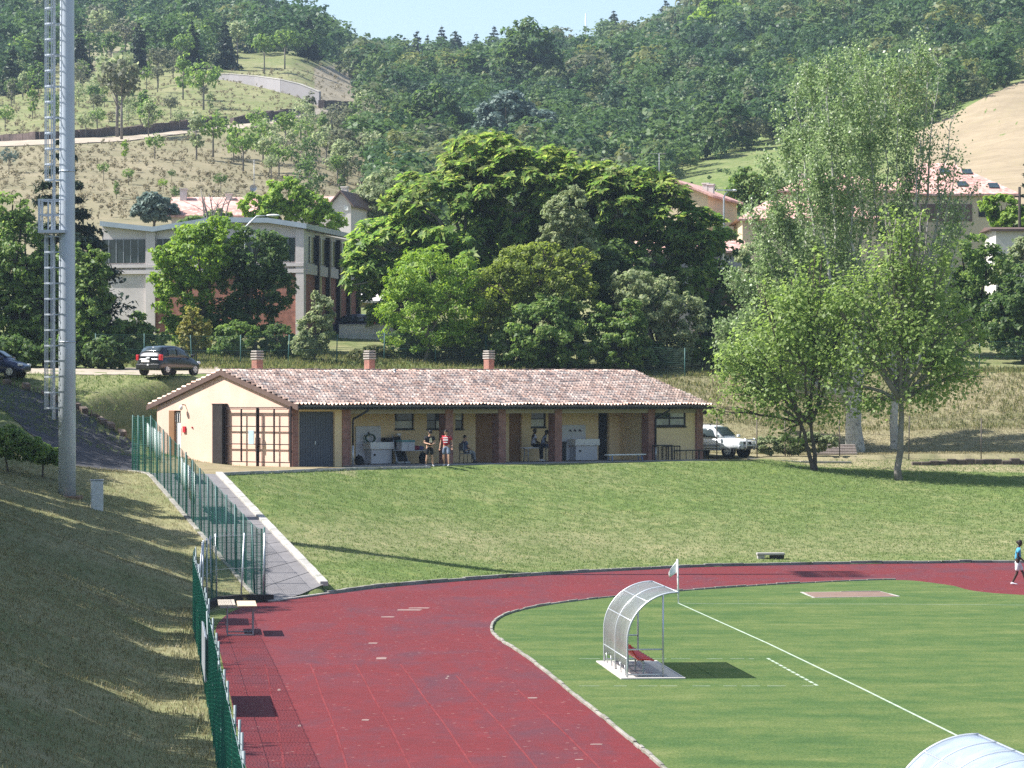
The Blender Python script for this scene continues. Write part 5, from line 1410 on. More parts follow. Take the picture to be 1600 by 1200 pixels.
p1 = person(porch(671, -2.45), FW+R(14), 'standing person in black T-shirt, dark shorts and cap looking down at the hands', stand(.07, .08, .2, wrl=(.30,.10,1.08), wrr=(.30,-.06,1.08), ell=(.06,.27,1.14), elr=(.06,-.27,1.14), head=(.14,0,1.62), face=(1,0,-.5)), M['skin'], M['hairdark'], M['blackcloth'], M['blackcloth'], M['shoe'], hat=M['plastic'])
MB().add([(.245,-.03,1.36),(.258,.04,1.40),(.250,.09,1.16),(.235,-.06,1.15),(.235,-.03,1.36),(.248,.04,1.40),(.240,.09,1.16),(.225,-.06,1.15)], [(0,1,2,3),(7,6,5,4),(0,4,5,1),(1,5,6,2),(2,6,7,3),(3,7,4,0)]).build('shirt_print', M['print'], p1)
p2 = person(porch(697.5, -2.5), FW-R(12), 'standing person in red football shirt with white print and denim shorts', stand(.03, .09, .05, wrl=(.10,.31,.90), wrr=(.05,-.31,.88), ell=(-.04,.29,1.14), elr=(-.04,-.29,1.14), anl=(.14,.15,.088), knl=(.12,.14,.49), anr=(-.12,-.14,.088), face=(1,-.5,-.25)), M['skin'], M['hairdark'], M['redcloth'], M['denim'], M['shoe'])
mb = MB()
for z0, z1, w in ((1.33,1.39,.11),(1.22,1.29,.12),(1.12,1.16,.10)): mb.box(.16,.19,-w,w,z0,z1)
mb.build('shirt_print', M['whitecloth'], p2, .01)
chair_v = .5
ch = empty('chair', porch(727.5, chair_v, .02), 'metal framed chair under the porch with a seated person in slate blue', 'chair', ANG-R(12))
MB().box(-.22,.24,-.23,.23,.43,.47).build('seat', M['greycloth'], ch, .015); MB().box(-.27,-.22,-.22,.22,.60,.98).build('backrest', M['greycloth'], ch, .015)
for sx in (-.22,.22):
    for sy in (-.21,.21): MB().tube([(sx,sy,.43),(sx*1.1,sy,.0)], .016, 6).build('leg', M['darkframe'], ch)
mb = MB()
for sy in (-.2,.2): mb.tube([(-.22,sy,.45),(-.25,sy,.98)], .014, 6)
mb.build('back_frame', M['darkframe'], ch)
person(porch(727.0, chair_v, .02), ANG-R(12), 'person in slate blue shirt and grey trousers sitting on a chair under the porch', sit(.47, chest=(-.04,0,.92), neck=(-.06,0,1.12), head=(-.03,0,1.25), shl=(-.05,.18,1.03), shr=(-.05,-.18,1.03), ell=(.02,.24,.78), elr=(.02,-.24,.78), wrl=(.26,.05,.70), wrr=(.26,-.05,.70), anl=(.58,.10,.088), anr=(.50,-.10,.088)), M['skinmid'], M['hairdark'], M['bluecloth'], M['greycloth'], M['rubber'], True)
bz_ = z_of(699, u_of(816,1.2), 1.2)+.02
person(porch(833, 1.2, .02), ANG+R(-25), 'child in pale lilac shirt on the porch bench, left of the seated pair', sit(bz_), M['skindark'], M['hairdark'], M['palelilac'], M['blackcloth'], M['whitecloth'], True, scale=1.0)
person(porch(847.5, 1.1, .02), ANG+R(-35), 'child in pale blue shirt leaning forward on the porch bench beside a brick column', sit(bz_, chest=(.10,0,bz_+.44), neck=(.17,0,bz_+.62), head=(.22,0,bz_+.74), shl=(.13,.18,bz_+.53), shr=(.13,-.18,bz_+.53)), M['skindark'], M['hairdark'], cloth('pale_blue_cloth', (.34,.38,.52)), M['bluecloth'], M['whitecloth'], True, scale=1.0)
q = flat(1590, 914.5)
person((q[0], q[1], .0), R(0)-R(8), 'person in turquoise T-shirt and white shorts walking on the red track', stand(.04, .02, .1, anl=(.34,.08,.095), knl=(.20,.10,.50), anr=(-.20,-.08,.11), knr=(-.02,-.10,.48), wrl=(.20,.10,.98), ell=(.0,.25,1.14), wrr=(.22,-.08,.96), elr=(.0,-.25,1.14), hipl=(0,.095,.91)), M['skindark'], M['hairdark'], M['cyan_cloth'], M['whitecloth'], M['whitecloth'], hairlong=True, scale=.97)
# ---------------------------------------------------------------- foliage
def unit(v): return v/(np.linalg.norm(v, axis=-1, keepdims=True)+1e-9)
def leaf_quads(pos, nrm, size, r, asp=.6, droop=.0):
    n = len(pos); t = unit(np.cross(nrm, unit(r.normal(size=(n,3))))); b = np.cross(nrm, t)
    s = (size*r.uniform(.6, 1.35, n))[:,None]
    t = t*s*.5; b = b*s*.5*asp
    dn = np.zeros((n,3)); dn[:,2] = -droop*s[:,0]
    V = np.stack([pos-t, pos+b, pos+t+dn, pos-b], 1).reshape(-1,3)
    return V, np.arange(4*n).reshape(-1,4)
def crown_pts(blobs, n, r, clumps=14, rc=.30, shell=.5, flat_=.75, up=.35):
    """leaf positions and normals: clumps of leaves spread through each blob, thickest near its outside"""
    C = np.array([b[:3] for b in blobs], float); RR = np.array([b[3:6] for b in blobs], float)
    w = (RR.prod(1))**(2/3); w /= w.sum()
    cc = []; cr = []; cb = []
    for i in range(len(blobs)):
        k = max(5, int(clumps*2.4*(.6+.4*w[i]*len(blobs))))
        d = unit(r.normal(size=(k,3))); rad = 1-shell*.7*r.uniform(0,1,k)**1.6
        cc.append(C[i]+d*RR[i]*rad[:,None]); cr.append(RR[i].mean()*rc*.68*r.uniform(.6,1.5,k)); cb.append(np.full(k,i))
    cc = np.concatenate(cc); cr = np.concatenate(cr); cb = np.concatenate(cb)
    pw = cr**2*w[cb]/(RR[cb].mean(1)**2); pw /= pw.sum()
    i = r.choice(len(cc), n, p=pw)
    d = unit(r.normal(size=(n,3))); rad = r.uniform(.25,1,n)**.6
    pos = cc[i]+d*cr[i][:,None]*rad[:,None]*np.array([1.15,1.15,flat_])
    nr = unit(unit(pos-C[cb[i]])*.45 + d*.45 + r.normal(size=(n,3))*.5 + np.array([-.12,0,up+.2]))
    return pos, nr, cc, cr
def rosettes(blobs, n, r, size, per=8, clumps=30):
    """tufts of long leaves radiating from twig ends"""
    pos, nr, cc, cr = crown_pts(blobs, n//per, r, clumps, .24, .35, .7, .5)
    V = []; k = len(pos)
    ax = unit(nr+np.array([-.15,-.1,.55])); t0 = unit(np.cross(ax, unit(r.normal(size=(k,3))))); b0 = np.cross(ax, t0)
    out = []
    for j in range(per):
        a = 2*math.pi*j/per + r.uniform(-.3,.3,k)
        dirv = t0*np.cos(a)[:,None]+b0*np.sin(a)[:,None]
        L_ = (size*r.uniform(.6,1.25,k))[:,None]
        side = np.cross(ax, dirv)*L_*.20
        p1 = pos+dirv*L_*.45+ax*L_*.20; p2 = pos+dirv*L_+ax*L_*.12-np.array([0,0,.12])*L_
        out.append(np.stack([pos, p1+side, p2, p1-side], 1))
    V = np.concatenate(out).reshape(-1,3)
    return V, np.arange(len(V)).reshape(-1,4)
def LM(name, a, b, c, **kw):
    kw.setdefault('trans', .5); M[name] = leaf_mat(name, [(0,a),(.55,b),(1,c)], **kw)
LM('leaf_poplar', (.115,.175,.065), (.205,.280,.115), (.34,.40,.23), rough=.38, spec=.45)
LM('leaf_maple', (.13,.20,.045), (.20,.28,.075), (.31,.38,.14), trans=.5)
LM('leaf_ailanthus', (0.083,0.151,0.040), (0.165,0.269,0.058), (0.345,0.398,0.108))
LM('leaf_ailtop', (.100,.135,.036), (.145,.180,.052), (.20,.215,.085))
LM('leaf_acacia', (0.116,0.207,0.033), (0.198,0.307,0.044), (0.304,0.397,0.073), trans=.4)
LM('leaf_yellow', (.125,.175,.034), (.185,.235,.048), (.26,.30,.085))
LM('leaf_dark', (0.044,0.084,0.030), (0.083,0.139,0.043), (0.152,0.211,0.065))
LM('leaf_mid', (0.078,0.139,0.040), (0.143,0.223,0.058), (0.249,0.316,0.091))
LM('leaf_conifer', (0.016,0.031,0.018), (0.029,0.049,0.026), (0.053,0.074,0.036), trans=.12)
LM('leaf_blue', (0.080,0.123,0.102), (0.116,0.167,0.138), (0.174,0.217,0.174), trans=.2)
LM('leaf_greygreen', (0.152,0.198,0.097), (0.234,0.281,0.140), (0.359,0.374,0.217))
LM('leaf_gold', (.18,.19,.05), (.25,.245,.07), (.33,.30,.10))
LM('leaf_brown', (.10,.115,.065), (.14,.15,.09), (.19,.19,.125))
LM('leaf_weed', (.070,.095,.030), (.13,.145,.05), (.24,.21,.10))
LM('blade', (.095,.155,.042), (.145,.205,.062), (.22,.25,.11), trans=.35)
LM('blade_dry', (.13,.128,.06), (.225,.20,.10), (.36,.305,.175), trans=.25)
M['bark'] = mat('bark', (.085,.068,.052), .95, .3, 6, bump=.5); M['barkdark'] = mat('bark_dark', (.038,.032,.027), .95, .3, 6, bump=.5)
M['barkwhite'] = mat('poplar_bark', (.42,.41,.37), .9, .2, 9, bump=.6, dirt=((.06,.055,.05), 1.0)); M['barkgrey'] = mat('grey_bark', (.20,.18,.16), .95, .25, 6, bump=.4)
def limb_path(a, b, r, bend=.12, n=6):
    a = Vector(a); b = Vector(b); d = (b-a).length; o = []
    j1 = Vector((r.normal()*bend*d*.4, r.normal()*bend*d*.4, bend*d*.5))
    for i in range(n+1):
        t = i/n; o.append(a.lerp(b, t) + j1*math.sin(math.pi*t) + Vector((r.normal(),r.normal(),r.normal()))*d*.012*(0<i<n))
    return o
def px_blob(px, py, rx, ry, D, dd=0.0, rd=None):
    s = F/D; c = P(px, py, D); return (c.x, D+dd, c.z, rx/s, (rd if rd is not None else rx/s*.9), ry/s)
def tree(name, label, cat, base, blobs, n, size, lm, bark='bark', mode='leaf', tr=.18, group=None, asp=.6, clumps=16, rc=.3, shell=.5, top=None, stems=1, droop=.1, limbs=True, up=.35, flat_=.75):
    """base: Vector on the ground; blobs in world space; one trunk mesh with limbs, one crown mesh (two when the top leaves have another colour)"""
    r = np.random.default_rng(abs(hash(label)) % 100000 if False else sum(map(ord, label)))
    o = empty(name, base, label, cat, r.uniform(0,.01), group); o.rotation_euler = (0,0,0)
    b = np.array(base); bl = [(x-b[0],y-b[1],z-b[2],a,c,d) for x,y,z,a,c,d in blobs]
    cx = np.average([q[:3] for q in bl], axis=0, weights=[q[3]*q[5] for q in bl])
    zlow = min(q[2]-q[5] for q in bl)
    mb = MB()
    for s in range(stems):
        off = Vector(((s-(stems-1)/2)*tr*1.6, r.normal()*.1*(stems > 1), 0))
        fork = Vector((cx[0]*.5+off.x*3, cx[1]*.5, max(.4, zlow+.35*(cx[2]-zlow))))
        p = limb_path(off+Vector((0,0,-.3)), fork, r, .03, 6); mb.tube(p, [tr*(1.25 if i == 0 else 1-.07*i) for i in range(len(p))], 9)
        if limbs:
            for q in bl[s::stems]:
                t = Vector((q[0],q[1],q[2]+q[5]*.35)); p2 = limb_path(p[-2], t, r, .08, 6)
                mb.tube(p2, [tr*.62*(1-i/7.2)+.012 for i in range(len(p2))], 6)
                for k in range(3):
                    d = unit(r.normal(size=3)); t2 = Vector((q[0]+d[0]*q[3]*.75, q[1]+d[1]*q[4]*.75, q[2]+d[2]*q[5]*.75)); p3 = limb_path(p2[3], t2, r, .1, 4)
                    mb.tube(p3, [tr*.26*(1-i/5.5)+.008 for i in range(len(p3))], 5)
    mb.build('trunk', M[bark], o)
    if mode == 'leaf':
        pos, nr, _, _ = crown_pts(bl, n, r, clumps, rc, shell, flat_, up); V, Q = leaf_quads(pos, nr, size, r, asp, droop)
    else:
        V, Q = rosettes(bl, n, r, size)
    mi = None; mats = [M[lm]]
    if top:
        cz = V[Q].mean(1)[:,2]; hi = np.quantile(cz, .6); mi = ((cz > hi) & (r.uniform(size=len(Q)) < .35)).astype(int); mats.append(M[top])
    mesh_np('crown', V, Q, mats, o, False, mi)
    return o
def conifer(name, label, base, h, w, lm, n, size, bark='barkdark', group=None, skirt=.08, dead=0, tiers=15):
    r = np.random.default_rng(sum(map(ord, label))+7)
    o = empty(name, base, label, 'tree', 0, group)
    mb = MB().tube([(0,0,-.3),(0,0,h*.6),(0,0,h)], [w*.055+.04,w*.035+.02,.015], 8)
    pos = []; nr = []
    for k in range(tiers):
        t = skirt+(1-skirt)*k/tiers; z = h*t; rad = w*(1-t)**.85*(.8+.4*r.uniform())
        for j in range(max(4, int(9*(1-t))+3)):
            a = r.uniform(0, 6.28); L_ = rad*r.uniform(.65,1.1); d = np.array([math.cos(a), math.sin(a), -.22])
            if tiers < 30: mb.tube([(0,0,z),tuple(d*L_*np.array([1,1,.8])+np.array([0,0,z]))], [.03,.008], 4, cap=False)
            m_ = max(3, int(n/(tiers*8)*L_/w*1.8)); s = r.uniform(.2,1,m_)**.7
            p = np.array([0,0,z])+d*L_*s[:,None]+r.normal(size=(m_,3))*np.array([.10,.10,.06])*L_*(.5+s[:,None])
            pos.append(p); nr.append(unit(np.array([0,0,1.0])+d*.3+r.normal(size=(m_,3))*.45))
    mb.build('trunk', M[bark], o)
    V, Q = leaf_quads(np.concatenate(pos), np.concatenate(nr), size, r, .45, .2); mesh_np('crown', V, Q, M[lm], o)
    return o
# ---- the two tall poplars: many upright pale limbs
def poplar(label, base, D, tips, n, size, tr, forkz, bare=0.0, lm='leaf_poplar'):
    r = np.random.default_rng(sum(map(ord, label)))
    o = empty('poplar_tree', base, label, 'tree'); B = Vector(base); mb = MB(); pos = []; nr = []
    fk = Vector((0,0,forkz))
    mb.tube([(0,0,-.4),(.03,0,.35),(-.07,0,forkz*.5),tuple(fk),(.1,0,forkz+1.6),(.05,.05,forkz+3.6)], [tr*1.45,tr*1.08,tr*.9,tr*.84,tr*.5,tr*.2], 12)
    for (px, py, dd, leafy, y0) in tips:
        t = P(px, py, D+dd)-B
        m1 = fk.lerp(t, .30)+Vector((t.x*.16, t.y*.15, -t.z*.03)); rr = (tr*.30*r.uniform(.8,1.2)+.03)*(1.35 if leafy < .6 else 1)
        pts = [fk-Vector((0,0,r.uniform(0,forkz*.35)))]
        for s in np.linspace(.08, 1, 13):
            a = fk.lerp(m1, min(1, s/.3)) if s < .3 else m1.lerp(t, (s-.3)/.7)
            pts.append(a+Vector((r.normal(),r.normal(),0))*.10)
        mb.tube(pts, [rr*(1-i/(len(pts)-.6))+.006 if i < len(pts)-1 else .005 for i in range(len(pts))], 6)
        for k in range(44):
            s = r.uniform(.22,1.0)**.9; i = int(s*12)+1; p = pts[min(i,12)].lerp(pts[min(i+1,13)], s*12-int(s*12))
            L_ = r.uniform(.5,1.8)*(1.15-s*.55); a = r.uniform(0,6.28); e = p+Vector((math.cos(a)*L_*.5, math.sin(a)*L_*.5, L_*.85))
            md = p.lerp(e,.5)+Vector((math.cos(a),math.sin(a),0))*L_*.10
            mb.tube([p, md, e], [.022,.014,.005], 4, cap=False)
            lf = leafy*(1 if s > y0 else .12)
            m_ = int(n/(len(tips)*44)*lf*2*r.uniform(.3,1.7))
            if m_ > 0:
                u = r.uniform(.15,1.1,m_)[:,None]
                q = np.array(p)+(np.array(e)-np.array(p))*u+r.normal(size=(m_,3))*np.array([.30,.30,.34])
                pos.append(q); nr.append(unit(r.normal(size=(m_,3))+np.array([-.25,-.1,.25])))
    mb.build('trunk', M['barkwhite'], o)
    V, Q = leaf_quads(np.concatenate(pos), np.concatenate(nr), size, r, .8, .15); mesh_np('crown', V, Q, M[lm], o)
    return o
b1 = G(1335, 175.5)
poplar('tall white-barked poplar with a thick pale trunk, left of the pair of poplars', b1, 175.5,
  [(1172,330,0,1.1,.25),(1195,250,-1,1.1,.3),(1185,400,1,1.2,.2),(1222,190,4,1.1,.3),(1240,130,1,1.1,.35),(1262,110,5,1.1,.3),(1290,105,0,1.0,.35),(1318,95,1,1.0,.35),(1345,88,3,.9,.4),(1370,120,5,.9,.4),(1150,440,0,1.2,.2),(1210,330,1,1.1,.2),(1275,240,-2,1.1,.2),(1330,200,-2,1.0,.2),(1160,500,-1,1.2,.15),(1138,560,3,1.2,.2),(1175,600,5,1.1,.2),(1225,470,-1,1.1,.15),(1255,360,5,1.1,.2),(1120,520,4,1.0,.3),(1205,540,1,1.1,.15),(1300,170,2,.9,.3)], 40000, .16, .50, 2.9)
b2 = G(1398, 176)
poplar('tall white-barked poplar half hidden behind the young maple, right of the pair of poplars', b2, 176,
  [(1352,110,1,.9,.45),(1380,95,0,.9,.5),(1405,88,-1,.9,.5),(1432,82,0,.9,.55),(1452,95,0,.75,.6),(1470,100,1,.35,.7),(1488,170,0,.3,.6),(1500,230,-1,.5,.5),(1478,260,0,.25,.5),(1518,300,0,.25,.6),(1440,200,-1,.5,.5),(1416,180,-1,.9,.3),(1495,330,0,.8,.2)], 15000, .16, .26, 3.0)
# ---- the two lime-green young maples in front of them
def bl(D, *q): return [px_blob(a, b, c, d, D, (e[0] if e else 0)) for a, b, c, d, *e in q]
tree('maple_tree', 'lime green young maple with two slim dark stems, nearest the silver car', 'tree', G(1274,164), bl(164,(1180,560,45,55),(1235,520,60,70),(1290,560,45,60),(1215,620,55,40),(1160,610,35,40),(1255,460,45,50),(1290,640,40,28),(1140,570,28,40),(1225,680,20,18),(1310,500,30,50),(1118,645,16,14),(1335,455,20,20),(1195,452,20,20),(1285,402,18,24),(1250,690,14,10)), 9500, .21, 'leaf_maple', 'bark', tr=.13, stems=2, clumps=26, rc=.75, shell=1.3, asp=.8, up=.6)
tree('maple_tree', 'lime green young maple with fanning limbs in front of the slim poplar', 'tree', G(1405,162.5), bl(162.5,(1340,560,50,60),(1420,520,60,70),(1480,560,50,55),(1400,430,50,60),(1450,460,45,60),(1330,470,40,60),(1500,500,32,45),(1410,365,32,40),(1450,610,50,28),(1360,630,40,24),(1475,400,22,32),(1532,522,16,14),(1298,480,18,18),(1440,338,14,18),(1522,585,20,12),(1302,600,18,14),(1388,338,12,18)), 12500, .21, 'leaf_maple', 'barkgrey', tr=.2, clumps=26, rc=.75, shell=1.3, asp=.8, up=.6)
# ---- thicket behind the pavilion
D = 202
tree('tree_of_heaven', 'huge rounded dark green tree with tufted leaves behind the middle of the roof', 'tree', G(760,D), bl(D,(800,300,95,80),(700,340,95,75),(620,400,75,70),(640,330,45,40,-1),(760,250,70,45),(860,280,60,50),(700,430,80,60,-2),(800,400,70,70,2),(580,400,40,50,-1),(560,440,22,18,-2),(880,350,50,60),(610,470,45,40)), 46000, .52, 'leaf_ailanthus', 'barkgrey', 'rosette', .45, top='leaf_ailtop')
tree('tree_of_heaven', 'dark tufted tree in front of the cream gabled house, right of the huge rounded tree', 'tree', G(1010,D-1), bl(D-1,(960,320,70,50),(1040,350,60,45),(1090,370,40,50),(930,290,50,35),(1000,290,45,25),(1000,400,55,45),(1080,430,40,35),(1045,300,28,20,-1)), 23000, .50, 'leaf_ailanthus', 'barkgrey', 'rosette', .32, top='leaf_ailtop')
tree('acacia_tree', 'fresh green feathery tree left of the middle chimney', 'tree', G(664,191.8), bl(191.8,(670,430,55,40),(640,480,50,35),(700,480,55,40),(660,520,60,28),(720,430,35,30),(630,440,30,25),(700,525,45,20)), 17000, .25, 'leaf_acacia', 'barkgrey', tr=.13, asp=.4, clumps=30, rc=.28)
tree('elm_tree', 'yellowish green bushy tree between the two darker shrubs and the huge tree', 'tree', G(830,193.2), bl(193.2,(830,420,60,40),(780,460,50,45),(880,460,55,45),(850,400,35,25),(760,500,40,35),(900,420,35,35)), 15000, .27, 'leaf_yellow', 'bark', tr=.2, clumps=28, rc=.28)
tree('poplar_tree', 'small grey-green upright tree rising between the two big tufted trees', 'tree', G(880,195.5), bl(195.5,(870,350,26,40),(890,330,28,40),(905,370,28,35),(860,385,20,25)), 6500, .26, 'leaf_greygreen', 'barkgrey', tr=.12, clumps=24, rc=.28)
tree('dark_shrub', 'dense dark green shrub directly above the right half of the roof', 'shrub', G(850,191.5), bl(191.5,(850,520,65,50),(810,545,45,35),(895,545,40,35),(860,480,35,22)), 14000, .27, 'leaf_mid', tr=.12, stems=2, clumps=30, rc=.27)
tree('dark_shrub', 'mid green shrub with pointed tops above the right end of the roof', 'shrub', G(965,191.5), bl(191.5,(965,535,45,40),(940,510,24,35),(985,505,26,40),(1000,555,30,25)), 9500, .27, 'leaf_mid', tr=.1, stems=2, clumps=26, rc=.27)
tree('dark_shrub', 'grey-green shrub right of the pointed shrub beside the gap in the thicket', 'shrub', G(1040,193.5), bl(193.5,(1020,470,45,45),(1065,500,38,45),(1010,520,38,40),(1050,550,30,22),(985,450,35,35)), 10000, .26, 'leaf_greygreen', tr=.1, stems=2, clumps=26, rc=.27)
tree('ash_tree', 'dark green leafy tree filling the space below the cream gabled house', 'tree', G(960,198), bl(198,(960,430,60,50),(920,480,50,45),(1000,470,45,45),(900,430,40,40)), 12000, .30, 'leaf_dark', tr=.2, clumps=26, rc=.28)
tree('walnut_tree', 'shaded dark tree standing in the gap left of the lime green maple', 'tree', G(1110,203), bl(203,(1110,470,40,50),(1130,400,40,45),(1085,520,30,35),(1140,520,30,40)), 6500, .30, 'leaf_dark', 'barkdark', tr=.22, clumps=22, rc=.28)
# ---- round the factory
tree('vine_tangle_tree', 'vine covered leafy tree in front of the factory corner', 'tree', G(320,193), bl(193,(310,400,55,45),(290,460,45,50),(270,430,35,40),(340,370,40,30),(260,400,26,16,-1),(300,510,45,30)), 15000, .27, 'leaf_acacia', 'bark', tr=.2, clumps=30, rc=.28)
tree('elm_tree', 'dark leaning tree with bare twigs right of the vine covered tree', 'tree', G(400,193.5), bl(193.5,(400,400,45,50),(420,450,42,40),(370,440,35,45),(430,390,26,26),(390,500,45,30),(350,500,40,35)), 14000, .27, 'leaf_dark', 'bark', tr=.2, clumps=30, rc=.28)
tree('young_tree', 'pale green young tree standing before the brick factory side', 'tree', G(492,188), bl(188,(490,520,28,30),(505,490,18,28),(478,540,26,18),(495,470,9,16)), 4200, .24, 'leaf_greygreen', tr=.07, clumps=22, rc=.28)
tree('gold_shrub', 'yellow tipped shrub in the rough grass above the hatchback', 'shrub', G(304,184.5), bl(184.5,(300,505,16,30),(315,520,18,26),(290,525,16,22)), 2600, .22, 'leaf_gold', tr=.04, stems=3, clumps=20, rc=.28)
tree('hedge_shrub', 'broad bushy shrub below the pale factory wall, left of the hatchback', 'shrub', G(205,184), bl(184,(200,530,38,32),(235,540,30,28),(175,545,30,28),(215,505,20,18)), 8500, .25, 'leaf_mid', tr=.08, stems=3, clumps=28, rc=.27)
tree('tall_shrub', 'tall dark broadleaf tree close behind the right side of the mast', 'tree', G(140,183), bl(183,(140,470,32,60),(125,530,32,40),(150,420,22,40),(120,420,25,45)), 9000, .27, 'leaf_mid', 'barkdark', tr=.14, clumps=30, rc=.28)
conifer('fir_tree', 'dark fir with drooping boughs rising behind the mast', G(100,190), 13.8, 4.3, 'leaf_conifer', 34000, .42)
tree('oak_tree', 'big dark rounded tree at the left edge behind the dark blue car', 'tree', G(30,186), bl(186,(30,400,55,70),(10,470,50,60),(60,480,45,60),(20,330,32,30),(75,420,26,40),(40,530,55,30),(-30,430,50,80)), 19000, .30, 'leaf_mid', 'barkdark', tr=.3, clumps=34, rc=.27)
for px, w, lab in ((20,60,'dark undergrowth bush at the left edge behind the dark blue car'),(95,40,'dark undergrowth bush behind the foot of the ladder'),(165,45,'dark undergrowth bush between the mast and the hatchback')):
    tree('bush', lab, 'shrub', G(px,176), bl(176,(px,550,w*.7,24),(px+w*.4,558,w*.5,18),(px-w*.4,556,w*.5,18)), 4200, .25, 'leaf_dark', tr=.06, clumps=22, rc=.3)
for px, D, lm, q, lab in ((372,189,'leaf_mid',((370,525,34,22),(350,540,30,16)),'low shrub at the foot of the vine covered tree'),(435,190,'leaf_dark',((435,530,30,24),(455,545,22,16)),'low dark shrub below the brick factory wall'),
  (585,191,'leaf_weed',((585,552,26,12),(560,556,20,9)),'straggly pale shrub below the white parking wall'),(628,193,'leaf_dark',((628,540,32,22),(650,548,26,16)),'dark low shrub at the foot of the fresh green feathery tree'),
  (735,193.5,'leaf_mid',((735,535,34,26),(755,548,24,16)),'rounded shrub between the feathery tree and the dense shrub'),(700,192.5,'leaf_weed',((700,553,24,12),(675,556,18,8)),'pale weedy shrub left of the right-hand chimney'),
  (1012,192.5,'leaf_dark',((1012,552,26,18),(1035,560,20,12)),'dark low shrub right of the pointed shrub'),(1095,195,'leaf_mid',((1095,548,30,20),(1120,556,24,14)),'low shrub at the foot of the dark brick wall'),
  (1165,197,'leaf_greygreen',((1160,540,36,24),(1195,550,28,18)),'grey-green shrub behind the lime green maple nearest the silver car'),(1290,198,'leaf_mid',((1290,540,50,28),(1340,545,40,24),(1390,540,40,26)),'long dark shrub behind the trunks of the poplars'),(1450,199,'leaf_mid',((1450,530,40,30),(1490,545,30,20)),'bushy shrub right of the poplars above the dry slope')):
    tree('low_shrub', lab, 'shrub', G(px, D), bl(D, *q), 4200, .22, lm, tr=.05, stems=2, clumps=26, rc=.28)
# bushes on the near left bank
tree('bush', 'dark low bush on the shaded bank at the left edge below the road', 'shrub', G(15,127), [px_blob(10,690,40,26,127),px_blob(45,700,30,20,127),px_blob(-30,670,40,36,127)], 6000, .16, 'leaf_mid', tr=.05, clumps=26, rc=.3)
tree('bush', 'dark low bush on the bank left of the mast, beside the road', 'shrub', G(66,128), [px_blob(62,708,30,15,128),px_blob(88,716,18,10,128)], 3600, .15, 'leaf_mid', tr=.05, clumps=22, rc=.3)
tree('wood_tree', 'mid green tree behind the poplars hiding the walls of the pink tiled houses', 'tree', G(1290,207), bl(207,(1290,440,50,50),(1240,470,45,45),(1340,470,45,50),(1280,520,60,35)), 12000, .30, 'leaf_mid', tr=.2, clumps=28, rc=.28)
tree('wood_tree', 'grey-green tree behind the left edge of the poplar crown', 'tree', G(1190,208), bl(208,(1185,420,36,45),(1165,460,36,45),(1210,480,40,45)), 9000, .30, 'leaf_greygreen', tr=.2, clumps=28, rc=.28)
# ---- right edge
tree('elm_tree', 'dark green tree behind the poplars, below the pink tiled house', 'tree', G(1500,203), bl(203,(1500,400,45,50),(1540,440,45,60),(1470,450,40,50),(1510,500,50,40),(1580,500,45,50)), 13000, .30, 'leaf_mid', tr=.22, clumps=30, rc=.28)
tree('elm_tree', 'dark spreading tree at the right edge above the green wire fence', 'tree', G(1600,199), bl(199,(1600,480,50,50),(1560,500,30,40),(1630,440,40,50),(1590,540,40,18)), 9500, .30, 'leaf_dark', tr=.22, clumps=28, rc=.28)
tree('acacia_tree', 'light green tree at the right edge beside the pink tiled house', 'tree', G(1568,222), bl(222,(1565,330,26,26),(1590,345,30,24),(1545,318,16,14)), 5200, .30, 'leaf_acacia', tr=.12, clumps=24, rc=.28)
tree('acacia_tree', 'pale shrubby tree in front of the white shed at the right edge', 'tree', G(1585,206), bl(206,(1580,415,26,20),(1600,400,24,30),(1560,430,20,16)), 4200, .27, 'leaf_greygreen', tr=.1, clumps=22, rc=.3)
conifer('cypress_tree', 'blue-green cypress cut by the right edge above the pink tiled house', G(1606,228), 12.5, 1.7, 'leaf_conifer', 6500, .34)
tree('hedge', 'low ragged green hedge at the foot of the dry slope beside the silver car', 'hedge', G(1230,169.5), [px_blob(1200,696,22,14,169.5,0,.5),px_blob(1235,694,26,15,169.5,0,.5),px_blob(1268,692,24,16,169.5,0,.5),px_blob(1295,690,14,12,169.5,0,.4)], 7000, .18, 'leaf_greygreen', tr=.03, stems=3, clumps=26, rc=.3)
# ---- round the far houses
for px, py, D, q, lm, n, lab in (
  (240,345,262,((240,322,28,22),(225,330,20,16),(258,330,20,16)),'leaf_blue',4200,'round blue-green tree left of the red roofed house'),
  (455,350,240,((450,305,34,28),(425,330,30,24),(480,325,34,24),(400,320,24,22),(510,345,30,20)),'leaf_acacia',8500,'bright green tree hiding the middle of the red roofed houses'),
  (600,350,262,((600,300,40,34),(570,330,36,30),(640,310,34,30)),'leaf_greygreen',6500,'grey-green tree right of the small gabled house'),
  (330,345,246,((340,345,24,18),(300,350,20,12)),'leaf_mid',2600,'small shrub in front of the red roofed house'),
  (1180,330,246,((1170,290,30,26),(1200,300,24,30),(1150,310,24,20)),'leaf_mid',4200,'dark tree left of the pink tiled houses'),
  (1395,340,228,((1390,345,30,28),(1360,360,24,20)),'leaf_dark',3600,'dark tree between the two pink tiled houses')):
    tree('garden_tree', lab, 'tree', G(px, D), bl(D, *q), n, .34, lm, tr=.16, clumps=24, rc=.3)
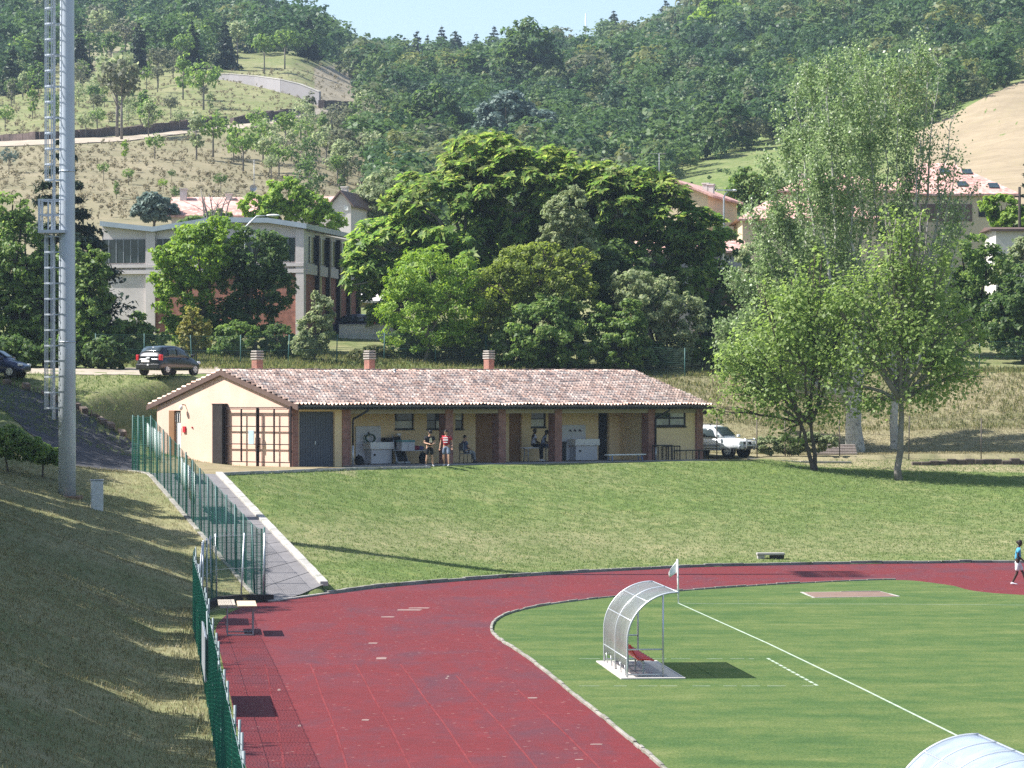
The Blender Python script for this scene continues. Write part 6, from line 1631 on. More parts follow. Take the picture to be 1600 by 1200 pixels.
# bare grey tree over the factory roof
r = np.random.default_rng(3); bt = empty('bare_tree', G(336,203), 'thin bare grey tree poking above the factory roof', 'tree'); mb = MB(); bz0 = Vector(bt.location)
for k in range(7):
    e = P(336+r.uniform(-28,34), r.uniform(285,330), 203)-bz0; p = limb_path((0,0,4+k*.3), e, r, .08, 6); mb.tube(p, [.09*(1-i/7)+.012 for i in range(7)], 5)
    for j in range(6): s = p[r.integers(2,6)]; mb.tube(limb_path(s, s+Vector((r.normal()*.7,r.normal()*.5,r.uniform(.4,1.4))), r, .1, 3), [.022,.016,.01,.005], 4)
mb.tube([(0,0,-.3),(0,0,5)], [.14,.11], 7); mb.build('trunk', M['barkgrey'], bt)
# ---- trees on the left bank outside the picture whose shade falls on the slope
for i, (Y, e, h, rr) in enumerate(((44,5,5.5,2.5),(50,7,6.0,2.6),(57,6,5.6,2.7),(65,7,6.4,2.9),(73,6,6.2,2.9),(80,7,7.2,2.9),(88,6.5,7.0,3.1),(96,8,8.2,3.2),(103,7,7.2,3.0),(111,8,8.0,3.2),(119,7,6.0,2.7),(132,8,7.5,3.2),(141,8,9.5,3.6),(149,8,13,3.6),(154,7,12.5,3.4),(160,9,10,3.4),(53,9.5,8.0,3.0),(61,9.5,8.2,3.0),(69,10,8.5,3.1),(77,10,8.5,3.2),(84,10,9.0,3.2),(92,10.5,9.5,3.3),(100,11,10,3.4),(108,12,10,3.4),(116,11,9,3.2),(102,5,11,2.3),(107,6,12,2.1),(113,5.5,12,2.2),(118.5,6,12,2.0),(124,6,11.5,2.1),(129,6.5,11,2.3),(134,9,13,3.8),(139,13,15,4.2),(143,8,14,4.0),(147,13,14.5,4.2))):
    X = -.165*Y-e; z = hz(X, Y); h *= (1.27 if e < 9 else 1.08) if Y < 125 and h < 10.5 else 1.0
    tree('bank_tree', ['leafy tree on the top of the left bank whose shade streaks the slope','bushy tree on the left bank shading the slope beside the netting fence'][i % 2], 'tree', (X,Y,z), [(X+random.uniform(-1,1),Y+random.uniform(-1,1),z+h*.62,rr,rr,h*.34),(X+1.2,Y-1.0,z+h*.5,rr*.7,rr*.7,h*.25),(X-1.0,Y+1.2,z+h*.72,rr*.7,rr*.7,h*.25)], 6500, .34, 'leaf_mid', tr=.14, clumps=22, rc=.30, group='trees on top of the left bank')

# ---------------------------------------------------------------- grass and weeds
def blades(name, X, Y, h, w, lm, r, per=3, lean=.5):
    n = len(X); Z = H(X, Y); P0 = np.repeat(np.stack([X,Y,Z],1), per, 0)+np.concatenate([r.normal(size=(n*per,2))*.05, np.zeros((n*per,1))],1)
    k = len(P0); a = r.uniform(0,6.28,k); d = np.stack([np.cos(a),np.sin(a),0*a],1); hh = (h*r.uniform(.5,1.4,k))[:,None]; sd = np.stack([-np.sin(a),np.cos(a),0*a],1)*w
    tip = P0+d*hh*lean*r.uniform(.2,1.2,(k,1))+np.array([0,0,1])*hh; mid = P0+(tip-P0)*.55+np.array([0,0,.1])*hh
    V = np.stack([P0-np.array([0,0,.02]), mid+sd, tip, mid-sd],1).reshape(-1,3)
    o = mesh_np(name, V, np.arange(4*k).reshape(-1,4), M[lm], None); o['kind'] = 'stuff'; o['label'] = {'blade':'short green grass on the bank','blade_dry':'dry yellowed grass on the left slope','leaf_weed':'rough tall weeds along the upper wire fence'}.get(lm, 'grass'); o['category'] = 'grass'; return o
r = np.random.default_rng(21)
def samp(n, x0, x1, y0, y1, test):
    X = r.uniform(x0, x1, n); Y = r.uniform(y0, y1, n); k = test(X, Y); return X[k], Y[k]
X, Y = samp(120000, -13, 32, 111, 172, lambda X, Y: inpoly(X, Y, BANKP) & (np.abs(X) < .175*Y) & (poly_dist(X, Y, OUT) > .25) & (poly_dist(X, Y, KERB) > .3))
blades('grass', X, Y, .055, .012, 'blade', r, 3, .8)
X, Y = samp(90000, -26, -2, 36, 140, lambda X, Y: inpoly(X, Y, LEFTP) & (X > -.178*Y) & (poly_dist(X, Y, FL) > .06))
blades('grass', X, Y, .075, .008, 'blade_dry', r, 3, .9)
X, Y = samp(4000, -12, -2.5, 36, 106, lambda X, Y: inpoly(X, Y, LEFTP) & (poly_dist(X, Y, FL) < .5))
blades('grass', X, Y, .20, .010, 'blade_dry', r, 3, .5)
X, Y = samp(26000, -33, 36, 178, 194, lambda X, Y: (np.abs(X) < .18*Y) & (Y > 181-3*(X < -12)))
blades('weeds', X, Y, .24, .018, 'leaf_weed', r, 3, .5)
X, Y = samp(26000, 4, 36, 171.5, 190, lambda X, Y: (np.abs(X) < .18*Y))
blades('grass', X, Y, .08, .010, 'blade_dry', r, 3, .9)
X, Y = samp(9000, -30, -10, 146, 160, lambda X, Y: (rect_dist(X, Y) > 1.5) & (X > -.18*Y) & (X < -12))
blades('grass', X, Y, .10, .014, 'blade', r, 3, .6)
# ---------------------------------------------------------------- factory behind the trees
M['panel'] = mat('pale_panel', (.56,.51,.49), .9, .08, 1.2, dirt=((.27,.24,.22), .5)); M['metalroof'] = mat('grey_metal_roof', (.30,.35,.39), .5, .08, 2, metal=.3)
M['darkwin'] = glass_mat('factory_glazing', (.022,.034,.034), .2); M['brickfac'] = brick_mat('factory_brick', (.36,.14,.10), (.30,.12,.09), (.22,.17,.14))
M['rooftile_far'] = mat('red_roof_tiles', (.52,.30,.25), .9, .42, 3.2, dirt=((.66,.52,.47), .8)); M['creamwall'] = mat('cream_house_wall', (.56,.46,.31), .9, .06, 1.5); M['whitewall'] = mat('white_house_wall', (.58,.54,.50), .9, .06, 1.5); M['lavwall'] = mat('grey_lilac_wall', (.36,.34,.37), .9, .08, 1.2)
D0 = 200.0; C0 = P(475, 351, D0); bz = hz(C0.x, D0)-.8
fa = empty('factory_building', (C0.x, D0, bz), 'factory with a grey folded roof, pale panels and brick side behind the trees', 'building', R(-11))
fh = C0.z-bz
def fx(px): return (px-475)*D0/F/.982
def fz(py): return CH-(py-HY)*D0/F-bz
DEP = 14.5; xl = fx(150)
roofline = [(xl, fz(342)),(fx(235), fz(352)),(fx(330), fz(338)),(fx(420), fz(340)),(.25, fz(350))]
def zr_at(x): return float(np.interp(x, [p[0] for p in roofline], [p[1] for p in roofline]))
mb = MB()
for (x0,z0),(x1,z1) in zip(roofline[:-1], roofline[1:]):
    v = [(x0,-.35,z0-.32),(x1,-.35,z1-.32),(x1,DEP+.3,z1-.32),(x0,DEP+.3,z0-.32),(x0,-.35,z0),(x1,-.35,z1),(x1,DEP+.3,z1),(x0,DEP+.3,z0)]
    mb.add(v, [(0,3,2,1),(4,5,6,7),(0,1,5,4),(1,2,6,5),(2,3,7,6),(3,0,4,7)])
mb.build('roof', M['metalroof'], fa)
zb1, zb2 = fz(410), fz(424)
mb = MB()
mb.prism([(x, z) for x, z in ((xl,zb2),(xl,zr_at(xl)-.33),(fx(235),zr_at(fx(235))-.33),(fx(330),zr_at(fx(330))-.33),(fx(420),zr_at(fx(420))-.33),(-.02,zr_at(-.02)-.33),(-.02,zb2))], 'y', .12, .4)
mb.box(xl, fx(222), .10, .38, 0, zb2-.01)
mb.build('wall_panels', M['panel'], fa)
MB().box(fx(237),fx(462),.12,.4,0,zb2-.01).build('brick_wall', M['brickfac'], fa)
mb = MB().box(fx(462),0,-.06,.5,0,fz(358)).box(fx(222),fx(237),-.06,.5,0,fz(356)).box(xl,-.01,-.1,.1,fz(416),fz(411)).box(xl,-.01,-.08,.1,fz(426),fz(420))
mb.build('concrete_frame', M['panel'], fa)
for a, b in ((xl, fx(221)), (fx(238), fx(330)), (fx(335), fx(461))):
    w = MB().box(a+.05,b-.05,.06,.115,fz(408.5),fz(371)).build('window', M['darkwin'], fa)
    mb = MB()
    n = max(3, int((b-a)/.45))
    for k in range(1, n): x = a+(b-a)*k/n; mb.box(x-.02,x+.02,.03,.058,fz(408),fz(371.5))
    mb.build('glazing_bars', M['steel'], w)
# brick side
zm0, zm1 = fz(424), fz(412)
MB().box(-.35,-.05,.5,DEP,0,zm0).build('brick_wall', M['brickfac'], fa)
MB().box(-.35,-.06,.5,DEP,zm0,fz(352)-.33).build('wall_panels', M['panel'], fa)
MB().box(-.1,.12,.5,DEP,zm0-.15,zm1).build('ledge', M['panel'], fa)
nb = 5
for k in range(1, nb+1):
    y = .5+(DEP-.5)*k/nb-.12
    MB().box(-.05,.22,y-.16,y+.16,0,fz(356)-.33).build('pilaster', M['darkframe'], fa)
    y0 = .5+(DEP-.5)*(k-1)/nb
    w = MB().box(-.055,.0,y0+.9,y-.3,zm1+.15,fz(368)).build('window', M['darkwin'], fa)
    MB().box(.0,.02,y0+1.0,y0+1.25,zm1+.15,fz(368)).build('blind', M['whitewall'], w)
MB().box(-.05,.0,3.6,4.6,0,fz(425)).build('door', M['darkwin'], fa)
MB().box(xl,-.36,DEP-.3,DEP,0,fz(360)).build('rear_wall', M['panel'], fa)
# parking wall, cars and shed beside it
pw = empty('parking_wall', G(530,202.5), 'low white parking wall beside the brick factory side', 'wall', R(-8)); zt = CH-(508-HY)*202.5/F-pw.location.z
MB().box(0,3.6,-.12,.12,-.5,zt).build('wall_body', M['whitewall'], pw, .01); MB().box(-.03,3.63,-.16,.16,zt,zt+.06).build('coping', M['concrete'], pw, .01)
hatch(G(551,205.6,-.25), R(165), 'dark blue parked car behind the low white parking wall, nearer the factory', M['carblue'])
hatch(G(592,205.9,-.25), R(200), 'grey parked car behind the low white parking wall, half hidden by leaves', M['carsilver'])
def house_box(name, px0, px1, py_eave, py_base, py_ridge, D, depth, label, wallm, kind='gable', rz=0.0, chim=(), over=.4, parts=(), ridge_in=0.0, roofm='rooftile_far'):
    s = F/D; xa, xb = (px0-800)/s, (px1-800)/s; ze, zb, zr = (CH-(p-HY)/s for p in (py_eave, py_base, py_ridge))
    xm = (xa+xb)/2; w = (xb-xa)/2; o = empty(name, (xm, D, zb), label, 'house', rz); he = ze-zb; hr = zr-zb
    MB().box(-w,w,0,depth,-3,he-.02).build('wall', M[wallm], o)
    mb = MB(); e = over; y0, y1, ym = -e, depth+e, depth/2; t = .16
    if kind == 'gable_front':
        pts = [(-w-e,he-e*(hr-he)/w),(0,hr),(w+e,he-e*(hr-he)/w)]
        for a, b in zip(pts[:-1], pts[1:]):
            v = [(a[0],y0,a[1]),(b[0],y0,b[1]),(b[0],y1,b[1]),(a[0],y1,a[1])]; v2 = [(x,y,z+t) for x,y,z in v]
            mb.add(v+v2, [(0,3,2,1),(4,5,6,7),(0,1,5,4),(1,2,6,5),(2,3,7,6),(3,0,4,7)])
        MB().prism([(-w,he-.03),(w,he-.03),(0,hr-.06)], 'y', .0, .3).build('gable', M[wallm], o)
    else:
        ri = ridge_in
        A = [(-w-e,y0,he),(w+e,y0,he),(w+e,y1,he),(-w-e,y1,he)]; R1, R2 = (-w-e+ri,ym,hr), (w+e-ri,ym,hr)
        base = len(mb.v); v = A+[R1,R2]; mb.add(v, [(0,1,5,4),(2,3,4,5),(1,2,5),(3,0,4),(3,2,1,0)])
        mb.box(-w-e,w+e,y0,y0+.05,he-.16,he-.005)
        if ri == 0: MB().add([(-w,0,he-.03),(-w,depth,he-.03),(-w,ym,hr-.1),(w,0,he-.03),(w,depth,he-.03),(w,ym,hr-.1)], [(0,1,2),(3,5,4),(0,2,5,3),(1,4,5,2),(0,3,4,1)]).build('gable', M[wallm], o)
    rf = mb.build('roof', M[roofm], o)
    for cx, cy, ch, cw in chim:   # pixel x, pixel y of the top, height and width in metres, standing on the front slope
        x = (cx-800)/s-xm; z = CH-(cy-HY)/s-zb; MB().box(x-cw/2,x+cw/2,ym-.6-cw/2,ym-.6+cw/2,z-ch,z).box(x-cw/2-.06,x+cw/2+.06,ym-.66-cw/2,ym-.54+cw/2,z,z+.09).build('chimney', M['whitewall'], rf)
    for nm, m, a, b, c, d in parts: # pixel rectangle on the front wall
        x0, x1 = (a-800)/s-xm, (b-800)/s-xm; z0, z1 = CH-(d-HY)/s-zb, CH-(c-HY)/s-zb
        MB().box(x0,x1,-.06,-.004,z0,z1).build(nm, m, o)
    return o, rf
house_box('tiled_house', 268, 392, 337, 352, 303, 262, 8, 'low red tiled house with white chimneys left of the bright green tree', 'whitewall', chim=((280,292,1.4,.55),(352,300,1.2,.5),(384,316,1.0,.5)), parts=(('window', M['darkframe'], 340,352,340,348),))
house_box('tiled_house', 455, 522, 316, 352, 302, 259, 7, 'small red tiled house joined to a white gable left of the huge rounded tree', 'whitewall', chim=((484,297,1.0,.5),))
house_box('gabled_house', 517, 549, 318, 352, 300, 256, 6, 'narrow white gable with a dark roof edge and tall white chimney', 'whitewall', 'gable_front', R(-14), chim=((525,290,1.6,.5),), parts=(('window', M['white'], 538,545,322,329),), roofm='verge', over=.3)
house_box('tiled_villa', 1376, 1586, 303, 372, 246, 250, 12, 'large house with a pink tiled hip roof below the straw field', 'creamwall', ridge_in=4.6, chim=((1519,276,1.2,.6),), parts=(('loggia', mat('brown_loggia', (.15,.10,.085), .9), 1438,1519,319,346),('window', M['darkframe'], 1529,1545,325,339),('window', M['darkframe'], 1395,1410,325,339)))
house_box('tiled_villa', 1222, 1400, 298, 345, 262, 240, 10, 'pink tiled house seen through the poplar, farther and higher of two', 'creamwall', ridge_in=3.5, chim=((1262,262,1.0,.6),), parts=(('window', M['darkframe'], 1296,1310,300,312),('window', M['darkframe'], 1250,1262,300,312)))
house_box('tiled_villa', 1160, 1372, 342, 400, 308, 226, 9, 'pink tiled house seen through the poplar, nearer and lower of two', 'creamwall', ridge_in=2.5, parts=(('window', M['darkframe'], 1238,1256,352,368),('window', M['darkframe'], 1300,1316,352,368)))
rv = bpy.data.objects['tiled_villa']
for (px, py) in ((1480,266),(1515,267),(1548,293),(1500,290)):
    s = F/252.5; o = rv; xm = o.location.x; zb = o.location.z; x = (px-800)*252.5/F-xm; z = CH-(py-HY)*252.5/F-zb
    he = CH-(303-HY)*250/F-zb; hr = CH-(246-HY)*250/F-zb; t = (z-he)/(hr-he); y = -.4+t*6.4
    mb = MB().box(-.4,.4,-.5,.5,-.08,.10); q = mb.build('skylight', M['darkwin'], o); q.location = (x,y,z+.02); q.rotation_euler = (math.atan2(hr-he, 6.4),0,0)
house_box('gabled_house', 985, 1108, 306, 420, 281, 232, 9, 'cream gabled house with a dark roof edge above the thicket', 'creamwall', 'gable_front', R(-18), chim=((1084,283,.9,.45),(1092,285,.9,.45)), over=.5)
house_box('grey_house', 1005, 1160, 392, 560, 372, 214, 7, 'grey-lilac wall of a house glimpsed through the thicket', 'lavwall', parts=(('window', M['darkframe'], 1040,1056,405,425),('window', M['darkframe'], 1100,1114,405,425)))
house_box('white_shed', 1556, 1650, 358, 420, 352, 214, 5, 'white shed with a rusty roof edge at the right edge', 'whitewall', parts=(('door', M['lavwall'], 1600,1614,366,395),), roofm='verge')
house_box('cream_shed', 560, 640, 470, 530, 452, 224, 8, 'cream shed with a pale roof beside the brick factory', 'creamwall', roofm='panel')
bw_ = empty('brick_wall', G(1085,207), 'dark brick retaining wall in the gap of the thicket', 'wall', R(4)); MB().box(0,4.2,0,.4,-1,4.4).build('wall_body', mat('dark_brick', (.12,.085,.075), .9, .25, 3), bw_); MB().box(-.03,4.23,-.05,.45,4.4,4.5).build('coping', M['concrete'], bw_)
# ---------------------------------------------------------------- lamps, poles, aerials
def lamp(px, D, py_top, arm_px, arm_py, label, m='galv'):
    b = G(px, D); o = empty('street_lamp', b, label, 'street lamp'); t = P(px, py_top, D)-b; a = P(arm_px, arm_py, D)-b; d = a.x-t.x
    MB().tube([(0,0,-.3),(0,0,t.z-.6),(0,0,t.z-.3),(d*.12,0,t.z-.05),(d*.35,0,a.z-.03),(d*.72,0,a.z)], [.075,.055,.05,.045,.04,.035], 8).build('pole', M[m], o)
    MB().ball((d*.86,0,a.z+.02), (abs(d)*.22,.13,.085)).build('lamp_head', M['white'], o); return o
lamp(383, 197, 348, 434, 337, 'curved street lamp in front of the factory')
o = lamp(1131, 212, 302, 1150, 298, 'street lamp with a long flat head left of the poplars'); MB().box(-.5,.6,-.12,.12,0,.08).build('lamp_bar', M['white'], o).location = (0,0,(P(1131,298,212)-o.location).z)
def pole(name, px, py_top, py_base, w, label, arm=None, D=None, m='galv', cat='pole'):
    b = ground_at(px, py_base, 230) if D is None else G(px, D); o = empty(name, b, label, cat); t = P(px, py_top, b.y)-b
    MB().tube([(0,0,-.4),(0,0,t.z)], [w*1.15,w*.8], 7).build('mast', M[m], o)
    if arm:
        mb = MB()
        for f, L_ in arm: mb.bar((-L_,0,t.z*f),(L_,0,t.z*f), w*.9)
        mb.build('crossarm', M[m], o)
    return o
pole('utility_pole', 915, 20, 76, .16, 'pale electricity pole with a crossarm on the wooded skyline', ((.66,.8),), None, 'galvpost')
pole('utility_pole', 1023, 44, 64, .14, 'short pale pole among the trees of the wooded hill', None, None, 'galvpost')
pole('utility_pole', 1593, 292, 350, .12, 'dark wooden pole with a small crossarm at the right edge', ((.93,.35),), 220, 'barkdark')
for px, D, y0, y1, lab in ((1030,233,240,285,'television aerial on the roof of the cream gabled house'),(397,263,250,306,'television aerial with a dish above the red tiled house')):
    q = P(px, y1, D); o = empty('aerial', q, lab, 'aerial'); h = (y1-y0)*D/F
    mb = MB().tube([(0,0,-.6),(0,0,h)], .03, 6).bar((-.7,0,h),(.5,0,h),.03)
    for k in range(6): mb.bar((-.6+k*.2,-.25,h),(-.6+k*.2,.25,h),.02)
    mb.build('mast', M['steel'], o)
    if px < 500: MB().add([(.30*math.cos(a)-.05,-.2,.65+.30*math.sin(a)) for a in np.linspace(0,6.28,17)[:-1]]+[(-.05,-.08,.65)], [(i,(i+1)%16,16) for i in range(16)]).build('dish', M['steel'], o)

# ---------------------------------------------------------------- the left hill: terraces and young trees
M['gabion'] = mat('gabion_stone', (.115,.085,.075), .95, .35, 1.6, dirt=((.04,.03,.03), .7)); M['paleret'] = mat('pale_retaining_wall', (.25,.235,.24), .9, .08, .6)
def hill_wall(name, pts, hs, label, m, th=.7, cap=None, step=1.1, blocky=False):
    pp = [ground_at(px, py, 240) for px, py in pts]; o = empty(name, pp[0], label, 'wall'); O = Vector(pp[0])
    mb = MB(); line = []
    for i in range(len(pp)-1):
        k = max(1, int((pp[i+1]-pp[i]).length/step))
        for j in range(k): t = j/k; line.append((pp[i].lerp(pp[i+1], t), hs[i]+(hs[i+1]-hs[i])*t))
    line.append((pp[-1], hs[-1]))
    for (a, ha), (b, hb_) in zip(line[:-1], line[1:]):
        d = (b-a).normalized(); nn = Vector((-d.y, d.x, 0))*th/2; s = a.y/F
        ja = random.uniform(.9,1.1) if blocky else 1; h0, h1 = ha*s*ja, hb_*s*ja
        g = d*.03 if blocky else d*0
        A = [a-nn-O+g-Vector((0,0,.6)), b-nn-O-g-Vector((0,0,.6)), b+nn-O-g-Vector((0,0,.6)), a+nn-O+g-Vector((0,0,.6))]
        T = [a-nn-O+g+Vector((0,0,h0)), b-nn-O-g+Vector((0,0,h1)), b+nn-O-g+Vector((0,0,h1)), a+nn-O+g+Vector((0,0,h0))]
        mb.add(A+T, [(0,3,2,1),(4,5,6,7),(0,1,5,4),(1,2,6,5),(2,3,7,6),(3,0,4,7)])
    mb.build('stones' if blocky else 'wall_body', m, o)
    if cap:
        mb = MB()
        for (a, ha), (b, hb_) in zip(line[:-1], line[1:]): mb.bar(a-O+Vector((0,0,ha*a.y/F+.06)), b-O+Vector((0,0,hb_*b.y/F+.06)), th+.15, .12)
        mb.build('coping', cap, o)
    return o
hill_wall('gabion_wall', [(-120,226),(0,221),(60,219),(120,216),(200,211),(260,206),(320,199),(350,194)], [8,9,12,13,13,14,15,13], 'long dark gabion wall along the hill path, left of its bend', M['gabion'], 1.0, None, 1.3, True)
hill_wall('gabion_wall', [(362,193),(400,191),(440,184),(468,176)], [9,14,12,5], 'dark gabion wall on the hill path below the pale retaining wall', M['gabion'], 1.0, None, 1.3, True)
hill_wall('gabion_wall', [(502,171),(530,171),(560,168)], [14,12,8], 'short dark gabion wall at the end of the pale retaining wall', M['gabion'], 1.0, None, 1.3, True)
hill_wall('retaining_wall', [(332,124),(360,127),(400,134),(440,145),(470,154),(500,166)], [7,11,15,20,22,22], 'pale concrete retaining wall curving up the left hill', M['paleret'], .4, M['concrete'])
# templates for distant trees
def template(n, r, blobs, size, asp=.75):
    pos, nr, _, _ = crown_pts(blobs, n, r, 16, .30, .55); return leaf_quads(pos, nr, size, r, asp, .1)
def variant(k, n=420, size=.16):
    r = np.random.default_rng(40+k)
    if k == 0: b = [(0,0,.68,.30,.30,.26),(.12,.1,.55,.2,.2,.18),(-.14,0,.6,.2,.2,.2)]
    elif k == 1: b = [(0,0,.60,.17,.17,.38),(.05,0,.8,.12,.12,.2)]
    elif k == 2: b = [(0,0,.80,.24,.24,.17),(.1,0,.66,.18,.18,.12),(-.1,.05,.72,.2,.2,.14)]
    else: b = [(0,0,.55,.34,.34,.34),(.2,0,.45,.22,.22,.25),(-.2,.1,.5,.24,.24,.28),(0,-.1,.78,.2,.2,.2)]
    V, Q = template(n, r, b, size*.42); return V, Q
hill_protos = {}
def hill_tree(px, py, hpx, k, lm, label, wide=1.0, bark='barkgrey', D=None):
    g = ground_at(px, py, 250); h = hpx*g.y/F
    key = (k, lm, bark)
    if key not in hill_protos:
        o = empty('hill_tree', g, label, 'tree', 0, 'young trees scattered on the left hill')
        V, Q = variant(k, 520); mesh_np('crown', V, Q, M[lm], o)
        r = np.random.default_rng(k); mb = MB(); mb.tube([(0,0,-.06),(0,0,.35),(.01,0,.62)], [.020,.015,.008], 6)
        for j in range(5): a = r.uniform(0,6.28); mb.tube([(0,0,.35+.05*j),(.13*math.cos(a),.13*math.sin(a),.55+.06*j)], [.009,.004], 4)
        mb.build('trunk', M[bark], o); hill_protos[key] = o
    else:
        o = copy_tree(hill_protos[key]); o.location = g; o['label'] = label
    o.scale = (h*wide, h*wide, h); o.rotation_euler = (0,0,(px*.7) % 6.28); return o
HT = [(51,186,52,1,'leaf_mid','slim young tree on the hill meadow, left of the mast top'),(22,162,46,0,'leaf_dark','small dark round tree at the far left above the hill meadow'),(14,270,44,0,'leaf_blue','small lone tree near the left edge below the gabion wall'),
(134,216,48,0,'leaf_greygreen','young tree right beside the mast just above the gabion wall'),(163,168,36,1,'leaf_mid','short tree right of the mast on the upper meadow'),(183,216,140,2,'leaf_greygreen','very tall thin tree crossing the gabion wall, left of two'),(190,219,132,2,'leaf_brown','very tall thin tree crossing the gabion wall, right of two'),
(229,140,40,0,'leaf_mid','small tree at the top of the hill meadow below the dark wood'),(223,186,46,1,'leaf_dark','dark small tree in the middle of the hill meadow'),(247,137,66,2,'leaf_brown','brownish tall tree at the upper rim of the hill meadow'),(286,156,74,1,'leaf_mid','slender dark green tree standing alone on the upper meadow'),
(318,172,88,0,'leaf_mid','round-headed tree with a tall stem beside the pale retaining wall'),(281,206,42,0,'leaf_greygreen','pale sapling just above the gabion wall'),(307,250,78,1,'leaf_greygreen','thin pale sapling crossing the hill path'),(333,246,82,0,'leaf_mid','leafy round tree below the bend of the hill path'),
(242,249,46,0,'leaf_mid','small round tree below the gabion wall, middle of the slope'),(195,252,34,1,'leaf_acacia','pale green sapling under the gabion wall'),(162,280,30,0,'leaf_mid','small tree on the dry slope right of the mast'),(201,289,30,0,'leaf_mid','small round tree in the centre of the dry slope'),
(182,311,28,1,'leaf_mid','lowest small tree on the dry slope right of the mast'),(268,284,22,0,'leaf_dark','small dark bush on the dry slope'),(380,272,86,0,'leaf_mid','large leafy tree on the right part of the dry slope'),(365,252,62,1,'leaf_mid','upright tree left of the large leafy tree on the dry slope'),
(436,276,60,0,'leaf_mid','round tree above the bright green garden tree'),(478,278,70,3,'leaf_dark','dark full-crowned tree right of the dry slope'),(534,277,80,2,'leaf_brown','nearly bare brown tree at the right rim of the dry slope'),(571,254,70,1,'leaf_greygreen','grey-green upright tree at the foot of the wood, left of two'),
(592,253,66,1,'leaf_brown','thin brownish tree at the foot of the wood, right of two'),(413,116,66,2,'leaf_mid','pine-like tree above the pale retaining wall, left of two'),(445,108,66,2,'leaf_mid','pine-like tree above the pale retaining wall, right of two'),(134,96,52,0,'leaf_dark','dark tree at the edge of the pale clearing'),
(371,106,78,2,'leaf_greygreen','tall thin-stemmed pine before the dark wood'),(158,84,74,2,'leaf_greygreen','tall pine over the pale clearing'),(402,222,60,0,'leaf_mid','leafy tree under the second gabion wall'),(510,262,74,0,'leaf_greygreen','grey-green tree between the brown tree and the dark full-crowned tree'),
(455,252,50,1,'leaf_greygreen','small grey-green tree left of the dark full-crowned tree'),(345,300,34,0,'leaf_dark','dark shrub just above the red tiled house'),(275,318,30,0,'leaf_dark','dark shrub left above the red tiled house'),(85,205,50,1,'leaf_mid','narrow tree hidden behind the ladder of the mast'),
(8,205,46,0,'leaf_mid','dark tree at the left edge on the gabion wall'),(60,150,60,3,'leaf_dark','dark bushy tree under the wood at the upper left'),(30,118,70,3,'leaf_mid','full tree under the wood near the upper left corner'),(255,300,24,0,'leaf_acacia','light green shrub low on the dry slope'),(232,214,60,1,'leaf_greygreen','thin sapling in front of the gabion wall middle')]
for a in HT: hill_tree(*a)
rh = random.Random(5)
for k in range(46):
    px = rh.uniform(405, 612); lo = lerp_line(px, [(400,205),(500,190),(612,190)]); py = rh.uniform(lo, 318)
    if px < 470 and py > 292: continue
    hill_tree(px, py, rh.uniform(34, 78), rh.choice((0,1,2,3,1,3)), rh.choice(('leaf_mid','leaf_greygreen','leaf_brown','leaf_dark','leaf_greygreen')), 'tree in the loose thicket between the dry hillside and the wood')
for k in range(40):
    px = rh.uniform(-20, 330); py = rh.uniform(118, 205)
    hill_tree(px, py, rh.uniform(24, 56), rh.choice((0,1,2,3)), rh.choice(('leaf_mid','leaf_greygreen','leaf_brown','leaf_dark')), 'young tree dotted over the meadow above the gabion wall')
for k in range(16):
    px = rh.uniform(110, 330); py = rh.uniform(78, 120)
    hill_tree(px, py, rh.uniform(50, 80), rh.choice((0,2,3)), rh.choice(('leaf_mid','leaf_dark','leaf_brown')), 'tree in the thin fringe of the dark wood above the meadow')
for px, py, D, hpx, wpx, lab in ((652,112,None,66,22,'leaning ragged conifer at the left end of the skyline conifers'),(690,112,None,74,26,'tall pointed conifer in the middle of the skyline'),(668,116,None,64,20,'narrow pointed conifer between the ragged and the tall one on the skyline'),(744,110,None,60,26,'broad conifer right of the skyline notch'),(958,72,None,62,28,'dark conifer right of the skyline electricity pole'),(1040,48,None,60,30,'dark conifer near the top edge on the wooded hill'),(125,120,None,80,22,'conifer left in the upper dark wood'),(60,138,None,84,24,'dark conifer just left of the mast in the upper wood'),(20,148,None,80,24,'dark conifer in the upper left corner of the wood'),(218,116,None,84,22,'dark conifer right of the mast in the upper wood'),(300,112,None,82,22,'dark conifer above the middle of the hill meadow'),(352,108,None,84,22,'dark conifer above the left end of the pale retaining wall'),(482,92,None,70,22,'dark conifer where the upper wood drops to the skyline notch'),(632,114,None,58,22,'short dark conifer at the bottom of the skyline notch'),(712,112,None,66,24,'dark conifer just right of the tallest skyline conifer'),(772,104,None,66,26,'dark conifer left of the very dark broad tree')):
    g = ground_at(px, py, 260); h = hpx*g.y/F
    conifer('skyline_conifer', lab, g, h, wpx*g.y/F, 'leaf_conifer', 3600, h*.085, group='conifers along the wooded skyline', tiers=14)
for px, py, q, lm, n, lab in ((822,160,((822,70,42,40),(840,110,40,40),(800,110,34,40),(826,140,34,34)),'leaf_dark',5200,'very dark broad tree on the wooded hill below the skyline'),(1122,60,((1122,28,38,32),(1095,40,24,20),(1150,40,26,22)),'leaf_acacia',4500,'big round bright green tree near the top of the wooded hill'),(790,250,((790,180,42,36),(830,200,40,32),(770,210,30,30)),'leaf_blue',4500,'pale bluish willow-like tree in the wood above the huge rounded tree'),(680,235,((680,170,34,40),(650,190,34,30),(705,200,30,30)),'leaf_dark',4200,'dark tree in the wood left of the pale bluish tree')):
    g = ground_at(px, py, 260); tree('wood_tree', lab, 'tree', g, [px_blob(*b, g.y) for b in q], n, g.y*.0018, lm, tr=.25, clumps=26, rc=.3)

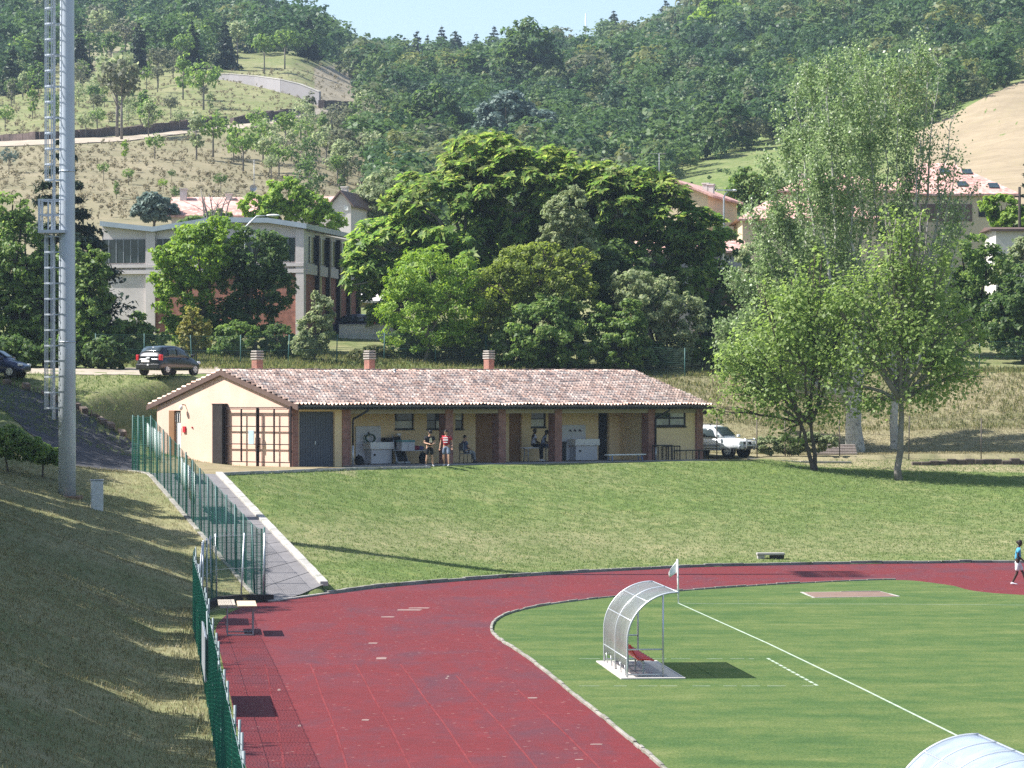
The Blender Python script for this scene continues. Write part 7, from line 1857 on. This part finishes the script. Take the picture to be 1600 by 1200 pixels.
# ---------------------------------------------------------------- the woods on the hills, one mass
def forest(name, label, region, n, hrange, sp, leaf_n, size, dark=0.0, seed=1, Drange=(255,1100), pxr=(-500,2100)):
    r = np.random.default_rng(seed); Vs = []; Qs = []; Ts = []
    tmpl = [variant(k % 4, leaf_n, size) for k in (0,3,3,1,3,0)]
    px = r.uniform(*pxr, n*6); Ds = np.exp(r.uniform(math.log(Drange[0]), math.log(Drange[1]), n*6)); X = (px-800)/F*Ds; Z = H(X, Ds); py = HY+(CH-Z)*F/Ds
    ok = region(px, py, Ds); idx = np.nonzero(ok)[0][:n]
    tn = fbm(X, Ds*.6, 28, seed+2)*.20+.48; off = 0
    for i in idx:
        V, Q = tmpl[r.integers(len(tmpl))]; h = (hrange[0]+(hrange[1]-hrange[0])*r.uniform()**1.5)*(1+.25*(Ds[i] > 600)); w = h*r.uniform(.85,1.35); a = r.uniform(0,6.28); c, s = math.cos(a), math.sin(a)
        W = np.stack([(V[:,0]*c-V[:,1]*s)*w+X[i], (V[:,0]*s+V[:,1]*c)*w+Ds[i], (V[:,2]-.18)*h+Z[i]], 1)
        Vs.append(W); Qs.append(Q+off); off += len(V); Ts.append(np.full(len(V), np.clip(tn[i]-dark+r.normal()*.27, 0, 1)))
    o = mesh_np(name, np.concatenate(Vs), np.concatenate(Qs), M['forest'], None, attr={'tone': np.concatenate(Ts)})
    return tag(o, label, 'wood', None, 'stuff')
M['forest'] = leaf_mat('forest_leaves', [(0,(.035,.070,.024)),(.5,(.070,.120,.038)),(1,(.12,.17,.06))], .32, tone=[(0,(.024,.052,.030)),(.22,(.046,.095,.036)),(.5,(.082,.140,.044)),(.70,(.12,.180,.056)),(.86,(.15,.145,.09)),(1,(.20,.21,.07))])
def left_wood(px, py, D): return (px < 560) & (py < lerp_line(px, LEFT_TOP)-1) & ~((px > 105) & (px < 215) & (py > 60)) & ~((px > 330) & (px < 520) & (py > 78+(px-330)*.12) & (py < 140))
def right_wood(px, py, D):
    top = np.minimum(lerp_line(px, [(1000,2000),(1029,2000),(1030,290)]+MEAD_TOP+[(1440,205)]), np.where(px > 1440, lerp_line(px, STRAW_TOP), 1e9))
    left = px > lerp_line(py, [(-200,540),(60,545),(110,565),(200,575),(330,600)])
    return left & (py < top-2) & (px > 540)
forest('wood', 'dark wood covering the top of the left hill', left_wood, 620, (7,13), 0, 380, .17, .2, seed=4, Drange=(430,1000), pxr=(-260,560))
forest('wood', 'dense mixed wood covering the right hill', right_wood, 3600, (3.6,11.0), 0, 400, .175, seed=9, Drange=(262,1050), pxr=(540,1900))
def meadow(px, py, D): return (px > 1040) & (px < 1440) & (py > lerp_line(px, MEAD_TOP)+3) & (D > 262)
forest('scrub', 'low scrub on the green meadow knoll', meadow, 160, (.8,1.8), 0, 90, .4, seed=12, Drange=(255,420), pxr=(1040,1440))
def scrub2(px, py, D): return (px > 1440) & (py < lerp_line(px, STRAW_TOP)-2) & (py > lerp_line(px, STRAW_TOP)-60)
def hillside(px, py, D): return (px < 585) & (py > lerp_line(px, LEFT_TOP)) & (py < 345) & ~((py > lerp_line(px, [(-200,222),(0,214),(200,206),(330,194),(450,174),(575,146)])) & (py < lerp_line(px, [(-200,238),(0,232),(200,223),(330,208),(450,192),(575,170)])))
M['forest_'] = M['forest']
M['forest'] = leaf_mat('dry_scrub_leaves', [(0,(.095,.095,.045)),(.35,(.18,.155,.09)),(.7,(.26,.22,.14)),(1,(.33,.29,.19))], .3)
forest('dry_scrub', 'dry tufted scrub scattered over the left hillside', hillside, 4200, (.3,1.0), 0, 40, .5, seed=17, Drange=(262,640), pxr=(-220,590)); M['forest'] = leaf_mat('broom_leaves', [(0,(.05,.075,.02)),(.6,(.10,.125,.03)),(.85,(.16,.16,.04)),(1,(.34,.27,.04))], .3)
forest('broom_scrub', 'yellow flowering broom scrub along the top of the straw field', scrub2, 160, (1.4,2.8), 0, 120, .4, seed=13, Drange=(300,700), pxr=(1440,1800))
M['forest'] = M['forest_']
# ---------------------------------------------------------------- light, air, camera
EL = 48.0
world = bpy.data.worlds.new('World'); sc.world = world; world.use_nodes = True
nt = world.node_tree; bg = nt.nodes['Background']
sky = nt.nodes.new('ShaderNodeTexSky'); sky.sky_type = 'NISHITA'; sky.sun_disc = False
sky.sun_elevation = R(EL); sky.sun_rotation = R(-90); sky.altitude = 200; sky.air_density = 1.0; sky.dust_density = 1.5; sky.ozone_density = 1.0
nt.links.new(sky.outputs[0], bg.inputs[0]); bg.inputs[1].default_value = .10
sl = bpy.data.lights.new('sun', 'SUN'); sl.energy = 5.0; sl.angle = R(.53); sl.color = (1.0,.97,.93)
so = bpy.data.objects.new('sun', sl); COL.objects.link(so)
dirv = Vector((math.cos(R(EL)), +.02, -math.sin(R(EL))))          # the way the light travels: from the left
so.rotation_euler = dirv.to_track_quat('-Z','Y').to_euler(); so.location = (-60, 120, 90)
# pale summer air
def haze(density):
    m, nt, out = nodes('haze'); v = N(nt, 'ShaderNodeVolumePrincipled')
    v.inputs['Color'].default_value = (.62,.80,1.0,1); v.inputs['Density'].default_value = density; v.inputs['Anisotropy'].default_value = .25
    nt.links.new(v.outputs[0], out.inputs['Volume'])
    o = MB().box(-1400,1500,-60,1360,-12,420).build('haze', m); o['kind'] = 'stuff'; return o
if HAZE: haze(HAZE)
cam = bpy.data.cameras.new('camera'); co = bpy.data.objects.new('camera', cam); COL.objects.link(co)
co.location = (0,0,CH); co.rotation_euler = (R(90),0,0)
cam.sensor_width = 36; cam.lens = 36*F/1600; cam.shift_y = (HY-600)/1600; cam.clip_start = 1; cam.clip_end = 6000
sc.camera = co
sc.render.engine = 'CYCLES'
sc.view_settings.view_transform = 'Standard'; sc.view_settings.look = 'None'; sc.view_settings.gamma = 1; sc.view_settings.exposure = EXPO
sc.cycles.max_bounces = 6; sc.cycles.diffuse_bounces = 4; sc.cycles.glossy_bounces = 2; sc.cycles.transmission_bounces = 4; sc.cycles.transparent_max_bounces = 12; sc.cycles.volume_bounces = 0; sc.cycles.use_denoising = DENOISE
sc.cycles.caustics_reflective = False; sc.cycles.caustics_refractive = False
